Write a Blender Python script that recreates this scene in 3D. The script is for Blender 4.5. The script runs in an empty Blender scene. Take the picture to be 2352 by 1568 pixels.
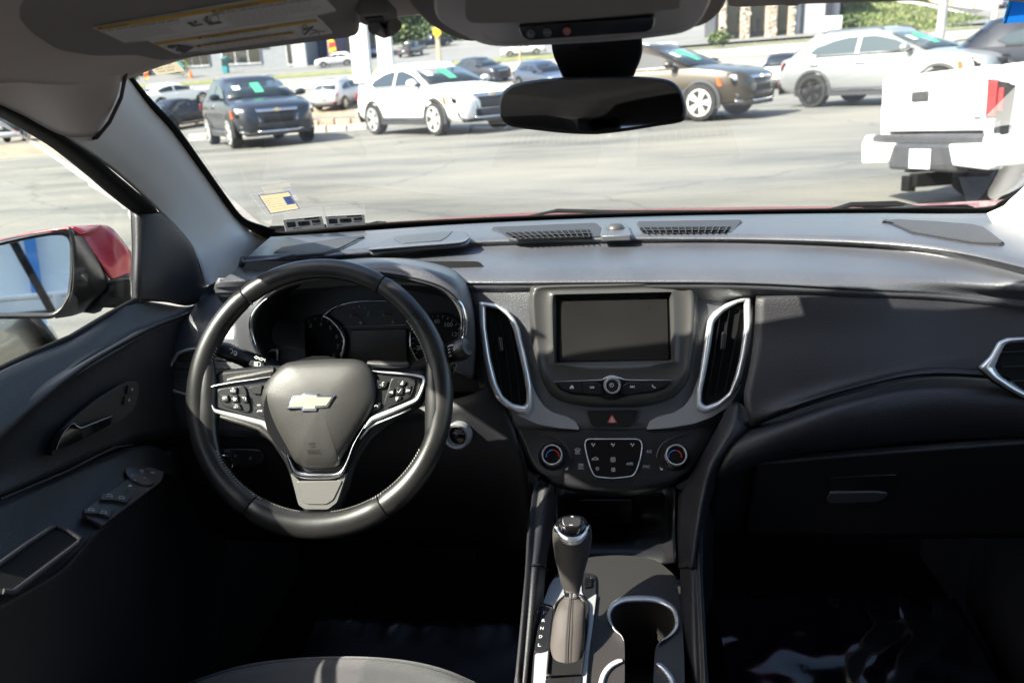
import bpy, bmesh, math, random
from mathutils import Vector as V, Matrix, Euler, noise
S = bpy.context.scene
COL = S.collection
R = math.radians
random.seed(7)

# ------------------------------------------------------------------ camera
FPX, CX, CY = 1898.0, 1176.0, 784.0            # focal length and centre in photo pixels (2352 wide)
AX = V((0.99544535, -0.01662658, -0.09387283)).normalized()   # car's lateral axis seen from the camera
UP = V((0, -math.cos(R(18.4)), -math.sin(R(18.4))))
UP = (UP - AX * UP.dot(AX)).normalized()
FW = AX.cross(UP)
if FW.z < 0: FW = -FW
CAM = V((-0.04, 0.0, 1.42))
def ray(px, py):
    r = V(((px - CX) / FPX, (py - CY) / FPX, 1.0))
    return V((AX.dot(r), FW.dot(r), UP.dot(r)))
cam = bpy.data.cameras.new('camera'); camo = bpy.data.objects.new('camera', cam); COL.objects.link(camo)
cx_, cy_, cz_ = (V((AX.x, FW.x, UP.x)), V((AX.y, FW.y, UP.y)), V((AX.z, FW.z, UP.z)))
M3 = Matrix((( cx_.x, -cy_.x, -cz_.x), (cx_.y, -cy_.y, -cz_.y), (cx_.z, -cy_.z, -cz_.z)))
camo.matrix_world = Matrix.Translation(CAM) @ M3.to_4x4()
cam.sensor_width = 22.3; cam.lens = 22.3 * FPX / 2352.0
cam.clip_start = 0.02; cam.clip_end = 1500
cam.dof.use_dof = True; cam.dof.focus_distance = 1.15; cam.dof.aperture_fstop = 4.5
S.camera = camo
# ------------------------------------------------------------------ sky, sun, exposure
SUN = V((-1.0, -0.605, 1.05)).normalized()
W = bpy.data.worlds.new('World'); S.world = W; W.use_nodes = True
nt = W.node_tree; bg = nt.nodes['Background']
sky = nt.nodes.new('ShaderNodeTexSky'); sky.sky_type = 'NISHITA'; sky.sun_disc = False
sky.sun_elevation = math.asin(SUN.z); sky.sun_rotation = math.atan2(SUN.x, SUN.y)
sky.air_density = 1.2; sky.dust_density = 2.5; sky.ozone_density = 1.0
nt.links.new(sky.outputs[0], bg.inputs[0]); bg.inputs[1].default_value = 0.11
sl = bpy.data.lights.new('sun', 'SUN'); sl.energy = 5.0; sl.angle = R(0.55); sl.color = (1.0, 0.93, 0.82)
so = bpy.data.objects.new('sun', sl); COL.objects.link(so)
so.rotation_euler = SUN.to_track_quat('Z', 'Y').to_euler(); so.location = (-20, -10, 20)
S.view_settings.view_transform = 'Standard'; S.view_settings.look = 'None'
S.view_settings.exposure = 2.0; S.view_settings.gamma = 1.0; S.view_settings.use_curve_mapping = False
S.cycles.max_bounces = 9; S.cycles.transparent_max_bounces = 16
S.cycles.sample_clamp_indirect = 6.0
S.cycles.caustics_reflective = False; S.cycles.caustics_refractive = False

# ------------------------------------------------------------------ pixel helpers: a photo pixel on a real plane
def P(px, py, Y): r = ray(px, py); return CAM + r * (Y / r.y)
def PZ(px, py, Z): r = ray(px, py); return CAM + r * ((Z - CAM.z) / r.z)
def PX(px, py, X): r = ray(px, py); return CAM + r * ((X - CAM.x) / r.x)
class Plane:
    def __init__(s, o, n):
        s.o, s.n = V(o), V(n).normalized()
        if s.n.dot(CAM - s.o) < 0: s.n = -s.n
    def hit(s, px, py, h=0.0):
        r = ray(px, py); return CAM + r * ((s.o + s.n * h - CAM).dot(s.n) / r.dot(s.n))
def plane3(a, b, c): return Plane(a, (b - a).cross(c - a))
CROPS = dict(A=(0,0,.3418), B=(746.5,0,.3418), C=(1548.1,0,.3418), D=(0,488.1,.3418), E=(373.2,574.2,.3174), F=(1033.6,602.9,.3174),
  G=(1605.5,488.1,.3174), H=(0,976.2,.3776), I=(746.5,994,.3662), J=(1490.7,994,.3662), K=(1148.4,1148.4,.2676), L=(1148.4,832.6,.2197),
  N1=(275.6,74.6,.1953), N2=(689,57.4,.2441), N3=(1605.5,0,.1709), N4=(1950,0,.1709), N5=(0,218.2,.17215), N6=(172.3,0,.26856),
  N7=(562.7,419.2,.14648), N8=(1894.9,143.6,.21975), M1=(447.9,849.8,.09888), M2=(803.9,849.8,.09888), M3=(0,505.3,.15381),
  M4=(574.2,631.6,.21973), M5=(574.2,505.3,.2441), M6=(895.8,0,.3418), M7=(0,890,.21969), M8=(1148.4,1062.3,.21973), Q=(0,0,1.0))
def Q(c, *pts):
    x0, y0, s = CROPS[c]; o = [(x0 + s * x, y0 + s * y) for x, y in pts]
    return o
# ------------------------------------------------------------------ curves
def cr(p0, p1, p2, p3, t):
    return 0.5 * ((2 * p1) + (p2 - p0) * t + (2 * p0 - 5 * p1 + 4 * p2 - p3) * t * t + (3 * p1 - p0 - 3 * p2 + p3) * t ** 3)
def spl(pts, n, closed=False):
    """n samples per segment, Catmull-Rom"""
    p = [V(a) for a in pts]; m = len(p); out = []
    if m == 2 and not closed: return [p[0].lerp(p[1], i / n) for i in range(n + 1)]
    segs = m if closed else m - 1
    for i in range(segs):
        a = p[(i - 1) % m] if (closed or i > 0) else p[0] * 2 - p[1]
        b, c = p[i], p[(i + 1) % m]
        d = p[(i + 2) % m] if (closed or i + 2 < m) else p[m - 1] * 2 - p[m - 2]
        for k in range(n): out.append(cr(a, b, c, d, k / n))
    if not closed: out.append(p[-1].copy())
    return out
def rnd(pts, r, n=4):
    """round a closed 2-D polygon's corners"""
    p = [V((a[0], a[1])) for a in pts]; m = len(p); out = []
    for i in range(m):
        a, b, c = p[i - 1], p[i], p[(i + 1) % m]
        rr = r[i] if isinstance(r, (list, tuple)) else r
        da, dc = (a - b), (c - b)
        ra, rc = min(rr, da.length * .48), min(rr, dc.length * .48)
        if rr <= 0: out.append(b); continue
        s, e = b + da.normalized() * ra, b + dc.normalized() * rc
        for k in range(n + 1):
            t = k / n; out.append(s * (1 - t) ** 2 + b * 2 * t * (1 - t) + e * t * t)
    return [(q.x, q.y) for q in out]
def resamp(pts, n, closed=True):
    p = [V(a) for a in pts]
    if closed: p = p + [p[0]]
    L = [0]
    for i in range(1, len(p)): L.append(L[-1] + (p[i] - p[i - 1]).length)
    out = []; j = 0; N = n if closed else n - 1
    for k in range(n):
        d = L[-1] * k / N
        while j < len(L) - 2 and L[j + 1] < d: j += 1
        seg = L[j + 1] - L[j]
        out.append(p[j].lerp(p[j + 1], 0 if seg == 0 else (d - L[j]) / seg))
    return out
def inset2(pts, d):
    """move a closed 2-D polygon inwards by d (towards centroid side)"""
    p = [V((a[0], a[1])) for a in pts]; m = len(p)
    ar = sum(p[i].x * p[(i + 1) % m].y - p[(i + 1) % m].x * p[i].y for i in range(m)); sg = 1 if ar > 0 else -1
    out = []
    for i in range(m):
        t1 = (p[i] - p[i - 1]); t2 = (p[(i + 1) % m] - p[i])
        if t1.length < 1e-6: t1 = t2
        if t2.length < 1e-6: t2 = t1
        n1 = V((-t1.y, t1.x)).normalized(); n2 = V((-t2.y, t2.x)).normalized()
        nn = (n1 + n2); nn = nn.normalized() if nn.length > 1e-6 else n1
        out.append(p[i] + nn * sg * d / max(.5, nn.dot(n1)))
    return [(q.x, q.y) for q in out]
# ------------------------------------------------------------------ objects
ORG = {}
def link(o, parent):
    COL.objects.link(o)
    if parent is not None: o.parent = parent
def tag(o, label, cat=None, group=None, kind=None):
    if label: o['label'] = label
    if cat: o['category'] = cat
    if group: o['group'] = group
    if kind: o['kind'] = kind
    return o
def thing(name, label, cat, loc=(0, 0, 0), group=None):
    o = bpy.data.objects.new(name, None); COL.objects.link(o); o.location = loc; o.empty_display_size = .05
    ORG[o.name] = V(loc); return tag(o, label, cat, group)
def mk(name, verts, faces, m, parent=None, smooth=True, bevel=0, seg=2, solid=0, soff=-1, sub=0, face_cam=False, kind=None, label=None, ang=40, mats=None, fm=None):
    verts = [V(v) for v in verts]
    lo = V((min(v[i] for v in verts) for i in range(3))); hi = V((max(v[i] for v in verts) for i in range(3)))
    c = (lo + hi) / 2
    me = bpy.data.meshes.new(name)
    me.from_pydata([v - c for v in verts], [], faces)
    if face_cam:
        s = 0
        for p in me.polygons: s += p.normal.dot(CAM - (p.center + c)) * p.area
        if s < 0: me.flip_normals()
    elif face_cam is None:
        bm = bmesh.new(); bm.from_mesh(me); bmesh.ops.recalc_face_normals(bm, faces=bm.faces); bm.to_mesh(me); bm.free()
    for mm in (mats or [m]): me.materials.append(mm)
    if fm:
        for i, p in enumerate(me.polygons): p.material_index = fm[i]
    if smooth:
        me.polygons.foreach_set('use_smooth', [True] * len(me.polygons))
    me.update()
    o = bpy.data.objects.new(name, me); link(o, parent)
    ORG[o.name] = c
    o.location = c - (ORG[parent.name] if parent is not None else V((0, 0, 0)))
    if sub:
        d = o.modifiers.new('s', 'SUBSURF'); d.levels = sub; d.render_levels = sub
    if solid:
        d = o.modifiers.new('t', 'SOLIDIFY'); d.thickness = solid; d.offset = soff; d.use_even_offset = False
    if bevel:
        d = o.modifiers.new('b', 'BEVEL'); d.width = bevel; d.segments = seg; d.limit_method = 'ANGLE'; d.angle_limit = R(35)
    if smooth and (bevel or solid or ang):
        try: me.set_sharp_from_angle(angle=R(ang))
        except Exception: pass
    if kind: o['kind'] = kind
    if label: o['label'] = label
    return o
def grid_faces(nu, nv, cu=False, cv=False, off=0):
    f = []
    for j in range(nv if cv else nv - 1):
        for i in range(nu if cu else nu - 1):
            a = j * nu + i; b = j * nu + (i + 1) % nu; c = ((j + 1) % nv) * nu + (i + 1) % nu; d = ((j + 1) % nv) * nu + i
            f.append((a + off, b + off, c + off, d + off))
    return f
def loft(name, rows, m, parent=None, nu=6, nv=6, solid=0.004, cu=False, face_cam=True, **k):
    rr = [spl(r, nu, cu) for r in rows]; n = len(rr[0])
    cols = [spl([r[i] for r in rr], nv) for i in range(n)]
    nvv = len(cols[0]); verts = [cols[i][j] for j in range(nvv) for i in range(n)]
    return mk(name, verts, grid_faces(n, nvv, cu), m, parent, solid=solid, face_cam=face_cam, ang=k.pop('ang', 75), **k)
def poly(name, pts, nrm, depth, m, parent=None, bevel=0, seg=2, **k):
    """closed planar outline pulled back along -nrm by depth"""
    n = len(pts); nrm = V(nrm).normalized()
    pts = [V(p) for p in pts]
    an = V((0, 0, 0)); c = sum(pts, V((0, 0, 0))) / n
    for i in range(n): an += (pts[i] - c).cross(pts[(i + 1) % n] - c)
    if an.dot(nrm) < 0: pts = pts[::-1]
    v = pts + [p - nrm * depth for p in pts]
    f = [tuple(range(n)), tuple(range(2 * n - 1, n - 1, -1))] + [(i, n + i, n + (i + 1) % n, (i + 1) % n) for i in range(n)]
    return mk(name, v, f, m, parent, bevel=bevel, seg=seg, ang=k.pop('ang', 30), **k)
def panel(name, pl, px, m, parent=None, h=0.0, depth=0.01, r=0, bevel=0.0008, **k):
    q = rnd(px, r) if r else px
    return poly(name, [pl.hit(x, y, h) for x, y in q], pl.n, depth, m, parent, bevel, **k)
def frame(name, pl, outer, inner, m, parent=None, h=0.0, H=0.004, n=64, K=6, back=0.006, prof=None, **k):
    """raised strip between two closed pixel outlines"""
    o = resamp([(x, y, 0) for x, y in outer], n)
    i_ = [V((x, y, 0)) for x, y in ray_match([(p.x, p.y) for p in o], inner)] if prof else resamp([(x, y, 0) for x, y in inner], n)
    verts = []
    ss = [0] + [j / K for j in range(K + 1)] + [1]
    for q, s in enumerate(ss):
        hh = -back if q in (0, len(ss) - 1) else (prof(s) if prof else H * math.sin(math.pi * s) ** .6)
        for a, b in zip(o, i_):
            c = a.lerp(b, s); verts.append(pl.hit(c.x, c.y, h + hh))
    return mk(name, verts, grid_faces(n, len(ss), True), m, parent, face_cam=True, ang=60, **k)
def tube(name, path, rad, m, parent=None, sides=10, closed=False, ratio=1.0, upv=None, caps=True, **k):
    p = [V(a) for a in path]; n = len(p); verts = []
    for i in range(n):
        if closed: t = p[(i + 1) % n] - p[i - 1]
        else: t = p[min(i + 1, n - 1)] - p[max(i - 1, 0)]
        t.normalize()
        u = V(upv) if upv is not None else V((0, 0, 1))
        if abs(t.dot(u)) > .97 and upv is None: u = V((1, 0, 0))
        a = t.cross(u).normalized(); b = a.cross(t).normalized()
        r = rad[i] if isinstance(rad, (list, tuple)) else rad
        r1, r2 = r if isinstance(r, tuple) else (r, r * ratio)
        for s in range(sides):
            w = 2 * math.pi * s / sides; verts.append(p[i] + a * math.cos(w) * r1 + b * math.sin(w) * r2)
    f = grid_faces(sides, n, True, closed)
    if caps and not closed: f += [tuple(range(sides))[::-1], tuple(range((n - 1) * sides, n * sides))]
    return mk(name, verts, f, m, parent, face_cam=None, ang=50, **k)
def ray_match(outer, inner):
    cx = sum(p[0] for p in inner) / len(inner); cy = sum(p[1] for p in inner) / len(inner); out = []
    for x, y in outer:
        dx, dy = x - cx, y - cy; best = None
        for i in range(len(inner)):
            (ax, ay), (bx, by) = inner[i - 1], inner[i]; ex, ey = bx - ax, by - ay; det = dx * -ey + dy * ex
            if abs(det) < 1e-9: continue
            t = ((ax - cx) * -ey + (ay - cy) * ex) / det; s = (dx * (ay - cy) - dy * (ax - cx)) / det
            if t > 0 and -1e-6 <= s <= 1 + 1e-6 and (best is None or t < best): best = t
        best = best or .8; out.append((cx + dx * best, cy + dy * best))
    return out
def ribbon(name, pl, path, widths, m, parent=None, h=0.0, H=0.003, K=5, back=.004, ns=6, **k):
    """rounded strip of varying pixel width along a pixel path"""
    c = spl([(x, y, 0) for x, y in path], ns); n = len(c)
    w = spl([(a, 0, 0) for a in widths], ns); ss = [0] + [j / K for j in range(K + 1)] + [1]; verts = []
    for i in range(n):
        t = c[min(i + 1, n - 1)] - c[max(i - 1, 0)]; t.normalize(); nn = V((-t.y, t.x, 0))
        for q, s in enumerate(ss):
            hh = -back if q in (0, len(ss) - 1) else H * math.sin(math.pi * s) ** .6
            a = c[i] + nn * (s - .5) * max(.2, w[i].x); verts.append(pl.hit(a.x, a.y, h + hh))
    f = grid_faces(len(ss), n) + [tuple(range(len(ss))), tuple(range((n - 1) * len(ss), n * len(ss)))]
    return mk(name, verts, f, m, parent, face_cam=None, ang=60, **k)
def lathe(name, o, ax, prof, m, parent=None, n=24, **k):
    """prof: list of (radius, height along ax)"""
    ax = V(ax).normalized(); u = ax.orthogonal().normalized(); w = ax.cross(u); o = V(o); v = []
    for r, h in prof:
        for i in range(n):
            a = 2 * math.pi * i / n; v.append(o + ax * h + u * math.cos(a) * r + w * math.sin(a) * r)
    f = grid_faces(n, len(prof), True) + [tuple(range(n))[::-1], tuple(range((len(prof) - 1) * n, len(prof) * n))]
    return mk(name, v, f, m, parent, face_cam=None, ang=k.pop('ang', 40), **k)
def box(name, lo, hi, m, parent=None, bevel=0.0, **k):
    x0, y0, z0 = lo; x1, y1, z1 = hi
    v = [(x0,y0,z0),(x1,y0,z0),(x1,y1,z0),(x0,y1,z0),(x0,y0,z1),(x1,y0,z1),(x1,y1,z1),(x0,y1,z1)]
    return mk(name, v, [(0,3,2,1),(4,5,6,7),(0,1,5,4),(1,2,6,5),(2,3,7,6),(3,0,4,7)], m, parent, bevel=bevel, ang=30, **k)
def boxes(name, lst, m, parent=None, bevel=0, **k):
    v = []; f = []
    for (x0, y0, z0), (x1, y1, z1) in lst:
        o = len(v); v += [(x0,y0,z0),(x1,y0,z0),(x1,y1,z0),(x0,y1,z0),(x0,y0,z1),(x1,y0,z1),(x1,y1,z1),(x0,y1,z1)]
        f += [tuple(o + i for i in q) for q in ((0,3,2,1),(4,5,6,7),(0,1,5,4),(1,2,6,5),(2,3,7,6),(3,0,4,7))]
    return mk(name, v, f, m, parent, bevel=bevel, ang=30, **k)
_tx = {}
def text_mesh(body):
    if body in _tx: return _tx[body]
    cu = bpy.data.curves.new('t', 'FONT'); cu.body = body; cu.size = 1.0; cu.resolution_u = 2
    ob = bpy.data.objects.new('t', cu); COL.objects.link(ob)
    me = bpy.data.meshes.new_from_object(ob.evaluated_get(bpy.context.evaluated_depsgraph_get()))
    v = [x.co.copy() for x in me.vertices]; f = [tuple(p.vertices) for p in me.polygons]
    bpy.data.objects.remove(ob); bpy.data.curves.remove(cu); bpy.data.meshes.remove(me)
    x0 = min(a.x for a in v); x1 = max(a.x for a in v); y0 = min(a.y for a in v); y1 = max(a.y for a in v)
    v = [V(((a.x - x0) / (x1 - x0), (a.y - y0) / max(1e-6, y1 - y0), 0)) for a in v]
    _tx[body] = (v, f); return _tx[body]
def text3(body, bl, br, tl, m, parent, name='lettering'):
    v, f = text_mesh(body)
    return mk(name, [bl + (br - bl) * a.x + (tl - bl) * a.y for a in v], f, m, parent, smooth=False, face_cam=True, ang=0)
def text(body, pl, c, x, y, w, hh, m, parent, h=0.0012, slope=0.0, lean=0.0, name='lettering'):
    """text box in crop pixels: bottom-left (x,y), width w, height hh; slope = rise per unit width"""
    (b,), (r_,), (t,) = Q(c, (x, y)), Q(c, (x + w, y - w * slope)), Q(c, (x + lean, y - hh))
    return text3(body, pl.hit(*b, h), pl.hit(*r_, h), pl.hit(*t, h), m, parent, name)
def strokes(name, pl, lines, wpx, m, parent, h=0.0012, closed=False, **k):
    """thin printed lines: list of pixel polylines"""
    v = []; f = []
    for ln in lines:
        p = [V((a[0], a[1])) for a in ln]
        for i in range(len(p) - 1):
            d = (p[i + 1] - p[i]);
            if d.length < 1e-6: continue
            d.normalize(); nn = V((-d.y, d.x)) * wpx / 2; e = d * wpx * .3; o = len(v)
            for a in (p[i] - e + nn, p[i] - e - nn, p[i + 1] + e - nn, p[i + 1] + e + nn): v.append(pl.hit(a.x, a.y, h))
            f.append((o, o + 1, o + 2, o + 3))
    if len(lines) > 1 and 'kind' not in k: k['kind'] = 'stuff'
    return mk(name, v, f, m, parent, smooth=False, face_cam=True, ang=0, **k)
def fills(name, pl, polys, m, parent, h=0.0012, **k):
    v = []; f = []
    for q in polys:
        o = len(v); v += [pl.hit(x, y, h) for x, y in q]; f.append(tuple(range(o, o + len(q))))
    if len(polys) > 1 and 'kind' not in k: k['kind'] = 'stuff'
    return mk(name, v, f, m, parent, smooth=False, face_cam=True, ang=0, **k)
def arc(cx, cy, r, a0, a1, n=12, ry=None):
    ry = ry or r
    return [(cx + r * math.cos(R(a0 + (a1 - a0) * i / n)), cy - ry * math.sin(R(a0 + (a1 - a0) * i / n))) for i in range(n + 1)]
# ------------------------------------------------------------------ materials
def mat(name, col, rough=.5, metal=0, spec=.5, bump=None, var=None, coat=0, alpha=None, emit=None, sheen=0, detail=3):
    m = bpy.data.materials.new(name); m.use_nodes = True; t = m.node_tree; b = t.nodes['Principled BSDF']
    b.inputs['Base Color'].default_value = (*col, 1); b.inputs['Roughness'].default_value = rough
    b.inputs['Metallic'].default_value = metal; b.inputs['Specular IOR Level'].default_value = spec
    b.inputs['Coat Weight'].default_value = coat; b.inputs['Coat Roughness'].default_value = .04
    if sheen: b.inputs['Sheen Weight'].default_value = sheen
    tc = t.nodes.new('ShaderNodeTexCoord')
    if bump:
        nz = t.nodes.new('ShaderNodeTexNoise'); nz.inputs['Scale'].default_value = bump[0]; nz.inputs['Detail'].default_value = detail
        bp = t.nodes.new('ShaderNodeBump'); bp.inputs['Strength'].default_value = bump[1]; bp.inputs['Distance'].default_value = bump[2] if len(bump) > 2 else .001
        t.links.new(tc.outputs['Object'], nz.inputs['Vector'])
        t.links.new(nz.outputs['Fac'], bp.inputs['Height']); t.links.new(bp.outputs['Normal'], b.inputs['Normal'])
    if var:   # (scale, amount, rough amount): wear and dust
        nz = t.nodes.new('ShaderNodeTexNoise'); nz.inputs['Scale'].default_value = var[0]; nz.inputs['Detail'].default_value = 6
        t.links.new(tc.outputs['Object'], nz.inputs['Vector'])
        mr = t.nodes.new('ShaderNodeMapRange'); mr.inputs['From Min'].default_value = .3; mr.inputs['From Max'].default_value = .7
        mr.inputs['To Min'].default_value = 1 - var[1]; mr.inputs['To Max'].default_value = 1 + var[1]
        mx = t.nodes.new('ShaderNodeVectorMath'); mx.operation = 'SCALE'; mx.inputs[0].default_value = col
        t.links.new(nz.outputs['Fac'], mr.inputs['Value']); t.links.new(mr.outputs[0], mx.inputs['Scale']); t.links.new(mx.outputs[0], b.inputs['Base Color'])
        if len(var) > 2:
            m2 = t.nodes.new('ShaderNodeMapRange'); m2.inputs['From Min'].default_value = .3; m2.inputs['From Max'].default_value = .7
            m2.inputs['To Min'].default_value = max(0.01, rough - var[2]); m2.inputs['To Max'].default_value = rough + var[2]
            t.links.new(nz.outputs['Fac'], m2.inputs['Value']); t.links.new(m2.outputs[0], b.inputs['Roughness'])
    return m
def thin_glass(name, tint=(.86, .9, .88), refl=1.0, film=0.0, rough=0.0):
    m = bpy.data.materials.new(name); m.use_nodes = True; t = m.node_tree; t.nodes.clear()
    o = t.nodes.new('ShaderNodeOutputMaterial'); tr = t.nodes.new('ShaderNodeBsdfTransparent'); tr.inputs[0].default_value = (*tint, 1)
    g = t.nodes.new('ShaderNodeBsdfGlossy'); g.inputs['Roughness'].default_value = rough; g.inputs[0].default_value = (refl, refl, refl, 1)
    fr = t.nodes.new('ShaderNodeFresnel'); fr.inputs[0].default_value = 1.45
    x = t.nodes.new('ShaderNodeMixShader'); t.links.new(fr.outputs[0], x.inputs[0]); t.links.new(tr.outputs[0], x.inputs[1]); t.links.new(g.outputs[0], x.inputs[2])
    out = x
    if film:   # dust on the pane scatters a little daylight
        d = t.nodes.new('ShaderNodeBsdfTranslucent'); d.inputs[0].default_value = (.8, .82, .85, 1)
        y = t.nodes.new('ShaderNodeMixShader'); y.inputs[0].default_value = film
        t.links.new(x.outputs[0], y.inputs[1]); t.links.new(d.outputs[0], y.inputs[2]); out = y
    t.links.new(out.outputs[0], o.inputs[0]); return m
MB = mat('black plastic', (.010, .010, .011), .5, bump=(900, .25, .0006))
MBS = mat('satin black', (.010, .010, .0115), .38, bump=(1400, .12, .0004))
MGB = mat('gloss black', (.006, .006, .007), .08)
MDD = mat('shaded door skin', (.014, .014, .0165), .5, bump=(520, .5, .0012), var=(7, .1, .04))  # dash skin copied darker, the door's shade put into its colour
MVC = mat('satin chrome', (.80, .81, .83), .22, .55, var=(25, .05, .04))
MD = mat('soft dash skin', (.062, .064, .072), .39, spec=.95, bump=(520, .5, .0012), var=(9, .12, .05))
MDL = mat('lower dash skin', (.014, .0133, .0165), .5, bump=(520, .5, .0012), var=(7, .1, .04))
MBZ = mat('screen bezel satin', (.050, .049, .047), .36, bump=(1600, .1, .0003))
MCH = mat('chrome', (.82, .83, .85), .16, 1, var=(25, .06, .04))
MSC = mat('satin silver', (.46, .46, .47), .34, .5, bump=(2600, .1, .0003))
MSP = mat('painted silver', (.17, .165, .155), .38, .4, bump=(2600, .12, .0003))
MLE = mat('wheel leather', (.0145, .014, .0135), .33, spec=.6, bump=(700, .2, .0006), var=(14, .2, .07))
MLB = mat('boot leather', (.055, .050, .046), .68, spec=.3, bump=(420, .18, .0007), var=(10, .2, .05))
MKN = mat('grained knob leather', (.045, .042, .040), .5, bump=(700, .5, .0008))
MAB = mat('airbag cover grain', (.036, .034, .032), .42, bump=(900, .5, .0008))
MHL = mat('headliner fabric', (.64, .58, .555), .95, spec=.1, bump=(1500, .6, .0010), var=(5, .06))
MHD = mat('visor vinyl', (.33, .305, .30), .8, spec=.2, bump=(900, .5, .0010), var=(5, .06))
MPT = mat('pillar trim fabric', (.66, .65, .65), .8, spec=.2, bump=(1700, .5, .0008))
MRUB = mat('black rubber', (.006, .006, .006), .8, spec=.2)
MRED = mat('red metallic paint', (.20, .004, .010), .38, .25, spec=.3, coat=.25)
MSEAT = mat('seat cloth', (.040, .040, .043), .9, spec=.2, bump=(1300, .9, .0014), sheen=.3)
MLD = mat('lower door plastic', (.0065, .0065, .0085), .5, bump=(520, .4, .001))
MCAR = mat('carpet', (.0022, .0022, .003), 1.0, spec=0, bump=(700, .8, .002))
MPW = mat('white print', (.62, .62, .62), .6)
MPG = mat('grey print', (.46, .46, .48), .6)
MPR = mat('red print', (.55, .03, .03), .5)
MPBL = mat('blue print', (.05, .22, .60), .5)
MDK = mat('dark print', (.02, .02, .022), .6)
MLAB = mat('label paper', (.90, .88, .88), .7)
MYEL = mat('label yellow', (.80, .47, .03), .7)
MSCR = mat('screen glass', (.017, .0165, .016), .16, spec=.5, var=(6, .25, .05))
MLCD = mat('cluster screen', (.030, .029, .026), .3)
MMIR = mat('mirror silver', (.86, .88, .88), .01, 1)
MMID = mat('dimmed mirror', (.40, .43, .46), .02, 1)
MOHC = mat('overhead console plastic', (.26, .225, .23), .42, bump=(1200, .2, .0005))
MWS = thin_glass('windscreen glass', (.84, .88, .87), film=.003)
MWIN = thin_glass('side window glass', (.80, .85, .83))
MCOW = mat('cowl plastic', (.03, .03, .032), .6)
MTRM = mat('bright door trim', (.72, .73, .75), .28, .45)
MSTI = mat('stitch thread', (.34, .33, .32), .8)
MGOLD = mat('gold enamel', (.84, .72, .50), .22, .6)
def paper(name, col, tr=.5):
    m = bpy.data.materials.new(name); m.use_nodes = True; t = m.node_tree; t.nodes.clear()
    o = t.nodes.new('ShaderNodeOutputMaterial'); d = t.nodes.new('ShaderNodeBsdfDiffuse'); d.inputs[0].default_value = (*col, 1)
    s = t.nodes.new('ShaderNodeBsdfTranslucent'); s.inputs[0].default_value = (*col, 1); x = t.nodes.new('ShaderNodeMixShader'); x.inputs[0].default_value = tr
    t.links.new(d.outputs[0], x.inputs[1]); t.links.new(s.outputs[0], x.inputs[2]); t.links.new(x.outputs[0], o.inputs[0]); return m
def film_mat():
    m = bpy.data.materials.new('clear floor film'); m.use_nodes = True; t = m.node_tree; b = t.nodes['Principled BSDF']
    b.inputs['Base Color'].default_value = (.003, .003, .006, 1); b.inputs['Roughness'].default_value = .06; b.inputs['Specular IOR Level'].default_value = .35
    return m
MFILM = film_mat()
# ================================================================== the red car around the camera
WS = plane3(V((0, 1.62, 1.145)), V((0, .95, 1.45)), V((.5, 1.62, 1.145)))        # windscreen plane
def mirx(p): return V((-p.x, p.y, p.z))
shell = thing('suv_shell', 'red SUV that the photo is taken inside, its grey headliner, pillars, windscreen and bonnet edge', 'car', (0, .6, .3))
# roof and headliner (over and behind the camera)
def roof_pt(u, y):
    z = 1.445 + .065 * (1 - abs(u) ** 3) + .03 * max(0, min(1, (.95 - y) / .6)); return V((u * (.60 - .02 * (y > .9)), y, z))
hd = [[roof_pt(u, y) for u in (-1, -.8, -.4, 0, .4, .8, 1)] for y in (.915, .87, .75, .4, -.4, -1.4, -2.3)]
loft('headliner', hd, MHL, shell, 4, 4, solid=.03, soff=1)
# left pillar trim, then its mirror image on the right
seal = [(120,300,-.63),(180,338,-.64),(250,385,-.66),(310,435,-.68),(367,488,-.70),(431,556,-.712),(458,610,-.716),(473,660,-.72)]
wsd = [(270,146),(300,187),(345,247),(396,304),(470,405),(540,500),(590,541),(627,551)]
prow = []
for (sx, sy, X), (wx, wy) in zip(seal, wsd):
    a, b = PX(sx, sy, X), WS.hit(wx, wy, .002)
    m1 = a.lerp(b, .3); m2 = a.lerp(b, .7); d = (CAM - m1).normalized()
    prow.append([a, m1 + d * .014, m2 + d * .016, b])
prow[-1][1] = PX(497, 664, -.712); prow[-1][2] = P(565, 628, prow[-1][3].y - .05)
loft('pillar_trim', prow, MPT, shell, 5, 5, solid=.012)
loft('pillar_trim', [[mirx(p) for p in r][::-1] for r in prow], MPT, shell, 5, 5, solid=.012)
foot = [[P(2266,490,1.43), P(2312,470,1.40), P(2440,410,1.35)], [P(2280,515,1.41), P(2335,506,1.37), P(2440,490,1.31)], [P(2308,552,1.37), P(2365,552,1.33), P(2445,556,1.27)], [P(2346,590,1.32), P(2400,600,1.29), P(2460,620,1.24)]]
loft('pillar_foot', foot, MPT, shell, 5, 5, solid=.012)
hc = [[P(-60,-70,.60), P(40,-40,.66), P(180,10,.77), P(292,95,.86)],
      [P(-60,80,.67), P(40,105,.73), P(180,118,.82), P(282,150,.885)],
      [P(-60,170,.72), P(40,195,.78), P(160,230,.88), P(268,225,.915)],
      [PX(-60,212,-.598), PX(50,264,-.608), PX(146,312,-.622), P(222,314,.965)]]
loft('headliner_corner', hc, MHL, shell, 6, 6, solid=.012)
loft('headliner_corner', [[mirx(p) for p in r] for r in hc], MHL, shell, 5, 5, solid=.012)
tube('seam_piping', [hc[1][3] + V((.003, .004, 0)), hc[2][3] + V((.003, .004, 0)), P(252, 280, .94), P(222, 317, .965), P(180, 323, .985)], .0022, mat('seam brown', (.09,.06,.055), .8), shell, 6)
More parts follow.
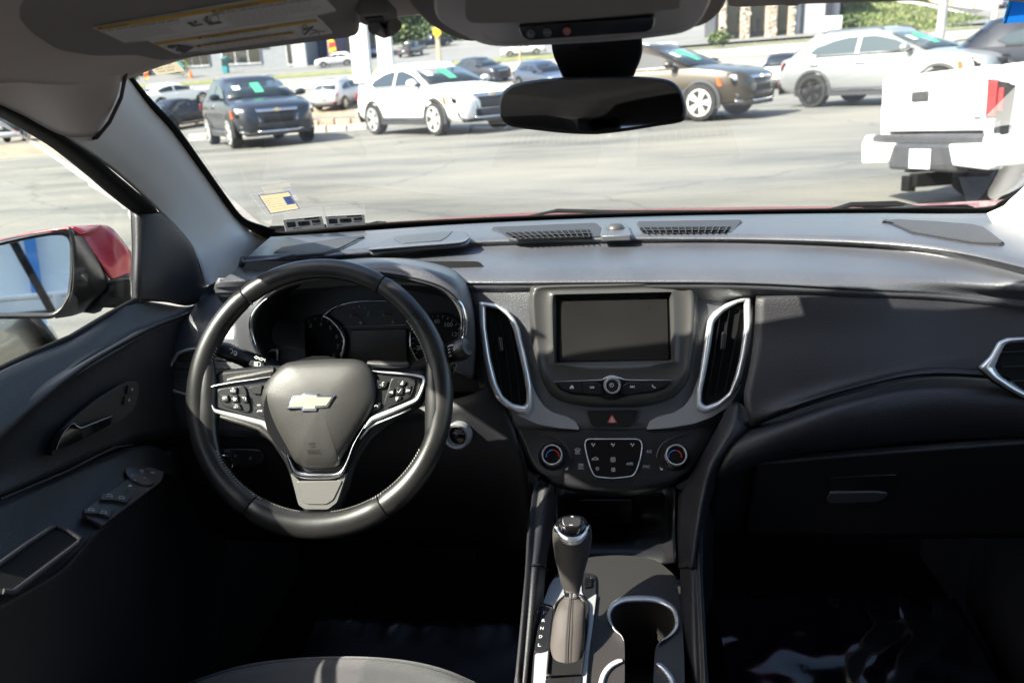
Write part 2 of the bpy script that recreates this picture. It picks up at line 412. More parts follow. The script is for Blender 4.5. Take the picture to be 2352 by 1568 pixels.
# side rails over the doors, rear body, floor: they close the cabin
def rail(sx):
    return [[V((sx*.57,.60,1.462)), V((sx*.57,0,1.48)), V((sx*.57,-2.3,1.48))], [V((sx*.605,.60,1.435)), V((sx*.605,0,1.445)), V((sx*.605,-2.3,1.445))], [V((sx*.66,.60,1.425)), V((sx*.66,0,1.43)), V((sx*.66,-2.3,1.43))]]
loft('roof_rail', [r[::-1] for r in rail(-1)], MHL, shell, 3, 2, solid=.03, soff=1)
loft('roof_rail', rail(1), MHL, shell, 3, 2, solid=.03, soff=1)
boxes('body_side', [((.72,-2.3,.25),(.80,1.75,.98)), ((-.83,-2.3,.25),(-.76,.70,.90)), ((.64,-.12,.95),(.74,.02,1.42)), ((-.74,-.16,.95),(-.66,-.02,1.42)),
     ((-.76,-2.32,.25),(.76,-2.28,1.02)), ((-.76,-2.32,1.36),(.76,-2.28,1.52)), ((-.76,-2.32,1.0),(-.52,-2.28,1.4)), ((.52,-2.32,1.0),(.76,-2.28,1.4)), ((-.74,-1.30,.95),(-.68,-1.15,1.42)), ((.68,-1.30,.95),(.74,-1.15,1.42)), ((-.72,-2.3,.95),(-.66,-1.95,1.42)), ((.66,-2.3,.95),(.72,-1.95,1.42))], MDL, shell)
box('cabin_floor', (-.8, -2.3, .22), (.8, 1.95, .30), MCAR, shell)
boxes('bulkhead', [((-.8,1.86,.25),(.8,1.92,1.09)), ((-.80,.72,.25),(-.745,1.9,.60))], MCAR, shell)
# windscreen and its black printed border
gl = rnd(Q('Q', (640,552),(470,400),(270,140),(420,20),(1176,-130),(2000,-140),(2700,-60),(2540,420),(2330,505),(1500,507)), 40)
ws = mk('windscreen', [WS.hit(x, y, -.004) for x, y in gl], [tuple(range(len(gl)))], MWS, shell, face_cam=True, smooth=False)
top = spl([V((x, y, 0)) for x, y in ((585,522),(620,533),(680,533),(900,513),(1300,495),(1700,485),(2100,480),(2262,479),(2300,465),(2352,440))], 6)
bot = spl([V((x, y, 0)) for x, y in ((575,535),(622,556),(690,556),(900,534),(1300,514),(1700,505),(2100,503),(2300,504),(2352,490),(2400,470))], 6)
v = [WS.hit(p.x, p.y, .001) for p in top] + [WS.hit(p.x, p.y, .001) for p in bot]
mk('windscreen_border', v, grid_faces(len(top), 2), MRUB, shell, face_cam=True, solid=.003)
lp = spl([V((x, y, 0)) for x, y in ((283,161),(310,200),(342,243),(396,304),(455,386),(506,458),(547,509),(592,528),(622,537))], 5)
wd = [4 + 8 * min(1, i / 14) for i in range(len(lp))]
v = [WS.hit(p.x - 6, p.y + 5, .0012) for p in lp] + [WS.hit(p.x + w, p.y - w * .6, .0012) for p, w in zip(lp, wd)]
mk('windscreen_border', v, grid_faces(len(lp), 2), MRUB, shell, face_cam=True, solid=.003)
# bonnet, cowl and wipers outside the glass
hl = [(560,545),(660,527),(860,517),(1230,493),(1500,485),(1800,481),(2000,479),(2230,468),(2500,455)]
hood = [[PZ(x, y, 1.015) for x, y in hl], [PZ(x, y + 8, 1.055) for x, y in hl], [PZ(x, y + 19, 1.075) for x, y in hl], [PZ(x, y + 34, 1.08) for x, y in hl]]
far = [V((p.x * 1.0, p.y + .30, p.z - .09)) for p in hood[0]]
loft('bonnet', [far] + hood, MRED, shell, 4, 4, solid=.006)
cl_ = [(600,548),(900,528),(1300,508),(1700,499),(2100,494),(2400,480)]
loft('cowl_panel', [[PZ(x, y - 12, 1.085) for x, y in cl_], [PZ(x, y + 6, 1.085) for x, y in cl_]], MCOW, shell, 5, 2, solid=.004)
def wiper(pts, rad):
    w = tube('wiper_arm', [PZ(x, y, z) for x, y, z in pts], rad, MRUB, shell, 6, ratio=.7); return w
wiper([(1215,497,1.10),(1262,487,1.11),(1280,484,1.112),(1420,487,1.11),(1600,486,1.10),(1900,484,1.10)], [.004,.005,.007,.006,.005,.004])
wiper([(1890,486,1.10),(1925,478,1.11),(1955,470,1.115),(2060,470,1.112),(2110,480,1.10),(2250,482,1.09)], [.005,.006,.008,.012,.009,.006])
loft('wiper_cover', [[PZ(1940,482,1.10), PZ(2010,474,1.11), PZ(2090,470,1.112), PZ(2130,478,1.10)], [PZ(1940,486,1.10), PZ(2010,486,1.10), PZ(2090,486,1.10), PZ(2130,486,1.09)]], MCOW, shell, 4, 3, solid=.006)
tube('wiper_arm', [PZ(x, y, 1.10) for x, y in ((832,523),(850,517),(868,513),(885,514))], .006, MRUB, shell, 6)

# ------------------------------------------------------------------ windscreen stickers
fl = thing('flag_decal', 'faded cream and navy flag decal stuck low on the windscreen, driver side', 'sticker', WS.hit(640, 465, .004))
MCR, MNV = paper('decal cream', (.60, .47, .26), .6), paper('decal navy', (.06, .08, .20), .6)
fq = Q('N7', (215,207),(690,147),(852,412),(400,487))
def bil(q, u, v_): 
    a = V(q[0]).lerp(V(q[1]), u); b = V(q[3]).lerp(V(q[2]), u); c = a.lerp(b, v_); return (c.x, c.y)
def fquad(u0, v0, u1, v1): return [bil(fq, u0, v0), bil(fq, u1, v0), bil(fq, u1, v1), bil(fq, u0, v1)]
strokes('decal_outline', WS, [fquad(0,0,1,1) + [bil(fq,0,0)]], 1.6, MNV, fl, .0045)
fills('decal_canton', WS, [fquad(.70,.24,.975,.69)], MNV, fl, .0047)
st = [(.03,.02,.975,.225), (.03,.25,.69,.335), (.03,.365,.69,.45), (.03,.48,.69,.56), (.03,.59,.69,.68), (.03,.705,.975,.825), (.03,.845,.975,.98)]
for s_ in st: fills('decal_stripe', WS, [fquad(*s_)], MCR, fl, .0045)
for k in range(4): fills('decal_star_row', WS, [fquad(.76, .285 + .1 * k, .945, .32 + .1 * k)], MCR, fl, .0052)
clr = thing('clear_film', 'clear film square around the flag decal on the windscreen', 'sticker', WS.hit(620, 470, .004))
strokes('film_edge', WS, [Q('N7', (80,185),(340,525),(740,455)), Q('N7', (80,185),(720,100))], .6, paper('film edge', (.5,.5,.5), .6), clr, .004)
MST = paper('inspection sticker back', (.13, .13, .135), .4)
for nm, oq, lab in (('left', ((588,583),(1200,525),(1250,705),(640,765)), 'left grey inspection sticker at the bottom edge of the windscreen'), ('right', ((1250,530),(1868,497),(1885,662),(1290,700)), 'right grey inspection sticker at the bottom edge of the windscreen')):
    fq = Q('N7', *oq)
    t = thing('inspection_sticker', lab, 'sticker', WS.hit(*fq[0], .004), 'inspection stickers on the windscreen')
    fills('sticker_sheet', WS, [fquad(0, 0, 1, 1)], MST, t, .0045)
    strokes('sticker_edge', WS, [fquad(0,0,1,1) + [bil(fq,0,0)]], .7, paper('sticker rim', (.6,.6,.6), .6), t, .0048)
    ls = []
    for k in range(14): 
        u = .12 + .78 * (k / 14); ls.append([bil(fq, u, .1), bil(fq, u + .03 * (k % 3), .1)])
    fills('sticker_print', WS, [fquad(.1,.04,.5,.10), fquad(.55,.05,.93,.2), fquad(.2,.82,.42,.88), fquad(.42,.72,.6,.76), fquad(.72,.62,.93,.7), fquad(.47,.38,.56,.52)], MDK, t, .0049)
    fills('sticker_panel', WS, [fquad(.07,.25,.3,.72), fquad(.36,.3,.66,.68), fquad(.72,.28,.94,.55)], MPG, t, .0047)
oc = thing('service_sticker', 'beige oil change reminder sticker under the sun visor, teal edged', 'sticker', WS.hit(375, 150, .004))
fills('sticker_sheet', WS, [rnd(Q('N1', (250,300),(640,310),(765,455),(430,505)), [0,0,4,6])], paper('beige paper', (.60,.50,.34), .5), oc, .0045)
fills('sticker_edge', WS, [Q('N1', (645,320),(680,320),(755,415),(730,418))], paper('teal print', (.10,.42,.42), .5), oc, .0044)
for body, x, y, w, s_ in (('POCONO MANOR, PA', 372, 388, 215, .16), ('570-421-2788', 402, 410, 198, .15), ('DATE  11-20-24', 425, 445, 212, .15), ('MILES  20078', 455, 474, 178, .14)):
    text(body, WS, 'N1', x, y, w, 19, MDK, oc, .0055, s_)
bl = thing('blue_sticker', 'bright blue banner sticker with pale edge at the top right corner of the windscreen', 'sticker', WS.hit(2330, 30, .004))
fills('banner_sheet', WS, [Q('N4', (2210,-60),(2600,-80),(2560,290),(2060,318))], paper('banner blue', (.012,.15,.50), .6), bl, .0045)
fills('banner_edge', WS, [Q('N4', (2170,-60),(2225,-60),(2115,318),(2060,320))], paper('banner light blue', (.05,.30,.55), .5), bl, .0052)

# ------------------------------------------------------------------ sun visor and its warning label
VP = plane3(P(300, 140, .80), P(930, 72, .80), P(600, -10, .62))
vis = thing('sun_visor', 'folded grey driver sun visor with white and yellow warning label', 'visor', VP.hit(500, 60))
vq = rnd(Q('A', (-200,-300),(2300,-300),(2420,-60),(2420,240),(2352,258),(1130,412),(1040,408),(900,378),(620,385),(380,345),(170,215),(20,60)), [0,0,10,10,8,26,10,10,26,20,20,20])
panel('visor_body', VP, vq, MHD, vis, 0, .018, 0, .005, seg=3)
q1 = rnd(Q('N6', (145,238),(1900,-65),(2100,-50),(2235,100),(2060,140),(2110,180),(2208,290),(885,478),(620,352),(425,370)), 3)
panel('warning_label', VP, q1, MLAB, vis, .0012, .0008, 0, 0)
strokes('label_outline', VP, [Q('N6', (158,238),(428,366),(625,348),(2045,136),(2225,98)), Q('N6', (670,372),(880,474),(2200,288),(2062,168)), Q('N6', (930,362),(1100,440)), Q('N6', (1812,238),(1938,325))], .7, MPG, vis, .0016)
fills('label_band', VP, [Q('N6', (165,238),(1760,-20),(1860,-20),(1800,8),(205,262)), Q('N6', (670,370),(2060,168),(2078,190),(705,388)), Q('N6', (1025,393),(1860,276),(1876,292),(1050,408))], MYEL, vis, .0016)
for b_, x, y, w, hh, s_ in (('WARNING', 250, 252, 205, 14, .16), ('EVEN WITH ADVANCED AIR BAGS', 245, 278, 645, 17, .152), ('AVERTISSEMENT', 1232, 102, 350, 20, .165), ('MEME AVEC DES SACS GONFLABLES INTELLIGENTS', 1192, 134, 900, 22, .152),
    ('WARNING: HIGHER ROLLOVER RISK', 1118, 332, 545, 15, .147), ('AVERTISSEMENT : RISQUE ACCRU DE CAPOTAGE', 1098, 400, 755, 16, .148)):
    text(b_, VP, 'N6', x, y, w, hh, MDK, vis, .0019, s_, lean=-8)
def greek(x, y, w, s_=.152, n=1): return [Q('N6', (x, y), (x + w, y - w * s_))]
ln = []
for k, (x, w) in enumerate(((300,600),(330,420),(355,480),(385,450),(420,480),(450,140))): ln += greek(x, 288 + 14 * k, w)
for k, (x, w) in enumerate(((1250,820),(1280,760),(1300,800),(1320,780),(1345,480),(1375,440))): ln += greek(x, 148 + 15.5 * k, w)
for x, y, w in ((1095,346,560),(1145,364,520),(1200,378,460),(1120,412,690),(1150,425,680),(1190,436,600)): ln += greek(x, y, w, .145)
sm = []
random.seed(3)
for (a, b) in ln:                                   # small print: broken word-length strokes
    t_ = 0
    while t_ < .97:
        w_ = random.uniform(.03, .09); sm.append([tuple(V(a).lerp(V(b), t_)), tuple(V(a).lerp(V(b), min(1, t_ + w_)))]); t_ += w_ + .02
strokes('label_small_print', VP, sm, 1.1, MPG, vis, .0019)
for x, y in ((215,247),(1185,100),(1070,330),(1062,398)): fills('warning_triangle', VP, [Q('N6', (x-18,y+8),(x+22,y+2),(x-2,y-14))], MDK, vis, .0019)
fills('label_pictogram', VP, [Q('N6', (955,197),(985,192),(1022,216),(1085,206),(1100,214),(1010,232)), Q('N6', *arc(1030,190,14,0,360,10,10)[:-1]), Q('N6', (1095,172),(1128,166),(1165,200),(1250,188),(1262,200),(1150,220)), Q('N6', *arc(1130,152,15,0,360,10,10)[:-1]),
    Q('N6', (800,390),(880,388),(840,420),(785,412)), Q('N6', (880,385),(990,400),(1020,408),(940,455),(860,435)), Q('N6', (870,465),(1095,440),(1090,445),(870,472)), Q('N6', (1950,300),(2030,225),(2042,232),(1965,306))], MDK, vis, .0019)
strokes('label_figure', VP, [Q('N6', *arc(1965,232,18,0,360,10)), Q('N6', (1945,290),(1950,262),(1990,250),(2050,262),(2090,275),(2140,272)), Q('N6', (2010,300),(2060,280),(2085,285),(2090,300)), Q('N6', *arc(1195,168,38,0,360,12))], 1.6, MDK, vis, .0019)
# visor clip
clip = thing('visor_clip', 'grey visor retaining clip at the inner end of the driver visor', 'clip', VP.hit(870, 50))
panel('clip_housing', VP, rnd(Q('B', (225,100),(420,92),(500,170),(430,200),(240,165)), 6), MHD, clip, .006, .012, 0, .002)
panel('clip_slot', VP, rnd(Q('B', (265,130),(390,118),(400,145),(290,158)), 3), MDK, clip, .0075, .004, 0, .0005)
tube('clip_hook', [VP.hit(*q, .01) for q in Q('B', (330,185),(400,215),(450,195),(470,170))], .0055, MHD, clip, 10)
clip2 = thing('visor_clip', 'visor retaining clip hanging from the header on the passenger side', 'clip', P(1815, 10, .9))
PV = plane3(P(1700, 12, .90), P(2300, -6, .90), P(1900, -90, .70))
panel('clip_hook', PV, rnd(Q('B', (1880,-40),(2010,-40),(2020,10),(1990,30),(1930,28)), 6) if False else rnd([(1788,-12),(1846,-14),(1844,6),(1832,14),(1806,15),(1796,6)], 5), MHD, clip2, .012, .02, 0, .003)
vis2 = thing('sun_visor', 'edge of the folded passenger sun visor along the top right of the windscreen', 'visor', PV.hit(2050, 0))
panel('visor_body', PV, rnd([(1690,-120),(2420,-160),(2420,-11),(2352,-8),(2100,2),(1840,10),(1700,17),(1672,14)], 6), MHD, vis2, 0, .018, 0, .005, seg=3)
# ------------------------------------------------------------------ overhead console
OP = plane3(P(1000, 80, .74), P(1650, 60, .74), P(1320, -20, .60))
ohc = thing('overhead_console', 'grey overhead console with sunglasses bin and three call buttons', 'console', OP.hit(1300, 40))
outl = rnd(Q('M6', (90,-200),(2330,-200),(2250,60),(2160,150),(2060,190),(1640,180),(700,250),(560,288),(400,250),(250,160),(120,20)), 20)
panel('console_surround', OP, outl, MHD, ohc, -.010, .03, 0, .008, seg=3)
outl = rnd(Q('M6', (290,-200),(2170,-200),(2165,10),(2110,120),(2060,190),(1960,232),(1700,266),(1400,288),(1000,310),(740,318),(640,308),(560,280),(350,170),(300,110)), 22)
panel('console_body', OP, outl, MOHC, ohc, .006, .03, 0, .008, seg=4)
panel('sunglasses_bin', OP, rnd(Q('M6', (500,-200),(1956,-220),(1956,62),(1700,90),(1300,132),(900,155),(545,162),(510,130)), 8), MHD, ohc, .011, .02, 0, .003)
bs = panel('button_strip', OP, rnd(Q('M6', (860,188),(1782,120),(1772,190),(1725,216),(930,272),(885,245)), 6), MGB, ohc, .0085, .008, 0, .001)
for x, y, m_ in ((945,230,MDK),(1057,221,MDK),(1188,212,MPR)):
    (qx, qy), = Q('M6', (x, y))
    fills('call_button', OP, [arc(qx, qy, 9.5, 0, 360, 18)[:-1]], m_, bs, .0092)
    strokes('button_ring', OP, [arc(qx, qy, 9.0, 0, 360, 18)], .8, MPG if m_ is MDK else MPR, bs, .0095)
text('On', OP, 'M6', 1036, 230, 42, 20, MPG, bs, .0097, .05); text('SOS', OP, 'M6', 1166, 220, 44, 18, MPG, bs, .0097, .05)
strokes('button_icon', OP, [Q('M6', (935,220),(930,242),(955,240),(958,232))], 1.6, MPG, bs, .0097)
strokes('console_seam', OP, [Q('M6', (625,222),(660,262),(720,288),(1000,285),(1500,255),(1900,205),(1985,175))], .8, MDK, ohc, .0068)
# ------------------------------------------------------------------ rear view mirror
RM = Plane(P(1360, 240, .93), V((-.10, -1, .035)))
rvm = thing('rear_view_mirror', 'black rear view mirror hanging from the windscreen, reflecting the dark cabin', 'mirror', P(1360, 170, .96))
mo = Q('M6', (728,740),(732,670),(752,620),(800,578),(900,548),(1100,524),(1400,512),(1640,514),(1800,524),(1890,545),(1945,590),(1978,660),(1996,750),(1985,800),(1940,828),(1800,850),(1600,882),(1450,900),(1350,906),(1150,897),(850,862),(775,838),(738,795))
panel('mirror_case', RM, [tuple(V(p).xy) for p in spl([(x, y, 0) for x, y in mo], 3, True)], MBS, rvm, 0, .035, 0, .007, seg=4)
mi = Q('M6', (748,740),(752,680),(775,632),(815,598),(900,570),(1100,546),(1400,534),(1640,536),(1795,546),(1880,566),(1928,606),(1955,670),(1968,740),(1955,785),(1920,805),(1790,828),(1600,857),(1450,876),(1350,882),(1150,874),(860,840),(795,818),(758,785))
panel('mirror_glass', RM, [tuple(V(p).xy) for p in spl([(x, y, 0) for x, y in mi], 3, True)], MMID, rvm, .0012, .002, 0, 0)
MR = lambda pts, Y: [P(x, y, Y) for x, y in Q('M6', *pts)]
loft('mirror_mount', [MR(((1080,230),(1200,240),(1380,235),(1560,225),(1690,210)), .93), MR(((1092,350),(1200,352),(1380,350),(1560,345),(1695,330)), .945), MR(((1125,440),(1220,452),(1380,458),(1550,448),(1668,425)), .955), MR(((1160,520),(1240,535),(1390,540),(1540,535),(1640,512)), .965)], MBS, rvm, 6, 5, solid=.03)
MP = plane3(P(1275, 107, .926), P(1475, 98, .926), P(1360, 190, .95))
boxesq = [Q('M6', (1275+35*k,312),(1303+35*k,310),(1303+35*k,332),(1275+35*k,334)) for k in range(5)]
fills('vent_slot', MP, boxesq, MRUB, rvm, .006)
loft('mount_side_cover', [MR(((1662,262),(1690,262)), .945), MR(((1668,330),(1698,330)), .95), MR(((1655,400),(1685,400)), .955), MR(((1638,470),(1655,470)), .96)], MPT, rvm, 3, 4, solid=.01)
# ================================================================== dashboard
dash = thing('dashboard', 'charcoal dashboard with touchscreen, chrome vents and dark instrument cluster', 'dashboard', (0, 1.35, .85))
cx8 = (600, 840, 1080, 1400, 1700, 2000, 2200, 2440)
rows = [ (1.142, [(622,544),(840,530),(1080,514),(1400,500),(1700,493),(2000,490),(2200,491),(2440,486)]),
         (1.148, [(585,575),(840,560),(1080,540),(1400,530),(1700,524),(2000,528),(2200,540),(2440,560)]),
         (1.144, [(560,600),(840,578),(1080,555),(1400,547),(1700,545),(2000,554),(2200,574),(2440,626)]),
         (1.132, [(547,612),(840,592),(1080,571),(1400,563),(1700,561),(2000,572),(2200,596),(2440,652)]),
         (1.130, [(530,628),(840,606),(1080,596),(1400,590),(1700,590),(2000,604),(2200,622),(2440,668)]),
         (1.127, [(508,645),(840,622),(1080,620),(1400,615),(1700,617),(2000,632),(2200,648),(2440,682)]),
         (1.116, [(492,660),(840,640),(1080,646),(1400,644),(1700,645),(2000,660),(2200,670),(2440,698)])]
ZK = (0, 0, 0, 0, 0, .010, .019, .032); RK = (0, 0, .1, .3, .5, .8, 1)
dr = [[PZ(x, y, z - zk * rk) for (x, y), zk in zip(r, ZK)] for (z, r), rk in zip(rows, RK)]
LIPL = dr[-1]
def lipY(px):
    s = [(x, p.y) for (x, y), p in zip(rows[-1][1], LIPL)]
    for (a, ya), (b, yb) in zip(s, s[1:]):
        if px <= b: return ya + (yb - ya) * max(0, px - a) / (b - a)
    return s[-1][1]
dr.append([V((p.x, p.y + .001, p.z - .006)) for p in dr[-1]]); dr.append([V((p.x, p.y + .003, p.z - .009)) for p in dr[-1]])
dr.append([V((p.x, p.y + .030, p.z - .030)) for p in dr[-1]])
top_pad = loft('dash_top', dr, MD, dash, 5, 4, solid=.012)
# passenger side panel
pp = [[(1738,677,.012),(1880,673,.012),(2040,676,.012),(2200,686,.012),(2440,712,.012)],
      [(1736,690,.004),(1880,684,.003),(2040,688,.003),(2200,698,.003),(2440,724,.003)],
      [(1733,760,-.010),(1880,755,-.014),(2040,757,-.016),(2200,765,-.016),(2440,785,-.016)],
      [(1722,840,-.035),(1860,835,-.040),(2020,822,-.040),(2200,815,-.036),(2440,830,-.034)],
      [(1708,915,-.058),(1840,900,-.060),(2000,868,-.058),(2180,838,-.052),(2440,868,-.050)],
      [(1722,972,-.070),(1800,940,-.078),(1960,890,-.076),(2150,856,-.066),(2440,880,-.060)],
      [(1724,984,-.055),(1803,951,-.062),(1962,899,-.062),(2152,864,-.052),(2440,886,-.046)]]
pp = [[(x, y, lipY(x) + d) for x, y, d in r] for r in pp]
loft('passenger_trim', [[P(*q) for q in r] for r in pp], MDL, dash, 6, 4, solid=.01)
lp_ = [[(1690,985,-.045),(1803,950,-.045),(1962,899,-.045),(2152,864,-.038),(2440,886,-.035)],
      [(1676,1020,-.085),(1800,975,-.088),(1960,925,-.088),(2150,896,-.078),(2440,912,-.072)],
      [(1655,1070,-.100),(1790,1015,-.100),(1960,970,-.098),(2150,945,-.088),(2440,950,-.080)],
      [(1640,1110,-.092),(1780,1050,-.090),(1960,1024,-.088),(2150,1008,-.078),(2440,1000,-.070)],
      [(1636,1140,-.06),(1760,1078,-.055),(1960,1047,-.055),(2150,1033,-.045),(2440,1014,-.04)],
      [(1600,1250,.02),(1760,1240,.03),(1960,1238,.04),(2150,1236,.05),(2440,1234,.05)]]
lp_ = [[(x, y, lipY(x) + d) for x, y, d in r] for r in lp_]
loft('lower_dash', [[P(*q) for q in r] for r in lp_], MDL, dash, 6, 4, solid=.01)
GB = plane3(P(1760, 1080, lipY(1760) - .066), P(2400, 1030, lipY(2400) - .055), P(2000, 1225, lipY(2000) + .02))
gb = panel('glove_box', GB, rnd([(1738,1066),(1960,1046),(2352,1017),(2460,1010),(2460,1226),(1712,1226)], [10,0,0,0,0,8]), MDL, dash, .006, .012, 0, .003)
hq = rnd(Q('J', (1143,282),(1562,262),(1545,360),(1500,410),(1440,438),(1130,446),(1112,420),(1130,360)), 6)
panel('glove_box_handle', GB, hq, MBS, gb, .0075, .004, 0, .001)
panel('handle_lip', GB, rnd(Q('J', (1135,375),(1420,372),(1500,382),(1495,405),(1440,436),(1130,446),(1112,420)), 5), MD, gb, .011, .005, 0, .003, seg=3)
text('AIRBAG', Plane(P(2330, 684, lipY(2330) - .003), V((0, -1, .35))), 'G', 2228, 602, 220, 26, MDL, dash, .002, -.06)
fk = [[(1672,930,1.150),(1700,925,1.140),(1728,955,1.145),(1770,950,1.150)],
      [(1650,975,1.140),(1680,972,1.112),(1704,985,1.108),(1722,996,1.125)],
      [(1620,1030,1.130),(1650,1020,1.098),(1670,1028,1.092),(1684,1040,1.115)],
      [(1590,1085,1.125),(1622,1072,1.085),(1640,1076,1.080),(1653,1090,1.105)],
      [(1562,1130,1.12),(1604,1140,1.072),(1620,1146,1.068),(1630,1160,1.095)],
      [(1556,1200,1.10),(1592,1212,1.050),(1606,1218,1.046),(1616,1228,1.08)],
      [(1558,1302,1.04),(1580,1302,.998),(1594,1303,.995),(1606,1312,1.03)]]
loft('console_flank', [[P(*q) for q in r] for r in fk], MDL, dash, 5, 5, solid=.008)
# defroster grilles, centre sensor, corner speakers, head-up tray: pressed into the top
T1 = Plane(V((0, 1.5, 1.147)), V((0, -.03, 1)))
T2 = Plane(V((0, 1.44, 1.1475)), V((0, -.09, 1)))
for q, lab in ((((1128,521),(1370,511),(1398,541),(1186,549),(1165,546)), None), (((1462,508),(1705,504),(1683,535),(1478,538)), None)):
    g = panel('defroster_grille', T1, rnd(q, 5), MCOW, dash, .004, .006, 0, .0015)
    x0, x1 = min(a[0] for a in q), max(a[0] for a in q)
lq = [(1160,534),(1355,527),(1360,543),(1190,549)]; rq = [(1468,522),(1680,520),(1668,534),(1480,536)]
for q in (lq, rq):
    g = panel('defroster_grille', T1, rnd(q, 3), MRUB, dash, .0052, .003, 0, .0004)
    fq = q
    for k in range(13):
        u = (k + .5) / 13; ribbon('grille_bar', T1, [bil(fq, u, .02), bil(fq, u + .008, .98)], [3.2, 3.2], MCOW, g, .0055, .003, 3, .002, 1)
    ribbon('grille_bar', T1, [bil(fq, 0, .5), bil(fq, 1, .5)], [1.6, 1.6], MCOW, g, .0055, .003, 3, .002, 1)
so_ = rnd([(1378,541),(1384,516),(1400,510),(1426,509),(1442,515),(1452,540)], 6)
sn = panel('light_sensor', T1, so_, MD, dash, .010, .01, 0, .004, seg=3)
lathe('sensor_dome', T1.hit(1413, 527, .008), T1.n, [(.016, 0), (.016, .003), (.013, .008), (.007, .0105), (.001, .011)], MBZ, sn)
MSPK = mat('speaker mesh', (.05, .05, .054), .6, bump=(1500, 1.0, .002))
from mathutils.bvhtree import BVHTree
def bvh_of(o):
    c = ORG[o.name]; return BVHTree.FromPolygons([v.co + c for v in o.data.vertices], [tuple(q.vertices) for q in o.data.polygons])
DB = bvh_of(top_pad)
def draped(name, px, m, parent, h, rings=(1, .97, .8, .55, .3)):
    cx = sum(a[0] for a in px) / len(px); cy = sum(a[1] for a in px) / len(px); v = []; n = len(px)
    for k, s in enumerate(rings):
        for x, y in px:
            q = (cx + (x - cx) * s, cy + (y - cy) * s); d = ray(*q).normalized(); hit = DB.ray_cast(CAM, d)
            v.append((hit[0] if hit[0] else PZ(*q, 1.14)) + V((0, -.3, 1)).normalized() * (h if k else h - .004))
    c = v[-n:]; v.append(sum(c, V((0, 0, 0))) / n); f = grid_faces(n, len(rings), True); b0 = (len(rings) - 1) * n
    f += [(b0 + i, b0 + (i + 1) % n, len(v) - 1) for i in range(n)]
    return mk(name, v, f, m, parent, face_cam=True, ang=40)
sq = Q('M5', (80,445),(105,412),(240,290),(300,258),(850,175),(1070,155),(1098,162),(1010,215),(860,290),(700,340),(450,362),(380,378),(130,450))
sg1 = draped('speaker_grille', rnd(sq, 3), MBS, dash, .002); draped('grille_mesh', inset2(rnd(sq, 3), 3.4), MSPK, sg1, .0035)
sq = Q('G', (1310,65),(1420,52),(1700,68),(1980,90),(2060,110),(2130,160),(2225,235),(2190,247),(2000,240),(1760,200),(1540,160),(1450,118))
sg2 = draped('speaker_grille', rnd(sq, 4), MDL, dash, .002); draped('grille_mesh', inset2(rnd(sq, 4), 3.6), MSPK, sg2, .004)
tq = Q('M5', (1115,270),(1130,245),(1300,165),(1400,140),(1700,108),(1960,95),(2040,112),(2078,170),(2050,205),(1970,220),(1600,250),(1140,295))
tr = panel('dash_tray', T1, rnd(tq, 5), MD, dash, .006, .008, 0, .0035, seg=3)
panel('tray_recess', T1, rnd(Q('M5', (1345,170),(1380,158),(1700,125),(1910,100),(1860,150),(1800,190),(1420,218)), 4), MBZ, tr, .0072, .003, 0, .0006)
ribbon('tray_lip', T1, Q('M5', (1115,278),(1300,262),(1600,238),(1900,215),(2010,200),(2065,165)), [4,8,9,9,7,3], MD, tr, .006, .006, 5)
# ------------------------------------------------------------------ instrument binnacle
OXB = PZ(800, 720, 1.0).x
lip = [(604,830),(577,770),(590,708),(640,662),(740,635),(850,627),(960,644),(1030,672),(1066,725),(1060,790),(1040,850)]
lipY = [1.13,1.13,1.125,1.12,1.115,1.115,1.115,1.12,1.125,1.13,1.135]
outer = [(560,850),(538,775),(556,695),(620,640),(740,612),(880,598),(990,614),(1058,645),(1084,712),(1090,790),(1085,870)]
oy = [1.17,1.165,1.16,1.155,1.15,1.15,1.152,1.158,1.165,1.17,1.175]
back = [(560,840),(545,760),(560,670),(640,612),(740,598),(880,591),(980,596),(1045,613),(1078,640),(1092,760),(1090,870)]
by = [1.30,1.30,1.31,1.33,1.345,1.35,1.345,1.33,1.31,1.25,1.25]
hood_ = [[P(x, y, Y) for (x, y), Y in zip(back, by)], [P(x, y, Y) for (x, y), Y in zip(outer, oy)], [P(x, y, Y) for (x, y), Y in zip(lip, lipY)]]
loft('cluster_hood', hood_, MD, dash, 5, 6, solid=.006)
CP = Plane(P(820, 760, 1.235), V((0, -1, .22)))
inner = []
for (x, y), Y in zip(lip, lipY):
    a = P(x, y, Y); inner.append(V((OXB + (a.x - OXB) * .93, 1.24, .985 + (a.z - .985) * .86)))
loft('cluster_cavity', [hood_[2], inner], MBS, dash, 5, 4, solid=.003)
clu = panel('instrument_cluster', CP, rnd([(560,900),(560,600),(1110,600),(1110,900)], 20), MBS, dash, -.004, .006, 0, 0)
gq = Q('M4', (715,715))[0]; MINK = mat('dial black', (.005,.005,.006), .5, spec=.2)
def dial(cx, cy, r, nums, a0, da, tick):
    fills('dial_face', CP, [arc(cx, cy, r, 0, 360, 40)[:-1]], MINK, clu, .001)
    strokes('dial_ticks', CP, [[(cx + r * .86 * math.cos(R(a)), cy - r * .86 * math.sin(R(a))), (cx + r * .94 * math.cos(R(a)), cy - r * .94 * math.sin(R(a)))] for a in tick], 1.3, MPG, clu, .0022)
    for k, n_ in enumerate(nums):
        a = R(a0 + da * k); x, y = cx + r * .72 * math.cos(a), cy - r * .72 * math.sin(a); w = 6 * len(n_)
        text(n_, CP, 'Q', x - w / 2, y + 5, w, 9.5, MPG, clu, .0022)
    tube('dial_rim', [CP.hit(x, y, .004) for x, y in arc(cx, cy, r, 0, 360, 48)[:-1]], .0016, MBZ, clu, 6, True)
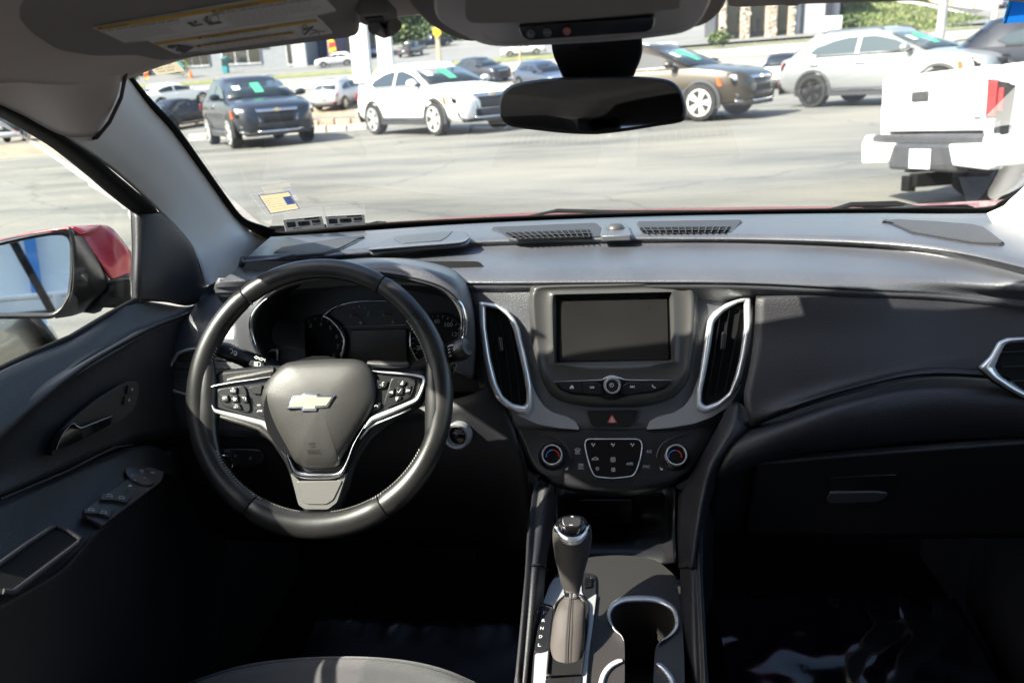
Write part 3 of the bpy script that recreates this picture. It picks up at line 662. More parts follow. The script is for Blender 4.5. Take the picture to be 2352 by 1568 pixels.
dial(gq[0], gq[1], 63, ['1','2','3','4','5','6','7','8'], 175, -30.6, [190 - 15.3 * k for k in range(17)])
sp = (gq[0] + 274, gq[1] - 6)
dial(sp[0], sp[1], 63, ['20','40','60','80','100','120'], 200, -36, [210 - 12 * k for k in range(20)])
ribbon('needle', CP, [gq, Q('M4', (520,868))[0]], [2.2, 1.2], MPR, clu, .003, .002, 3, .001, 2)
tube('dial_chrome', [CP.hit(x, y, .006) for x, y in Q('M4', (770,430),(830,455),(900,520),(950,590),(980,660),(985,730),(970,800),(945,870))], .0022, MCH, clu, 8)
tube('dial_chrome', [CP.hit(x, y, .006) for x, y in Q('M4', (1685,600),(1668,680),(1680,760),(1720,850),(1755,905))], .0022, MCH, clu, 8)
ribbon('gauge_brow', CP, Q('M4', (755,430),(800,395),(870,345),(980,305),(1150,275),(1390,270),(1500,275)), [1,7,4,2.5,2,2,1.5], MCH, clu, .004, .003)
panel('info_screen', CP, rnd(Q('M4', (1050,575),(1630,560),(1640,905),(1070,930)), 3), MLCD, clu, .004, .004, 0, .0008)
strokes('gauge_divider', CP, [Q('M4', (950,542),(1630,520))], 1.0, MPG, clu, .0022)
for b_, x, y in (('E',1045,440),('F',1228,432),('C',1385,430)): text(b_, CP, 'M4', x, y, 18, 26, MPG, clu, .0022)
strokes('gauge_ticks', CP, [Q('M4', (1080,342),(1092,352)), Q('M4', (1140,320),(1140,338)), Q('M4', (1203,338),(1195,348)), Q('M4', (1228,392),(1242,388)), Q('M4',(1385,384),(1400,390))], 1.3, MPG, clu, .0022)
fills('fuel_icon', CP, [Q('M4', (1145,485),(1172,485),(1172,515),(1145,515)), Q('M4', (1130,500),(1140,494),(1140,506))], MPG, clu, .0022)
strokes('coolant_icon', CP, [Q('M4', (1492,475),(1492,498)), Q('M4', (1478,500),(1508,498))], 1.6, MPG, clu, .0022)
ribbon('needle', CP, Q('M4', (1045,402),(1130,440)), [3, 1.4], MPR, clu, .003, .002, 3, .001, 2)
ribbon('needle', CP, Q('M4', (1390,398),(1480,425)), [3, 1.4], MPR, clu, .003, .002, 3, .001, 2)
LP = Plane(P(600, 760, 1.122), V((0, -1, .12)))
ribbon('hood_chrome', LP, Q('M4', (222,212),(120,290),(40,390),(12,500),(20,620),(60,740),(120,850)), [2,7,10,12,11,9,5], MCH, dash, 0, .005)
ribbon('hood_chrome', LP, Q('M4', (1775,95),(1830,92),(1960,145),(2100,225),(2200,310),(2240,420),(2245,520),(2235,640),(2205,700),(2160,900),(2120,1040)), [2,5,8,9,11,13,14,13,11,10,4], MCH, dash, 0, .005)
# ------------------------------------------------------------------ driver side lower dash, left vent
ld = [[(430,690,1.36),(520,668,1.33),(600,690,1.30),(700,720,1.27)],
      [(400,745,1.25),(480,715,1.235),(590,735,1.22),(700,760,1.22)],
      [(385,790,1.215),(470,770,1.20),(590,775,1.19),(700,800,1.19)],
      [(375,815,1.20),(470,803,1.19),(590,803,1.185),(700,830,1.185)],
      [(370,920,1.17),(470,915,1.165),(600,920,1.16),(700,930,1.16)],
      [(390,990,1.165),(480,1000,1.16),(620,1005,1.155),(700,1010,1.155)]]
loft('driver_side_trim', [[P(*q) for q in r] for r in ld], MD, dash, 5, 4, solid=.01)
kd = [[(380,960,1.17),(560,970,1.165),(760,960,1.17),(940,940,1.17),(1100,900,1.17),(1130,860,1.19)],
      [(392,1060,1.17),(560,1080,1.165),(760,1080,1.165),(940,1070,1.165),(1110,1050,1.16),(1190,1020,1.15)],
      [(410,1150,1.20),(560,1170,1.20),(760,1180,1.20),(940,1180,1.20),(1100,1180,1.19),(1215,1150,1.15)],
      [(430,1230,1.30),(560,1240,1.30),(760,1250,1.30),(940,1255,1.30),(1100,1260,1.28),(1212,1260,1.15)]]
loft('knee_panel', [[P(*q) for q in r] for r in kd], MLD, dash, 5, 4, solid=.01)
LV = Plane(P(410, 860, 1.185), V((-.1, -1, .25)))
o_ = [(470,795),(430,799),(405,808),(390,832),(376,872),(380,893),(405,906),(440,913),(475,913)]; i__ = [(470,803),(436,807),(412,814),(398,836),(385,872),(389,888),(410,897),(440,904),(475,904)]
fr_ = frame('air_vent', LV, rnd(o_, 3) + [(640,930),(640,800)], rnd(i__, 3) + [(632,920),(632,808)], MVC, dash, .004, .006, 90, label='slim chrome rimmed vent beside the driver door')
panel('vent_shade_sheet', LV, [(405,812),(640,806),(640,918),(440,902),(392,880)], MRUB, fr_, -.002, .004, 0, 0)  # flat black sheet painted as the shaded depth behind the vanes
for k in range(4): ribbon('vent_vane', LV, [(396, 828 + 19 * k), (640, 826 + 21 * k)], [3, 3], MBS, fr_, .002, .003, 3, .002, 1)
LPL = Plane(P(545, 1050, 1.160), V((0, -1, .15)))
hs = panel('headlight_switch', LPL, rnd(Q('E', (400,1435),(660,1440),(720,1450),(735,1500),(720,1550),(640,1568),(400,1575)), 10), MBS, dash, .006, .006, 0, .0015)
(hx, hy), = Q('E', (452, 1540)); lathe('switch_dial', LPL.hit(hx, hy, .008), LPL.n, [(.0165,0),(.0165,.008),(.013,.011),(.001,.0115)], MCH, hs)
lathe('dial_face', LPL.hit(hx, hy, .0185), LPL.n, [(.0125,0),(.012,.002),(.001,.0022)], MBS, hs)
text('AUTO', LPL, 'E', 445, 1462, 44, 16, MPG, hs, .0078); text('D', LPL, 'E', 520, 1494, 20, 14, MPG, hs, .0078); text('D', LPL, 'E', 628, 1512, 20, 18, MPG, hs, .0078)
SBP = Plane(P(1056, 996, 1.15), V((-.1, -1, .25)))
sb = lathe('start_button', SBP.hit(1056, 996, -.01), SBP.n, [(.0205,0),(.0205,.020),(.0185,.024),(.0150,.0225),(.0148,.016)], MSC, dash, 36)
lathe('button_cap', SBP.hit(1056, 996, .0), SBP.n, [(.0147,0),(.0147,.0085),(.0135,.0095),(.001,.010)], MGB, sb, 30)
text('ENGINE', SBP, 'E', 2117, 1312, 54, 14, MPG, sb, .0105, -.03); text('START/STOP', SBP, 'E', 2100, 1330, 88, 14, MPG, sb, .0105, -.03)
# ------------------------------------------------------------------ centre stack
ST = Plane(P(1408, 755, 1.195), V((0, -math.cos(R(17)), math.sin(R(17)))))
CL = Plane(ST.hit(1408, 990), V((0, -math.cos(R(33)), math.sin(R(33)))))
cs = [[ST.hit(1062,640,-.014), ST.hit(1240,646,-.010), ST.hit(1408,644,-.010), ST.hit(1580,643,-.010), ST.hit(1745,648,-.012)],
      [ST.hit(1075,690,-.016), ST.hit(1240,690,-.004), ST.hit(1408,690,-.004), ST.hit(1580,690,-.004), ST.hit(1742,680,-.012)],
      [ST.hit(1085,800,-.025), ST.hit(1240,800,-.004), ST.hit(1408,800,-.004), ST.hit(1580,800,-.004), ST.hit(1738,790,-.025)],
      [ST.hit(1105,900,-.025), ST.hit(1250,900,-.004), ST.hit(1408,900,-.004), ST.hit(1570,900,-.004), ST.hit(1712,890,-.025)],
      [ST.hit(1150,985,-.018), ST.hit(1260,985,-.002), ST.hit(1408,985,-.002), ST.hit(1560,985,-.002), ST.hit(1672,975,-.018)]]
stack = loft('centre_stack', cs, MD, dash, 6, 5, solid=.01)
# climate panel body with rolled bottom
cb = [[CL.hit(1165,960,-.012), CL.hit(1280,965,-.004), CL.hit(1408,967,-.003), CL.hit(1540,965,-.004), CL.hit(1668,955,-.012)],
      [CL.hit(1192,1010,-.010), CL.hit(1290,1010,0), CL.hit(1408,1010,0), CL.hit(1540,1010,0), CL.hit(1640,1005,-.010)],
      [CL.hit(1222,1070,-.008), CL.hit(1300,1075,0), CL.hit(1408,1080,0), CL.hit(1520,1075,0), CL.hit(1600,1068,-.008)],
      [CL.hit(1256,1096,-.006), CL.hit(1320,1102,0), CL.hit(1408,1106,0), CL.hit(1500,1102,0), CL.hit(1566,1094,-.006)],
      [CL.hit(1272,1112,-.012), CL.hit(1330,1122,-.006), CL.hit(1408,1128,-.006), CL.hit(1490,1122,-.006), CL.hit(1550,1110,-.012)],
      [CL.hit(1290,1122,-.04), CL.hit(1335,1132,-.035), CL.hit(1408,1140,-.035), CL.hit(1485,1132,-.035), CL.hit(1535,1120,-.04)]]
clim = loft('climate_panel', cb, MBS, dash, 6, 5, solid=.008)
# screen bezel
bo = Q('F', (580,200),(640,163),(1150,147),(1680,131),(1745,150),(1790,215),(1793,420),(1768,640),(1742,800),(1690,905),(1600,985),(1400,1040),(1170,1046),(950,1036),(780,992),(700,915),(650,800),(602,620),(575,420),(566,250))
bo = [tuple(V(p).xy) for p in spl([(x, y, 0) for x, y in bo], 4, True)]
bi = rnd(Q('F', (768,242),(1586,225),(1602,706),(770,722)), 3)
def bprof(s): 
    return .016 * (1 - (1 - min(1, s / .22)) ** 2.5) if s < .22 else (.016 - .003 * math.sin(math.pi * (s - .22) / .62) if s < .86 else .016 - .011 * ((s - .86) / .14))
bz = frame('screen_bezel', ST, bo, bi, MBZ, dash, 0, .01, 240, 22, .012, bprof)
panel('bezel_floor', ST, rnd(Q('F', (740,215),(1610,200),(1625,730),(745,745)), 4), MRUB, bz, .002, .004, 0, 0)
panel('touchscreen', ST, rnd(Q('F', (792,270),(1572,258),(1584,704),(790,714)), 3), MSCR, bz, .0045, .003, 0, .0006)
ribbon('chrome_strip', ST, Q('F', (755,862),(900,857),(1080,850),(1125,836),(1170,822),(1230,836),(1290,850),(1450,851),(1600,852)), [1,2.4,3,4,5,4,3,2.4,1], MVC, bz, .017, .003)
panel('button_well', ST, rnd(Q('F', (757,868),(1598,858),(1560,908),(1480,938),(1290,960),(1200,995),(1140,995),(1080,972),(880,955),(795,920)), 5), MRUB, bz, .0168, .003, 0, .0005)
for q in (((768,873),(948,868),(953,940),(880,934),(810,910)), ((956,868),(1050,864),(1090,885),(1105,945),(1075,955),(960,942)), ((1250,890),(1290,864),(1392,866),(1384,940),(1280,955),(1240,942)), ((1398,866),(1588,862),(1548,900),(1470,925),(1390,938))):
    panel('media_button', ST, rnd(Q('F', *q), 2), MBS, bz, .0195, .004, 0, .001)
fills('home_icon', ST, [Q('F', (865,905),(882,885),(900,905),(894,905),(894,913),(886,913),(886,904),(878,904),(878,913),(870,913))], MPW, bz, .0202)
fills('skip_icon', ST, [Q('F', (1042,892),(1030,902),(1042,912)), Q('F', (1030,892),(1018,902),(1030,912)), Q('F', (1012,892),(1016,892),(1016,912),(1012,912))], MPW, bz, .0202)
fills('skip_icon', ST, [Q('F', (1304,888),(1316,898),(1304,908)), Q('F', (1316,888),(1328,898),(1316,908)), Q('F', (1330,888),(1334,888),(1334,908),(1330,908))], MPW, bz, .0202)
strokes('phone_icon', ST, [Q('F', (1464,884),(1468,896),(1478,904),(1488,904))], 2.2, MPW, bz, .0202)
KN = ST.hit(*Q('F', (1173, 885))[0], .012)
kr = (ST.hit(*Q('F', (1173 + 58, 885))[0], .03) - ST.hit(*Q('F', (1173, 885))[0], .03)).length
kb = lathe('volume_knob', KN, ST.n, [(kr * 1.15, 0), (kr * 1.1, .010), (kr * 1.0, .016), (kr * .93, .0185), (kr * .80, .0180), (kr * .78, .015)], MSC, bz, 40)
lathe('knob_face', KN, ST.n, [(kr * .77, .008), (kr * .77, .0155), (kr * .70, .0165), (.0005, .0168)], MBS, kb, 36)
strokes('power_icon', ST, [Q('F', *arc(1170, 886, 13, 120, 420, 14)), Q('F', (1170, 868), (1170, 884))], 1.3, MPW, kb, .0293)
# centre vents
def vent(outer, inner, shade_px, vanes, tab, wing, lab):
    f = frame('air_vent', ST, rnd(Q('F', *outer), 3), rnd(Q('F', *inner), 3), MVC, dash, .004, .007, 120, 8, .02, label=lab)
    panel('vent_shade_sheet', ST, Q('F', *shade_px), MRUB, f, -.001, .003, 0, 0)  # black sheet in place of real depth, its colour standing for shade
    for a, b in vanes:
        m_ = ((a[0] + b[0]) / 2 + (8 if a[0] < b[0] else 6), (a[1] + b[1]) / 2)
        ribbon('vent_vane', ST, Q('F', a, m_, b), [2.6, 3.2, 2.6], MBS, f, .0005, .0065, 3, .001, 5)
    panel('vent_tab', ST, rnd(Q('F', *tab), 3), MBS, f, .011, .008, 0, .002)
    strokes('tab_accent', ST, [Q('F', ((tab[0][0] + tab[1][0]) / 2, tab[0][1] + 14), ((tab[2][0] + tab[3][0]) / 2 + 2, tab[2][1] - 14))], 2.2, MCH, f, .0115)
    w = panel('vent_wing', ST, rnd(Q('F', *wing), 5), MSC, dash, .004, .014, 0, .003, seg=4)
    return f
vent(((208,280),(330,298),(420,345),(470,405),(505,480),(545,650),(580,800),(597,900),(592,1050),(565,1102),(490,1092),(400,1045),(335,985),(280,860),(238,660),(212,430)),
     ((258,318),(350,342),(415,395),(458,490),(498,660),(530,800),(552,935),(552,1010),(532,1036),(450,1018),(385,965),(340,870),(297,700),(264,480)),
     ((240,300),(440,380),(570,930),(560,1050),(440,1040),(320,900),(250,500)),
     (((283,385),(382,985)), ((355,380),(448,1005)), ((430,425),(508,1015))), ((342,540),(376,540),(386,642),(354,646)),
     ((555,760),(590,880),(625,960),(680,1040),(740,1085),(850,1118),(905,1148),(938,1208),(800,1198),(640,1170),(480,1100),(555,1100),(588,1050)), 'left of the two upright chrome vents, next to the instrument cluster')
vent(((2188,232),(2110,252),(1990,298),(1905,358),(1862,420),(1835,600),(1808,780),(1785,920),(1786,1060),(1840,1098),(1930,1060),(2040,975),(2110,840),(2160,640),(2192,430)),
     ((2124,283),(2070,300),(1970,365),(1912,440),(1886,620),(1853,800),(1822,950),(1822,1008),(1850,1036),(1945,1002),(2020,935),(2062,820),(2094,690),(2128,480)),
     ((2140,270),(1900,420),(1800,1000),(1850,1050),(2060,930),(2140,500)),
     (((1955,375),(1858,970)), ((2022,345),(1918,960)), ((2098,345),(1990,930))), ((1970,502),(2006,505),(1992,632),(1955,628)),
     ((1830,780),(1785,880),(1755,960),(1700,1040),(1620,1088),(1510,1115),(1448,1148),(1420,1208),(1600,1192),(1760,1166),(1900,1115),(2030,1030),(2110,880),(2040,975),(1930,1060),(1840,1098),(1790,1065)), 'right of the two upright chrome vents, next to the passenger trim')
# hazard switch
hz = panel('hazard_switch', ST, rnd(Q('F', (990,1074),(1362,1068),(1335,1160),(1300,1192),(1050,1194),(1020,1170)), 4), MBS, dash, .003, .008, 0, .0015)
strokes('hazard_icon', ST, [Q('F', (1172,1104),(1142,1155),(1206,1155),(1172,1104))], 2.4, MPR, hz, .0036)
strokes('hazard_icon', ST, [Q('F', (1172,1116),(1153,1150),(1194,1150),(1172,1116)), Q('F', (1172,1130),(1165,1144),(1182,1144),(1172,1130))], 1.1, MPW, hz, .0038)
# climate controls
co = rnd(Q('L', (900,790),(1460,790),(1497,850),(1480,980),(1440,1120),(1395,1192),(1180,1217),(985,1196),(945,1120),(905,990),(876,850)), 9)
frame('control_trim', CL, co, inset2(co, 3.4), MVC, clim, .002, .003, 110, 5)
panel('control_face', CL, inset2(co, 3.0), MGB, clim, .0028, .004, 0, 0)
def seat_icon(x, y, s): return [Q('L', (x, y - 20*s), (x + 8, y - 18*s), (x + 12, y), (x + 34, y), (x + 34, y + 12), (x + 6, y + 12))]
for x in (975, 1182, 1385):
    fills('airflow_icon', CL, [Q('L', (x-8,870),(x-4,878),(x+8,866),(x+18,852),(x+14,848),(x+4,860)), Q('L', *arc(x+16,845,4,0,360,8)[:-1])], MPG, clim, .0036)
    strokes('airflow_icon', CL, [Q('L', (x-22,846),(x-8,846)), Q('L', (x-16,856),(x-4,850))], 1.1, MPG, clim, .0036)
strokes('recirculate_icon', CL, [Q('L', (960,1012),(968,1000),(980,998),(990,988),(1008,990),(1024,1002),(1027,1012),(960,1012))], 1.3, MPG, clim, .0036)
for x, y, s in ((1182,1012,12),(1184,1118,9.5)):
    strokes('fan_icon', CL, [Q('L', *arc(x + s*.9*a, y + s*.9*b, s, 0, 360, 10)) for a, b in ((-1,-1),(1,-1),(-1,1),(1,1))], 1.2, MPG, clim, .0036)
strokes('power_icon', CL, [Q('L', *arc(1019, 1107, 15, 120, 420, 12)), Q('L', (1019,1088),(1019,1104))], 1.2, MPG, clim, .0036)
text('AUTO', CL, 'L', 1322, 1070, 70, 28, MPG, clim, .0036); text('A/C', CL, 'L', 1533, 942, 54, 30, MPG, clim, .0014); text('SYNC', CL, 'L', 1494, 1100, 76, 30, MPG, clim, .0014)
text('MAX', CL, 'L', 786, 956, 52, 22, MPG, clim, .0014); text('REAR', CL, 'L', 818, 1112, 56, 20, MPG, clim, .0014)
strokes('defrost_icon', CL, [Q('L', (783,905),(810,893),(840,905),(826,928),(796,928),(783,905)), Q('L', (800,912),(824,912)), Q('L', (802,920),(822,920)), Q('L', (824,1058),(868,1058),(866,1082),(826,1082),(824,1058)), Q('L', (836,1070),(858,1070))], 1.0, MPG, clim, .0014)
fills('seat_icon', CL, [Q('L', (708,1086),(714,1088),(708,1120),(682,1120),(680,1106),(700,1104)), Q('L', (1668,1086),(1676,1086),(1682,1104),(1704,1106),(1698,1122),(1680,1120))], MPG, clim, .0014)
for (x, y, r_) in ((550, 978, 108), (1830, 980, 112)):
    (kx, ky), = Q('L', (x, y)); (k2, k3), = Q('L', (x + r_, y)); rr = (CL.hit(k2, k3, .02) - CL.hit(kx, ky, .02)).length; o = CL.hit(kx, ky, -.002)
    kb = lathe('temperature_knob', o, CL.n, [(rr * 1.28, 0), (rr * 1.25, .004), (rr * 1.03, .008), (rr * 1.02, .020), (rr * .98, .0235), (rr * .88, .0235), (rr * .84, .018)], MVC, clim, 44)
    lathe('knob_collar', o, CL.n, [(rr * 1.4, 0), (rr * 1.34, .004), (rr * 1.1, .0075), (rr * 1.09, .008)], MBS, kb, 44)
    lathe('knob_face', o, CL.n, [(rr * .86, .01), (rr * .86, .0185), (.0005, .019)], MGB, kb, 36)
    strokes('cold_arc', CL, [arc(kx, ky, 14.5, 95, 185, 10)], 2.4, MPBL, kb, .0185); strokes('warm_arc', CL, [arc(kx, ky, 14.5, -5, 88, 10)], 2.4, MPR, kb, .0185)
    v = []; f = []; n = 60                                                    # knurled edge
    u = CL.n.orthogonal().normalized(); w = CL.n.cross(u)
    for k in range(n):
        a = 2 * math.pi * k / n; a2 = a + .05
        for hh in (.009, .019):
            for aa, r2 in ((a, 1.02), ((a + a2) / 2, 1.05), (a2, 1.02)): v.append(o + CL.n * hh + (u * math.cos(aa) + w * math.sin(aa)) * rr * r2)
        b0 = k * 6; f += [(b0, b0+1, b0+4, b0+3), (b0+1, b0+2, b0+5, b0+4)]
    mk('knob_knurl', v, f, MSC, kb, face_cam=None, smooth=False)
    sg = 1 if x < 1000 else -1
ribbon('panel_crease', CL, Q('L', (430,750),(560,785),(660,840),(715,920),(742,995)), [.6,2.2,4.5,5,2], MBZ, clim, .0, .0022)
ribbon('panel_crease', CL, Q('L', (1950,740),(1800,790),(1700,850),(1655,920),(1635,995)), [.6,2.2,4.5,5,2], MBZ, clim, .0, .0022)
# storage cubby under the climate panel
bw = [P(1285,1122,1.28), P(1548,1122,1.28), P(1548,1262,1.25), P(1285,1262,1.25)]
loft('cubby_wall', [[P(1278,1120,1.14), P(1300,1120,1.28), P(1520,1120,1.28), P(1548,1120,1.14)], [P(1282,1200,1.12), P(1300,1200,1.27), P(1520,1200,1.27), P(1545,1200,1.12)], [P(1285,1290,1.04), P(1300,1290,1.13), P(1520,1290,1.13), P(1548,1290,1.04)]], MBS, dash, 3, 3, solid=.005)
UP_ = Plane(P(1400, 1170, 1.268), V((0, -1, .1)))
pp_ = panel('socket_panel', UP_, rnd(Q('M8', (830,395),(1375,395),(1380,560),(1360,630),(830,630)), 4), MBS, dash, .004, .006, 0, .001)
strokes('socket_outline', UP_, [Q('M8', (1075,485),(1165,485),(1165,522),(1075,522),(1075,485)), Q('M8', *arc(1255,502,18,0,360,12)), Q('M8', *arc(970,502,22,0,360,10, 10))], 1.2, MBZ, pp_, .005)
strokes('cubby_edge', UP_, [Q('M8', (1738,370),(1742,700))], 2, MDL, dash, .03)
# outer right vent at the frame edge
RV = Plane(P(2300, 850, 1.08), V((.1, -1, .2)))
o_ = Q('G', (2020,1120),(2100,1040),(2160,935),(2230,905),(2420,895),(2700,900),(2700,1400),(2420,1380),(2250,1290),(2120,1205)); i__ = Q('G', (2140,1120),(2170,1040),(2215,955),(2260,938),(2420,925),(2660,930),(2660,1360),(2430,1330),(2300,1260),(2180,1180))
rv = frame('air_vent', RV, rnd(o_, 4), rnd(i__, 4), MVC, dash, .004, .009, 120, 8, .02, label='chrome rimmed vent cut by the right edge of the photo')
panel('vent_shade_sheet', RV, Q('G', (2150,1120),(2230,945),(2680,930),(2680,1380),(2420,1340)), MRUB, rv, -.001, .003, 0, 0)  # vent's inner shade painted as a flat black sheet
for k in range(3): ribbon('vent_vane', RV, Q('G', (2190, 1010 + 105 * k), (2700, 985 + 110 * k)), [3, 3], MBS, rv, .0005, .007, 3, .001, 3)
panel('vent_wing', RV, Q('G', (2020,1122),(2120,1205),(2250,1290),(2420,1378),(2300,1330),(2130,1230)), MGB, rv, .006, .006, 0, .001)
# ------------------------------------------------------------------ column stalks
SP = Plane(P(560, 830, 1.085), V((0, -1, .3)))
sk = tube('indicator_stalk', [P(x, y, Y) for x, y, Y in ((488,798,1.075),(520,806,1.075),(560,822,1.085),(600,838,1.10),(680,860,1.12))], [(.012,.010),(.0135,.012),(.013,.012),(.014,.013),(.014,.013)], MBS, dash, 14, label='left column stalk with lamp and indicator symbols')
SP = Plane(P(560, 822, 1.068), V((.02, -1, .35)))
strokes('lamp_symbol', SP, [Q('E', (465,712),(478,712)), Q('E', (465,722),(480,722)), Q('E', (466,732),(482,732)), Q('E', (467,742),(484,742)), Q('E', (488,712),(502,714),(510,730),(500,748),(488,746),(488,712)), Q('E', (515,742),(525,730),(538,738),(532,750)), Q('E', (516,750),(526,762),(540,752))], 1.5, MPW, sk, .004)
strokes('arrow_symbol', SP, [Q('E', (664,774),(680,765),(680,770),(698,776),(698,786),(680,782),(680,788),(664,774)), Q('E', (735,790),(715,778),(715,784),(700,780),(700,792),(715,795),(715,800),(735,790)), Q('E', (742,786),(740,806))], 1.1, MPW, sk, .002)
panel('auto_lamp_button', SP, rnd(Q('E', (640,795),(735,815),(735,845),(715,860),(630,838),(622,825)), 4), MBS, sk, .002, .008, 0, .0015)
strokes('beam_symbol', SP, [Q('E', (664,808),(684,812)), Q('E', (663,817),(683,821)), Q('E', (662,826),(683,830)), Q('E', (663,834),(684,838)), Q('E', *arc(693,825,17,80,-80,8)), Q('E', (688,808),(688,842))], 1.3, MPW, sk, .003)
wk = tube('wiper_stalk', [P(x, y, Y) for x, y, Y in ((960,850,1.13),(1010,825,1.10),(1035,812,1.085),(1066,800,1.07),(1074,797,1.067))], [(.013,.013),(.0145,.0145),(.0155,.0155),(.0155,.0155),(.010,.011)], MBS, dash, 16, label='right column stalk with wiper markings')
SP2 = Plane(P(1045, 808, 1.062), V((.15, -1, .3)))
for b_, x, y, w, hh in (('OFF', 2062, 730, 20, 12), ('INT', 2066, 752, 20, 12), ('ON', 2070, 776, 22, 12), ('REAR', 2106, 728, 40, 16)): text(b_, SP2, 'E', x, y, w, hh, MPW, wk, .004, .4)
strokes('wiper_symbol', SP2, [Q('E', (2062,700),(2085,690),(2105,688)), Q('E', (2110,690),(2132,688),(2128,708),(2114,708),(2110,690)), Q('E', (2070,690),(2100,682))], 1.2, MPW, wk, .004)

loft('dash_end_cover', [[PX(448,672,-.722), PX(478,656,-.705), PX(520,636,-.665), PX(552,624,-.63)], [PX(452,690,-.712), PX(486,672,-.692), PX(528,652,-.655), PX(560,640,-.625)], [PX(470,720,-.70), PX(500,700,-.685), PX(540,676,-.65), PX(575,660,-.62)]], MDD, dash, 4, 4, solid=.006)  # dark piece added to hide the sunlit foot of the pillar trim
# ================================================================== steering wheel
WH = Plane(P(733, 915, 1.03), V((0.03, -math.cos(R(23)), math.sin(R(23)))))
wc = (WH.hit(427, 915) + WH.hit(1040, 915) + WH.hit(733, 592) + WH.hit(733, 1237)) / 4
wu = (WH.hit(1040, 915) - WH.hit(427, 915)).normalized(); wv = WH.n.cross(wu).normalized()
if wv.z < 0: wv = -wv
rx = (WH.hit(1040, 915) - WH.hit(427, 915)).length / 2; ry = (WH.hit(733, 1237) - WH.hit(733, 592)).length / 2
print('wheel radii', rx, ry, wc)
sw = thing('steering_wheel', 'black leather steering wheel with gold bowtie emblem and chrome spokes', 'steering wheel', wc)
def ang_of(px, py): p = WH.hit(px, py) - wc; return math.degrees(math.atan2(p.dot(wv) / ry, p.dot(wu) / rx))
def rimpt(a, d=0, h=0): return wc + wu * math.cos(R(a)) * (rx - d) + wv * math.sin(R(a)) * (ry - d) + WH.n * h
seams = [ang_of(555, 668), ang_of(878, 648), ang_of(878, 1157), ang_of(572, 1167)]   # upper left, upper right, lower right, lower left
def rim_r(a):      # half thickness in plane: fatter at the grips and bottom
    a = a % 360; return .0138 + .0014 * math.cos(R(a)) ** 2 + .0052 * max(0, -math.sin(R(a))) ** 2.5
def seg(a0, a1, m_, smooth_end=1.2, lab=None):
    n = max(8, int(abs(a1 - a0) / 3)); verts = []; sd = 18
    for i in range(n + 1):
        t = i / n; a = a0 + (a1 - a0) * t; r0 = rim_r(a); e = min(t, 1 - t) * abs(a1 - a0)
        k = 1 - .10 * math.exp(-(e / .9) ** 2)
        c = rimpt(a, r0); od = (rimpt(a, 0) - wc).normalized()
        for s in range(sd):
            w = 2 * math.pi * s / sd; rr = r0 * k
            verts.append(c + od * math.cos(w) * rr + WH.n * math.sin(w) * rr * .88)
    f = grid_faces(sd, n + 1, True) + [tuple(range(sd))[::-1], tuple(range(n * sd, (n + 1) * sd))]
    return mk('rim_grip', verts, f, m_, sw, face_cam=None, ang=60, label=lab)
ul, ur, lr, ll = seams
g_ = .35
seg(ur + g_, ul - g_, MLE); seg(ul + g_, 360 + ll - g_, MLE); seg(ll + g_, lr - g_, MLE); seg(lr + g_, ur - g_, MLE)
for a in seams:
    c = rimpt(a, rim_r(a)); od = (rimpt(a, 0) - wc).normalized(); tn = WH.n.cross(od)
    tube('rim_seam', [c + od * math.cos(w) * rim_r(a) * .97 + WH.n * math.sin(w) * rim_r(a) * .86 for w in [2*math.pi*k/20 for k in range(20)]], .0008, MRUB, sw, 5, True)
# thumb bulges where the spokes meet the rim
for pts in (((474,790),(478,840),(478,900),(477,960),(486,1010),(504,1055)), ((991,770),(996,830),(1000,880),(1000,940),(990,1000),(969,1050))):
    tube('rim_bulge', [WH.hit(x, y, .001) for x, y in pts], [.004,.010,.014,.015,.010,.004], MLE, sw, 14, ratio=.75)
def px_st(lst, w):
    v = []; f = []
    for (a0, a1) in lst:
        n = int(abs(a1 - a0) / 1.5)
        for k in range(n):
            a = a0 + (a1 - a0) * (k + .5) / n
            for p0, p1 in ((rimpt(a - .38, rim_r(a) * 1.86, .006), rimpt(a + .30, rim_r(a) * 1.99, .004)),):
                d = (p1 - p0).normalized(); s_ = d.cross(WH.n) * .0009; o = len(v)
                v += [p0 + s_, p0 - s_, p1 - s_, p1 + s_, p0 + WH.n * .0007, p1 + WH.n * .0007]; f += [(o, o+3, o+5, o+4), (o+1, o+4, o+5, o+2)]
    return mk('stitching', v, f, MSTI, sw, smooth=False, face_cam=True, kind='stuff')
px_st([(192, 208), (155, 172), (205, 262), (278, 335), (8, 40)], 1)
# back body of the spokes
panel('spoke_body', WH, rnd([(478,878),(500,850),(612,838),(700,842),(780,842),(870,838),(972,850),(988,872),(970,930),(900,970),(850,1010),(815,1068),(800,1120),(770,1190),(735,1196),(700,1188),(672,1120),(655,1068),(620,1015),(560,975),(500,950)], 10), MBS, sw, -.004, .02, 0, .006)
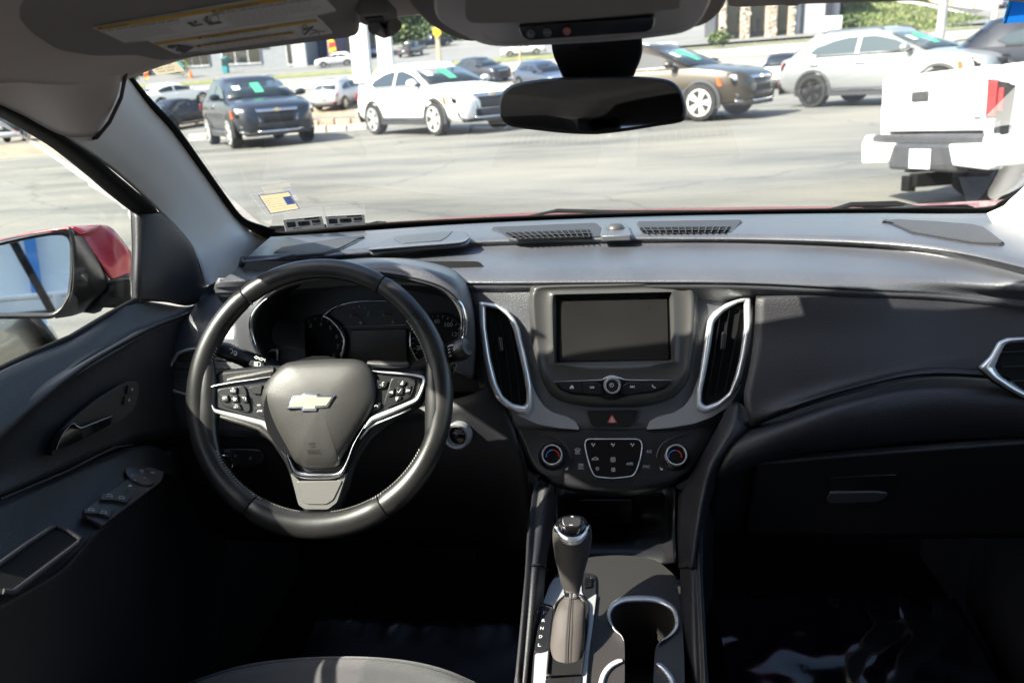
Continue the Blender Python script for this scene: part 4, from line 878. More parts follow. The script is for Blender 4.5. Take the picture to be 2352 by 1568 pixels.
# rolled upper and lower spoke edges
tube('spoke_edge', [WH.hit(x, y, .003) for x, y in Q('M1', (775,230),(1000,175),(1300,125),(1600,60),(1850,10))], [.006,.0075,.008,.008,.007], MAB, sw, 10, ratio=.7)
tube('spoke_edge', [WH.hit(x, y, .001) for x, y in Q('M1', (610,1070),(850,1130),(1200,1230),(1500,1330),(1700,1470),(1850,1620),(1960,1760))], [.004,.006,.006,.006,.006,.005,.004], MAB, sw, 10, ratio=.7)
tube('spoke_edge', [WH.hit(x, y, .003) for x, y in Q('M4', (1230,918),(1300,925),(1480,935),(1640,935),(1660,925))], [.004,.006,.0065,.006,.004], MAB, sw, 10, ratio=.7)
tube('spoke_edge', [WH.hit(x, y, .001) for x, y in Q('M2', (1415,890),(1200,985),(900,1110),(600,1230),(430,1340),(300,1500),(230,1590))], [.002,.003,.0035,.0035,.0035,.003,.002], MSC, sw, 8, ratio=.7)
# switch fields
panel('switch_field', WH, rnd(Q('M1', (330,470),(390,420),(1000,270),(1750,160),(1800,600),(1760,1200),(1300,1090),(560,890),(450,840)), 6), MBS, sw, .003, .008, 0, .0012)
panel('switch_field', WH, rnd(Q('M2', (430,60),(620,80),(1300,130),(1640,195),(1660,260),(1520,620),(1420,720),(900,930),(520,1080),(380,900)), 6), MBS, sw, .003, .008, 0, .0012)
# chrome trim round the fields and the airbag
ribbon('spoke_chrome', WH, Q('M1', (1760,150),(1300,225),(900,280),(500,355),(370,390),(295,450),(285,540),(330,690),(400,840),(460,930),(600,985),(1000,1085),(1400,1190),(1620,1260),(1780,1420),(1950,1680)), [3,4,4.5,5,6,7,7.5,7.5,8,9,10.5,12,13,14,12,6], MVC, sw, .005, .004, ns=5)
ribbon('spoke_chrome', WH, Q('M2', (520,15),(700,45),(1200,85),(1560,130),(1690,170),(1720,250),(1690,380),(1600,600),(1510,710),(1300,810),(1000,940),(700,1060),(520,1130),(420,1230),(330,1350)), [3,5,6,7,8,8.5,8.5,9,10,11,12,13,14,12,6], MVC, sw, .005, .004, ns=5)
ribbon('lower_chrome', WH, [(640,985),(655,1030),(668,1065),(685,1088),(733,1092),(778,1088),(796,1062),(812,1020),(838,975)], [4,6,9,15,17,15,9,6,4], MCH, sw, .004, .005)
# lower spoke plate
panel('lower_spoke_plate', WH, rnd(Q('H', (1765,290),(1800,318),(1830,345),(1900,350),(2040,345),(2075,310),(2113,285),(2050,470),(1995,512),(1855,512),(1815,485)), 5), MSP, sw, .003, .012, 0, .003)
panel('spoke_plate_insert', WH, rnd(Q('H', (1800,340),(2085,335),(2028,455),(1985,482),(1868,482),(1835,462)), 6), MSP, sw, .0045, .006, 0, .002)
# airbag cover: domed
ab = [tuple(V(p).xy) for p in spl([(x, y, 0) for x, y in (Q('E', (880,825),(970,803),(1140,790),(1300,786),(1420,794),(1500,838),(1540,920),(1547,1060),(1510,1170),(1430,1300),(1350,1420),(1290,1520)) + [(780,1066),(765,1074),(733,1076),(703,1075),(690,1068)] + Q('E', (950,1520),(880,1410),(790,1270),(735,1150),(716,1050),(740,975),(790,900)))], 4, True)]
cxy = (735, 925); verts = []; n = len(ab)
prof = [(1.0,-.008),(1.0,.002),(.985,.0075),(.955,.0115),(.90,.0150),(.78,.0185),(.6,.0215),(.4,.0235),(.2,.0245)]
for s, h in prof:
    for x, y in ab: verts.append(WH.hit(cxy[0] + (x - cxy[0]) * s, cxy[1] + (y - cxy[1]) * s, h))
verts.append(WH.hit(*cxy, .0248)); f = grid_faces(n, len(prof), True); b0 = (len(prof) - 1) * n
f += [(b0 + i, b0 + (i + 1) % n, len(verts) - 1) for i in range(n)]
abo = mk('airbag_cover', verts, f, MAB, sw, face_cam=True, ang=60)
bt = Q('E', (893,1148),(945,1052),(1010,1050),(1017,1035),(1128,1035),(1128,1050),(1250,1050),(1196,1138),(1120,1143),(1115,1165),(1002,1167),(1003,1147))
bi_ = Q('E', (912,1135),(952,1066),(1022,1064),(1026,1050),(1116,1050),(1117,1064),(1226,1064),(1186,1124),(1107,1128),(1103,1148),(1018,1150),(1018,1132))
em = panel('bowtie_emblem', WH, bt, MCH, sw, .0268, .006, 0, .0009)
panel('emblem_gold', WH, bi_, MGOLD, em, .0276, .003, 0, .0006)
text('AIRBAG', WH, 'E', 1030, 1466, 100, 30, MBS, abo, .0215, 0); strokes('horn_symbol', WH, [Q('E', (1050,1395),(1096,1395)), Q('E', (1058,1400),(1062,1415),(1088,1415),(1092,1400))], 1.2, MBS, abo, .0225)
# buttons
def btn(c, pts, h=.008, r=3, m_=None): return panel('switch_button', WH, rnd(Q(c, *pts), r), m_ or MBS, sw, h, .006, 0, .0016, seg=3)
b_ = panel('button_cluster', WH, rnd(Q('M1', (500,480),(560,430),(1100,350),(1170,400),(1300,900),(1240,985),(1150,975),(640,830)), 6), MBS, sw, .0062, .006, 0, .0018, seg=3)
for pts in (((770,420),(970,395),(960,550),(820,555),(800,500)), ((580,575),(770,570),(775,720),(650,745)), ((800,580),(985,575),(1010,735),(860,740)), ((1030,580),(1190,570),(1225,750),(1085,745)), ((855,775),(1020,770),(1080,910),(870,880))): btn('M1', pts, .0092)
btn('M1', ((1240,420),(1300,380),(1560,345),(1530,560),(1330,545)), .0068); btn('M1', ((1370,880),(1590,845),(1680,1100),(1430,1020)), .0068)
text('RES', WH, 'M1', 818, 505, 118, 48, MPW, sw, .0097, .05); text('SET', WH, 'M1', 895, 882, 110, 48, MPW, sw, .0097, .03)
strokes('button_mark', WH, [Q('M1', (855,428),(905,424)), Q('M1', (880,405),(880,447)), Q('M1', (928,802),(980,800))], 1.2, MPW, sw, .0097)
strokes('cruise_icon', WH, [Q('M1', *arc(680,650,48,200,-20,8,38)), Q('M1', (640,690),(730,605)), Q('M1', (660,640),(700,680)), Q('M1', *arc(1140,665,42,130,-60,8)), Q('M1', (1090,620),(1140,665)), Q('M1', (850,660),(880,665),(905,650),(945,650),(970,668),(880,680)), Q('M1', (885,625),(920,640)),
    Q('M1', (1440,975),(1460,930)), Q('M1', (1555,970),(1540,920)), Q('M1', (1470,940),(1495,925),(1530,940),(1520,955),(1475,955),(1470,940))], 1.0, MPW, sw, .0097)
fills('button_mark', WH, [Q('M1', (890,690),(945,688),(945,708),(890,710)), Q('M1', (1440,798),(1520,795),(1520,820),(1442,824))], MPW, sw, .0097)
panel('button_cluster', WH, rnd(Q('M2', (960,190),(1060,170),(1480,200),(1525,260),(1420,580),(1370,650),(880,860),(800,830),(790,740)), 6), MBS, sw, .0062, .006, 0, .0018, seg=3)
for pts in (((1110,240),(1310,260),(1250,370),(1120,365)), ((1090,395),(1245,395),(1220,560),(1060,575)), ((920,410),(1040,420),(1010,570),(870,620)), ((1310,380),(1420,350),(1380,550),(1265,530)), ((1060,600),(1190,595),(1180,680),(1030,720))): btn('M2', pts, .0092)
btn('M2', ((620,225),(890,260),(830,400),(640,440),(560,400)), .0068); btn('M2', ((560,750),(720,760),(690,880),(520,960)), .0068)
strokes('arrow_icon', WH, [Q('M2', (1225,250),(1170,330),(1225,330),(1225,250)), Q('M2', (910,510),(985,485),(985,535),(910,510)), Q('M2', (1318,445),(1390,465),(1305,500),(1318,445)), Q('M2', (1065,640),(1120,630),(1075,710),(1065,640)), Q('M2', (1100,490),(1125,520),(1185,440)), Q('M2', (790,275),(750,290),(745,320),(770,340),(750,370)), Q('M2', (700,340),(725,345)), Q('M2', (560,850),(590,815),(630,820),(640,850))], 1.3, MPW, sw, .0097)
# steering column behind the wheel
tube('steering_column', [WH.hit(735, 940, -.005), WH.hit(735, 950, -.14)], [.075, .085], MBS, sw, 24)

# ================================================================== driver's door
door = thing('driver_door', 'black driver door trim with chrome handle, window switches and red door mirror', 'door', PX(200, 900, -.7))
dr_ = [[(-60,880,-.715),(80,815,-.716),(164,780,-.716),(250,728,-.717),(320,692,-.718),(430,704,-.72),(485,680,-.722)],
       [(-60,905,-.705),(80,838,-.705),(164,800,-.705),(250,750,-.707),(325,715,-.710),(430,711,-.714),(486,684,-.717)],
       [(-60,960,-.690),(80,885,-.690),(164,840,-.690),(250,790,-.692),(335,745,-.697),(430,716,-.705),(488,688,-.712)],
       [(-60,1060,-.675),(80,930,-.675),(200,835,-.677),(290,782,-.680),(352,750,-.686),(430,720,-.697),(490,692,-.706)],
       [(-60,1080,-.690),(80,952,-.690),(205,858,-.690),(300,802,-.692),(365,768,-.697),(440,733,-.703),(493,702,-.708)],
       [(-60,1120,-.697),(90,1040,-.697),(205,970,-.697),(310,920,-.697),(385,890,-.700),(450,850,-.704),(497,790,-.708)],
       [(-60,1165,-.690),(103,1095,-.690),(205,1055,-.690),(303,1020,-.690),(370,1005,-.692),(440,990,-.697),(500,930,-.704)]]
loft('upper_trim', [[PX(*q) for q in r] for r in dr_], MDD, door, 5, 4, solid=.01)
ar = [[(-60,1172,-0.690),(103,1102,-0.690),(205,1060,-0.690),(303,1026,-0.690),(355,1025,-0.692),(395,1050,-0.690),(410,1090,-0.690)],
      [(-60,1290,-0.660),(80,1225,-0.660),(180,1160,-0.660),(270,1090,-0.662),(340,1055,-0.669),(385,1062,-0.678),(404,1094,-0.685)],
      [(-60,1410,-0.625),(60,1345,-0.625),(150,1288,-0.625),(222,1210,-0.627),(300,1142,-0.634),(373,1092,-0.657),(398,1098,-0.677)],
      [(-60,1440,-0.619),(60,1368,-0.619),(150,1312,-0.619),(228,1226,-0.622),(304,1160,-0.631),(374,1104,-0.655),(398,1104,-0.677)],
      [(-60,1530,-0.627),(60,1450,-0.627),(160,1400,-0.629),(236,1300,-0.634),(310,1230,-0.644),(378,1160,-0.664),(402,1150,-0.678)],
      [(-60,1700,-0.644),(60,1700,-0.644),(170,1700,-0.647),(250,1700,-0.650),(330,1700,-0.657),(385,1700,-0.670),(420,1700,-0.683)]]
loft('armrest', [[PX(*q) for q in r] for r in ar], MLD, door, 5, 4, solid=.01)
ld_ = [[(385,1040,-.70),(430,1010,-.715),(480,960,-.72),(520,900,-.72)], [(396,1150,-.70),(440,1150,-.72),(490,1150,-.725),(530,1150,-.725)], [(400,1400,-.69),(430,1400,-.71),(460,1400,-.72),(520,1400,-.72)], [(400,1720,-.67),(430,1720,-.69),(450,1720,-.70),(480,1720,-.70)]]
loft('lower_trim', [[PX(*q) for q in r] for r in ld_], MLD, door, 4, 4, solid=.01)
AP = plane3(PX(303, 1040, -.685), PX(20, 1180, -.685), PX(222, 1208, -.628))
pk = panel('pull_pocket', AP, rnd(Q('H', (-40,870),(330,612),(440,650),(495,690),(470,720),(85,1012),(20,1005),(-40,975)), 6), MRUB, door, .007, .006, 0, .001)
tube('pocket_rim', [AP.hit(x, y, .008) for x, y in Q('H', (-40,872),(150,735),(328,616),(400,636),(490,690),(470,722),(280,865),(85,1012),(20,1008))], .003, MDL, door, 8)
sp_ = panel('switch_plate', AP, rnd(Q('M7', (860,1285),(1100,1110),(1330,950),(1420,850),(1560,820),(1720,880),(1690,980),(1400,1200),(1080,1440),(930,1360)), 6), MBS, door, .008, .005, 0, .001)
for pts in (((1070,1110),(1235,1085),(1200,1170),(1050,1165)), ((1235,1085),(1390,1115),(1330,1195),(1195,1170)), ((890,1260),(1070,1220),(1020,1310),(880,1305)), ((1070,1220),(1205,1265),(1150,1345),(1020,1310))):
    panel('window_switch', AP, rnd(Q('M7', *pts), 2), MBS, sp_, .0118, .006, 0, .0015)
strokes('window_symbol', AP, [Q('M7', (x, y + 22), (x + 12, y), (x + 58, y + 8), (x + 62, y + 28), (x, y + 22)) for x, y in ((1240,1132),(1052,1284),(922,1258),(1114,1110))], 1.0, MPG, sp_, .0125)
fills('lock_symbol', AP, [Q('M7', (1336,1030),(1350,1016),(1378,1014),(1374,1032))], MPG, sp_, .0125)
(ax_, ay_), = Q('M7', (1460, 935)); lathe('mirror_control', AP.hit(ax_, ay_, .0075), AP.n, [(.021,0),(.020,.003),(.012,.004),(.001,.0042)], MBS, sp_, 30)
strokes('mirror_symbol', AP, [Q('M7', (1466,862),(1500,858),(1496,880),(1470,878),(1466,862)), Q('M7', (1572,888),(1600,878),(1616,886),(1600,896),(1572,888)), Q('M7', (1370,916),(1394,918)), Q('M7', (1480,900),(1494,894)), Q('M7', (1398,966),(1418,960)), Q('M7', (1500,944),(1524,940))], .9, MPG, sp_, .0125)
HP = plane3(PX(140, 1020, -.684), PX(330, 900, -.684), PX(230, 960, -.690))
hp = Plane(PX(220, 960, -.683), V((1, -.05, .12)))
hr = panel('handle_recess', hp, rnd(Q('M7', (540,716),(560,600),(640,450),(760,330),(1000,130),(1180,20),(1330,-60),(1450,-60),(1455,80),(1400,230),(1310,330),(1180,415),(800,610)), 8), MBS, door, .004, .006, 0, .001)
strokes('recess_edge', hp, [Q('M7', (540,716),(800,610),(1180,410),(1310,320),(1400,200))], .9, MDL, hr, .005)
hb = panel('door_handle', hp, rnd(Q('M7', (588,652),(625,540),(680,450),(770,376),(815,420),(860,425),(1000,370),(1176,300),(1165,380),(1000,470),(760,590)), 2), MGB, door, .014, .006, 0, .002)
ribbon('handle_chrome', hp, Q('M7', (1176,296),(1090,328),(1000,362),(900,402),(850,418),(815,406),(790,386),(770,372),(720,405),(670,465),(635,530),(605,600),(588,652)), [1.2,2.6,3,3.2,3.4,3,2,1.4,1.6,1.7,1.7,1.6,1], MTRM, hb, .017, .003)
for x, y in ((1384, 14), (1352, 126)):
    b_ = panel('lock_button', hp, rnd(Q('M7', (x-40,y-40),(x+45,y-50),(x+30,y+45),(x-55,y+50)), 2), MBS, hr, .007, .004, 0, .001)
    fills('lock_symbol', hp, [Q('M7', (x-9,y-3),(x+9,y-4),(x+7,y+14),(x-10,y+14))], MPG, b_, .0078); strokes('lock_symbol', hp, [Q('M7', *arc(x, y - 3, 6, 0, 180, 6, 10))], .7, MPG, b_, .0078)
boxes('door_backing', [((-.775,.66,.28),(-.742,1.66,1.0)), ((-.742,1.0,.80),(-.728,1.62,.985))], MRUB, door)  # unseen backing added to stop light leaking past the trim
tube('armrest_seam', [PX(x, y, -.683) for x, y in Q('M7', (1380,600),(1200,625),(1000,720),(700,872),(400,1000),(0,1170))], .0018, MBS, door, 6)
# boot release dial low on the side trim
BRP = Plane(PX(340, 1438, -.70), V((1, -.35, .25)))
br = lathe('release_dial', BRP.hit(340, 1440, .002), BRP.n, [(.020,0),(.019,.006),(.014,.008),(.001,.0082)], MBS, door, 26)
strokes('release_symbol', BRP, [Q('H', (850,1222),(865,1215),(885,1214),(895,1222),(880,1230),(855,1230),(850,1222))], .8, MPG, br, .0112); text('MAX', BRP, 'H', 890, 1214, 26, 10, MPG, br, .0112); text('OFF', BRP, 'H', 890, 1246, 24, 9, MPG, br, .0112)
fills('release_symbol', BRP, [Q('H', (932,1226),(938,1226),(938,1232),(932,1232))], MPW, br, .0112)
# window frame, glass and sail panel
i1 = [(-60,214,-.606),(0,246,-.607),(69,280,-.616),(148,319,-.630),(224,367,-.645),(275,407,-.66),(344,468,-.685),(380,502,-.70),(432,557,-.708),(457,602,-.714),(470,652,-.718)]
i2 = [(-60,240,-.665),(0,270,-.667),(69,309,-.676),(120,341,-.685),(192,397,-.70),(240,438,-.71),(280,470,-.72),(314,497,-.724),(368,552,-.718),(412,612,-.718),(446,662,-.720)]
im = [((a[0]+b[0])/2, (a[1]+b[1])/2 - 3, (a[2] + b[2]) / 2 + w_) for a, b, w_ in zip(i1, i2, (.016,)*6 + (.013,.009,.005,.003,.002))]
loft('window_frame', [[PX(*q) for q in r] for r in (i1, im, i2)], MRUB, door, 4, 4, solid=.012)
sl_ = [[(301,482,-.728),(305,560,-.728),(304,640,-.728),(305,700,-.728)], [(314,485,-.715),(318,560,-.712),(318,640,-.712),(322,693,-.715)], [(345,480,-.700),(372,560,-.694),(385,640,-.694),(380,694,-.705)], [(372,490,-.696),(425,560,-.694),(440,620,-.696),(435,702,-.705)], [(380,495,-.704),(440,560,-.708),(462,630,-.712),(480,682,-.716)]]
loft('sail_panel', [[PX(*q) for q in r] for r in sl_], MDL, door, 5, 4, solid=.012)
tube('window_channel', [PX(x, y, -.726) for x, y in ((309,480),(312,560),(311,640),(313,698))], .006, MRUB, door, 8)
tube('sill_seal', [PX(x, y, -.722) for x, y in ((-60,876),(0,850),(80,812),(164,776),(250,724),(312,690))], .0055, MRUB, door, 8)
wq = [PX(*q) for q in ((-700,1200,-.735),(-60,872,-.735),(164,778,-.735),(304,698,-.735),(302,480,-.735),(192,396,-.72),(60,304,-.70),(-60,240,-.69),(-700,-60,-.66))]
mk('side_window', wq, [tuple(range(len(wq)))], MWIN, door, smooth=False)
# door mirror
mg = Plane(P(70, 630, 1.30), V((.26, -1, .10)))
MCAP = MRED
bezo = Q('M3', (-900,420),(-300,420),(0,300),(500,190),(1000,108),(1060,118),(1100,200),(1112,500),(1110,850),(1080,1120),(960,1320),(830,1450),(740,1478),(0,1478),(-900,1478))
bezi = Q('M3', (-880,520),(-300,480),(0,385),(450,285),(760,232),(930,228),(1000,258),(1038,340),(1045,600),(1036,850),(1005,1100),(900,1290),(800,1375),(690,1392),(0,1392),(-880,1392))
frm = frame('mirror_housing', mg, rnd(bezo, 4), rnd(bezi, 3), MBS, door, .0, .010, 160, 6, .03)
panel('mirror_glass', mg, rnd(bezi, 3), MMIR, frm, -.001, .004, 0, 0)
A_ = [P(x, y, 1.30) for x, y in Q('M3', (1030,106),(1090,190),(1110,500),(1108,850),(1070,1130),(950,1330),(830,1470))]
B_ = [P(x, y, 1.355) for x, y in Q('M3', (1100,112),(1190,185),(1400,480),(1560,760),(1610,900),(1590,1060),(1240,1380))]
C_ = [P(x, y, 1.40) for x, y in Q('M3', (1180,150),(1260,300),(1450,580),(1610,800),(1640,960),(1610,1080),(1300,1380))]
loft('mirror_housing_side', [A_, [a.lerp(b, .5) + V((.006, -.004, 0)) for a, b in zip(A_, B_)], B_, C_], MBS, frm, 6, 4, solid=.006)
Tp = [P(x, y, 1.31) for x, y in Q('M3', (-900,415),(0,295),(500,182),(1030,103),(1120,128),(1205,205))]
cap = [[P(x, y, 1.352) for x, y in Q('M3', (1120,128),(1205,205),(1420,500),(1600,790),(1680,885))],
       [P(x, y, 1.375) for x, y in Q('M3', (1230,95),(1340,210),(1520,430),(1740,640),(1850,850))],
       [P(x, y, 1.40) for x, y in Q('M3', (1480,72),(1600,190),(1780,350),(1930,560),(1960,830))],
       [P(x, y, 1.43) for x, y in Q('M3', (1540,74),(1640,100),(1740,190),(1870,350),(1960,480))]]
loft('mirror_cap', cap, MCAP, frm, 5, 5, solid=.005)
loft('mirror_cap', [Tp, [P(x, y, 1.40) for x, y in Q('M3', (-900,400),(0,282),(500,170),(1030,95),(1300,80),(1500,72))]], MCAP, frm, 5, 3, solid=.005)
arm = [[P(x, y, 1.36) for x, y in Q('M3', (1600,930),(1590,1050),(1400,1160),(1250,1380))], [P(x, y, 1.35) for x, y in Q('M3', (1640,905),(1640,1050),(1560,1130),(1480,1310))], [P(x, y, 1.37) for x, y in Q('M3', (1950,838),(1955,1040),(1955,1130),(1990,1325))]]
loft('mirror_arm', arm, MBS, frm, 4, 4, solid=.02)
tube('arm_ridge', [P(x, y, 1.345) for x, y in Q('M3', (1625,935),(1750,895),(1950,880))], .0045, MBS, frm, 8)

# ================================================================== centre console
con = thing('centre_console', 'black centre console with chrome ringed cup holders and shifter surround', 'console', (0, .95, .68))
DK = plane3(PZ(1300, 1300, .715), PZ(1500, 1300, .715), PZ(1400, 1560, .690))
def bols(xs, z, m_=MDL):
    return xs
lb = [[(1228,1110,1.155),(1215,1200,1.10),(1208,1300,1.02),(1200,1420,.95),(1184,1600,.87)], [(1240,1108,1.140),(1230,1200,1.080),(1222,1300,1.0),(1212,1420,.935),(1196,1600,.858)], [(1262,1110,1.135),(1250,1200,1.082),(1238,1300,1.004),(1228,1420,.938),(1212,1600,.862)], [(1284,1125,1.15),(1272,1210,1.11),(1255,1300,1.03),(1246,1420,.965),(1232,1600,.885)]]
pts = [[P(*q) for q in r] for r in lb]
wall = [V((p.x - .012, p.y + .05, p.z - .25)) for p in pts[0]]
loft('console_side', [wall] + pts, MDL, con, 5, 5, solid=.008)
rb = [[(1552,1115,1.15),(1560,1210,1.11),(1562,1300,1.03),(1564,1420,.965),(1566,1600,.885)], [(1580,1100,1.135),(1584,1200,1.082),(1583,1300,1.004),(1586,1420,.938),(1590,1600,.862)], [(1606,1092,1.14),(1600,1200,1.085),(1597,1300,1.0),(1602,1420,.935),(1610,1600,.858)], [(1640,1090,1.16),(1615,1200,1.11),(1612,1300,1.02),(1616,1420,.95),(1626,1600,.87)]]
pts = [[P(*q) for q in r] for r in rb]
wall = [V((p.x + .012, p.y + .05, p.z - .25)) for p in pts[3]]
loft('console_side', pts + [wall], MDL, con, 5, 5, solid=.008)
tube('console_joint', [P(x, y, Y) for x, y, Y in ((1207,1304,1.017),(1222,1297,.997),(1240,1296,1.0),(1258,1308,1.03))], .0012, MRUB, con, 6)
tube('console_joint', [P(x, y, Y) for x, y, Y in ((1560,1305,1.03),(1580,1301,1.0),(1598,1303,.995),(1614,1314,1.02))], .0012, MRUB, con, 6)
# deck with the cup opening cut out: outline loop bridged to the opening loop
deck_o = [(1238,1640),(1250,1420),(1262,1330),(1300,1290),(1408,1276),(1510,1284),(1552,1320),(1566,1420),(1572,1640)]
cup = Q('K', (1070,1560),(1068,1215),(1040,1160),(985,1110),(945,1040),(938,970),(970,905),(1040,862),(1130,848),(1230,845),(1340,855),(1430,890),(1495,945),(1520,1020),(1510,1095),(1455,1160),(1385,1205),(1350,1240),(1330,1300),(1316,1560))
# left part, right part and front part of the deck around the opening
dl = spl([V((x, y, 0)) for x, y in cup], 3)
top_o = []
N = len(dl)
oL = [(1240,1640),(1244,1500),(1252,1420),(1264,1335),(1300,1292),(1360,1278),(1410,1274),(1460,1276),(1510,1286),(1552,1322),(1562,1380),(1568,1440),(1572,1520),(1574,1640)]
oo = resamp([V((x, y, 0)) for x, y in oL], N, False)
dl2 = resamp(dl, N, False)
verts = [DK.hit(p.x, p.y) for p in oo] + [DK.hit(p.x, p.y) for p in dl2]
f = [(i, i + 1, N + i + 1, N + i) for i in range(N - 1)]
verts += [DK.hit(p.x, p.y) + V((0, 0, -.12)) for p in dl2]; f += [(N + i, N + i + 1, 2 * N + i + 1, 2 * N + i) for i in range(N - 1)]
MDECK = mat('console deck', (.024, .022, .021), .42, bump=(1500, .15, .0004))
dk = mk('console_deck', verts, f, MDECK, con, face_cam=True, ang=40)
panel('cup_floor', DK, [(1380,1700),(1380,1330),(1600,1330),(1600,1700)], MDECK, dk, -.118, .004, 0, 0)
ringp = Q('K', (1064,1205),(1040,1158),(985,1108),(945,1040),(936,968),(970,903),(1040,860),(1130,846),(1230,843),(1340,853),(1430,888),(1497,945),(1522,1020),(1512,1095),(1455,1160),(1385,1205),(1352,1244))
ribbon('cup_ring', DK, ringp, [2,4,6,8,10,12,14,15,15,15,14,13,12,10,7,4,2], MVC, con, .001, .005, 6)
ribbon('cup_ring', DK, Q('K', (1050,1375),(1010,1385),(950,1420),(900,1480),(872,1560),(865,1650)), [9,13,14,14,14,14], MVC, con, .001, .005, 6)
ribbon('cup_ring', DK, Q('K', (1345,1405),(1380,1420),(1430,1470),(1475,1540),(1490,1640)), [9,13,14,14,14], MVC, con, .001, .005, 6)
panel('cup_divider', DK, rnd(Q('K', (1330,1330),(1345,1310),(1400,1330),(1480,1420),(1560,1560),(1560,1700),(1480,1700),(1440,1560),(1350,1440)), 5), MDECK, con, .0005, .01, 0, .002) if False else None
# shifter surround: satin plate, gate plate with letters
sp = panel('shifter_plate', DK, rnd(Q('K', (245,1800),(285,1330),(330,1040),(372,860),(420,720),(470,650),(560,620),(790,620),(830,650),(832,790),(800,1000),(770,1300),(735,1800)), 10), MBS, con, .004, .008, 0, .002)
panel('shifter_trim', DK, rnd(Q('K', (272,1800),(300,1320),(345,1290),(400,1240),(440,1100),(462,905),(370,880),(420,740),(465,668),(560,640),(700,640),(700,780),(735,860),(828,800),(800,1040),(760,1320),(720,1800),(700,1480),(395,1500),(385,1800)), 4), MSC, sp, .0062, .006, 0, .0012)
panel('shifter_opening', DK, rnd(Q('K', (395,1490),(415,1250),(470,900),(720,860),(760,900),(740,1150),(705,1475)), 6), MRUB, sp, .0072, .004, 0, .0005)
frame('shifter_collar', DK, rnd(Q('K', (392,1512),(410,1300),(470,880),(560,800),(700,800),(775,880),(755,1150),(708,1500)), 8), rnd(Q('K', (412,1490),(430,1290),(485,905),(565,830),(690,830),(750,900),(735,1150),(690,1478)), 8), MBS, sp, .008, .005, 80, 4)
panel('tray_front', DK, rnd(Q('K', (390,1525),(705,1500),(690,1800),(370,1800)), 4), MBS, sp, .0085, .006, 0, .002); panel('tray_recess', DK, rnd(Q('K', (455,1545),(640,1535),(590,1620),(440,1640)), 3), MRUB, sp, .0092, .003, 0, .0005)
gp = panel('gate_plate', DK, rnd(Q('K', (358,905),(372,900),(458,925),(415,1270),(390,1290),(345,1300),(292,1300)), 3), MBS, sp, .0085, .004, 0, .0008)
tube('gate_edge', [DK.hit(x, y, .009) for x, y in Q('K', (358,903),(372,899),(456,926),(462,940))], .0008, MCH, gp, 6)
for ch, x, y in (('P',369,976),('R',358,1042),('N',345,1108),('D',334,1180),('L',325,1252)): text(ch, DK, 'K', x, y, 27, 25, MPW, gp, .0092, .0, 3)
panel('shift_lock_cover', DK, rnd(Q('K', (730,655),(785,655),(790,735),(720,742)), 4), MGB, sp, .0085, .005, 0, .001); tube('cover_edge', [DK.hit(x, y, .0095) for x, y in Q('K', (733,656),(775,657),(787,672))], .0009, MCH, sp, 6)

# ================================================================== gear shifter
gs = thing('gear_shifter', 'leather gear shifter with gloss black top, chrome band and stitched boot', 'shifter', DK.hit(1300, 1480))
def ringst(lst, m_, name, sides=28, ratio=.85, caps=True, par=gs, sharp=50):
    v = []
    for (cx, cy, hw, Y, tilt) in lst:
        c = P(cx, cy, Y); e = P(cx + hw, cy, Y); r = (e - c).length; a = (e - c).normalized()
        b = V((0, 1, 0)); b = (b - a * b.dot(a)).normalized(); b = (b + V((0, 0, tilt))).normalized()
        for s in range(sides):
            w = 2 * math.pi * s / sides; v.append(c + a * math.cos(w) * r + b * math.sin(w) * r * ratio)
    n = len(lst); f = grid_faces(sides, n, True) + ([tuple(range(sides))[::-1], tuple(range((n - 1) * sides, n * sides))] if caps else [])
    return mk(name, v, f, m_, par, face_cam=None, ang=sharp)
def st(lst, k): 
    q = spl([V((a[0], a[1], a[2])) for a in lst], k); q2 = spl([V((a[3], a[4], 0)) for a in lst], k)
    return [(a.x, a.y, a.z, b.x, b.y) for a, b in zip(q, q2)]
kx = lambda x, y: Q('K', (x, y))[0]
grip = [(*kx(616,775),18,.938,-.2),(*kx(614,700),25,.94,-.2),(*kx(614,600),31,.942,-.2),(*kx(616,500),38,.945,-.2),(*kx(618,400),43,.948,-.22),(*kx(620,320),45.5,.95,-.25),(*kx(620,260),45,.952,-.3),(*kx(620,215),42,.955,-.3)]
ringst(st(grip, 4), MKN, 'shifter_grip')
capp = [(*kx(617,258),41.5,.947,-.3),(*kx(618,215),39.5,.949,-.34),(*kx(619,180),36,.952,-.36),(*kx(619,155),30,.954,-.38),(*kx(619,138),20,.956,-.38),(*kx(619,130),6,.957,-.38)]
ringst(st(capp, 3), MGB, 'shifter_cap', ratio=.82)
# chrome chin under the cap, facing the rear seat
ch = []
for xs, ys, dy in (((475,508,540,580,620,660,700,735,762),(215,268,295,312,318,312,296,262,212), 0), ((475,500,535,575,620,668,708,742,765),(235,310,358,382,388,380,352,300,228), 1)):
    ch.append([P(*kx(x, y), .948 - .036 * math.sqrt(max(0, 1 - ((x - 619) / 160) ** 2)) - .0015) for x, y in zip(xs, ys)])
midr = [a.lerp(b, .5) + V((0, -.003, .001)) for a, b in zip(*ch)]
loft('shifter_chrome', [ch[0], midr, ch[1]], MVC, gs, 3, 4, solid=.003)
capn = Plane(P(*kx(612, 185), .934), V((0, -.62, .8)))
panel('shift_button', capn, rnd(Q('K', (528,150),(560,138),(670,138),(700,150),(700,200),(680,230),(560,232),(532,205)), 5), MBS, gs, -.003, .012, 0, .002, seg=3)
strokes('button_mark', capn, [Q('K', (596,211),(624,211)), Q('K', (608,139),(632,139)), Q('K', (620,133),(620,146))], .8, MPW, gs, -.0024)
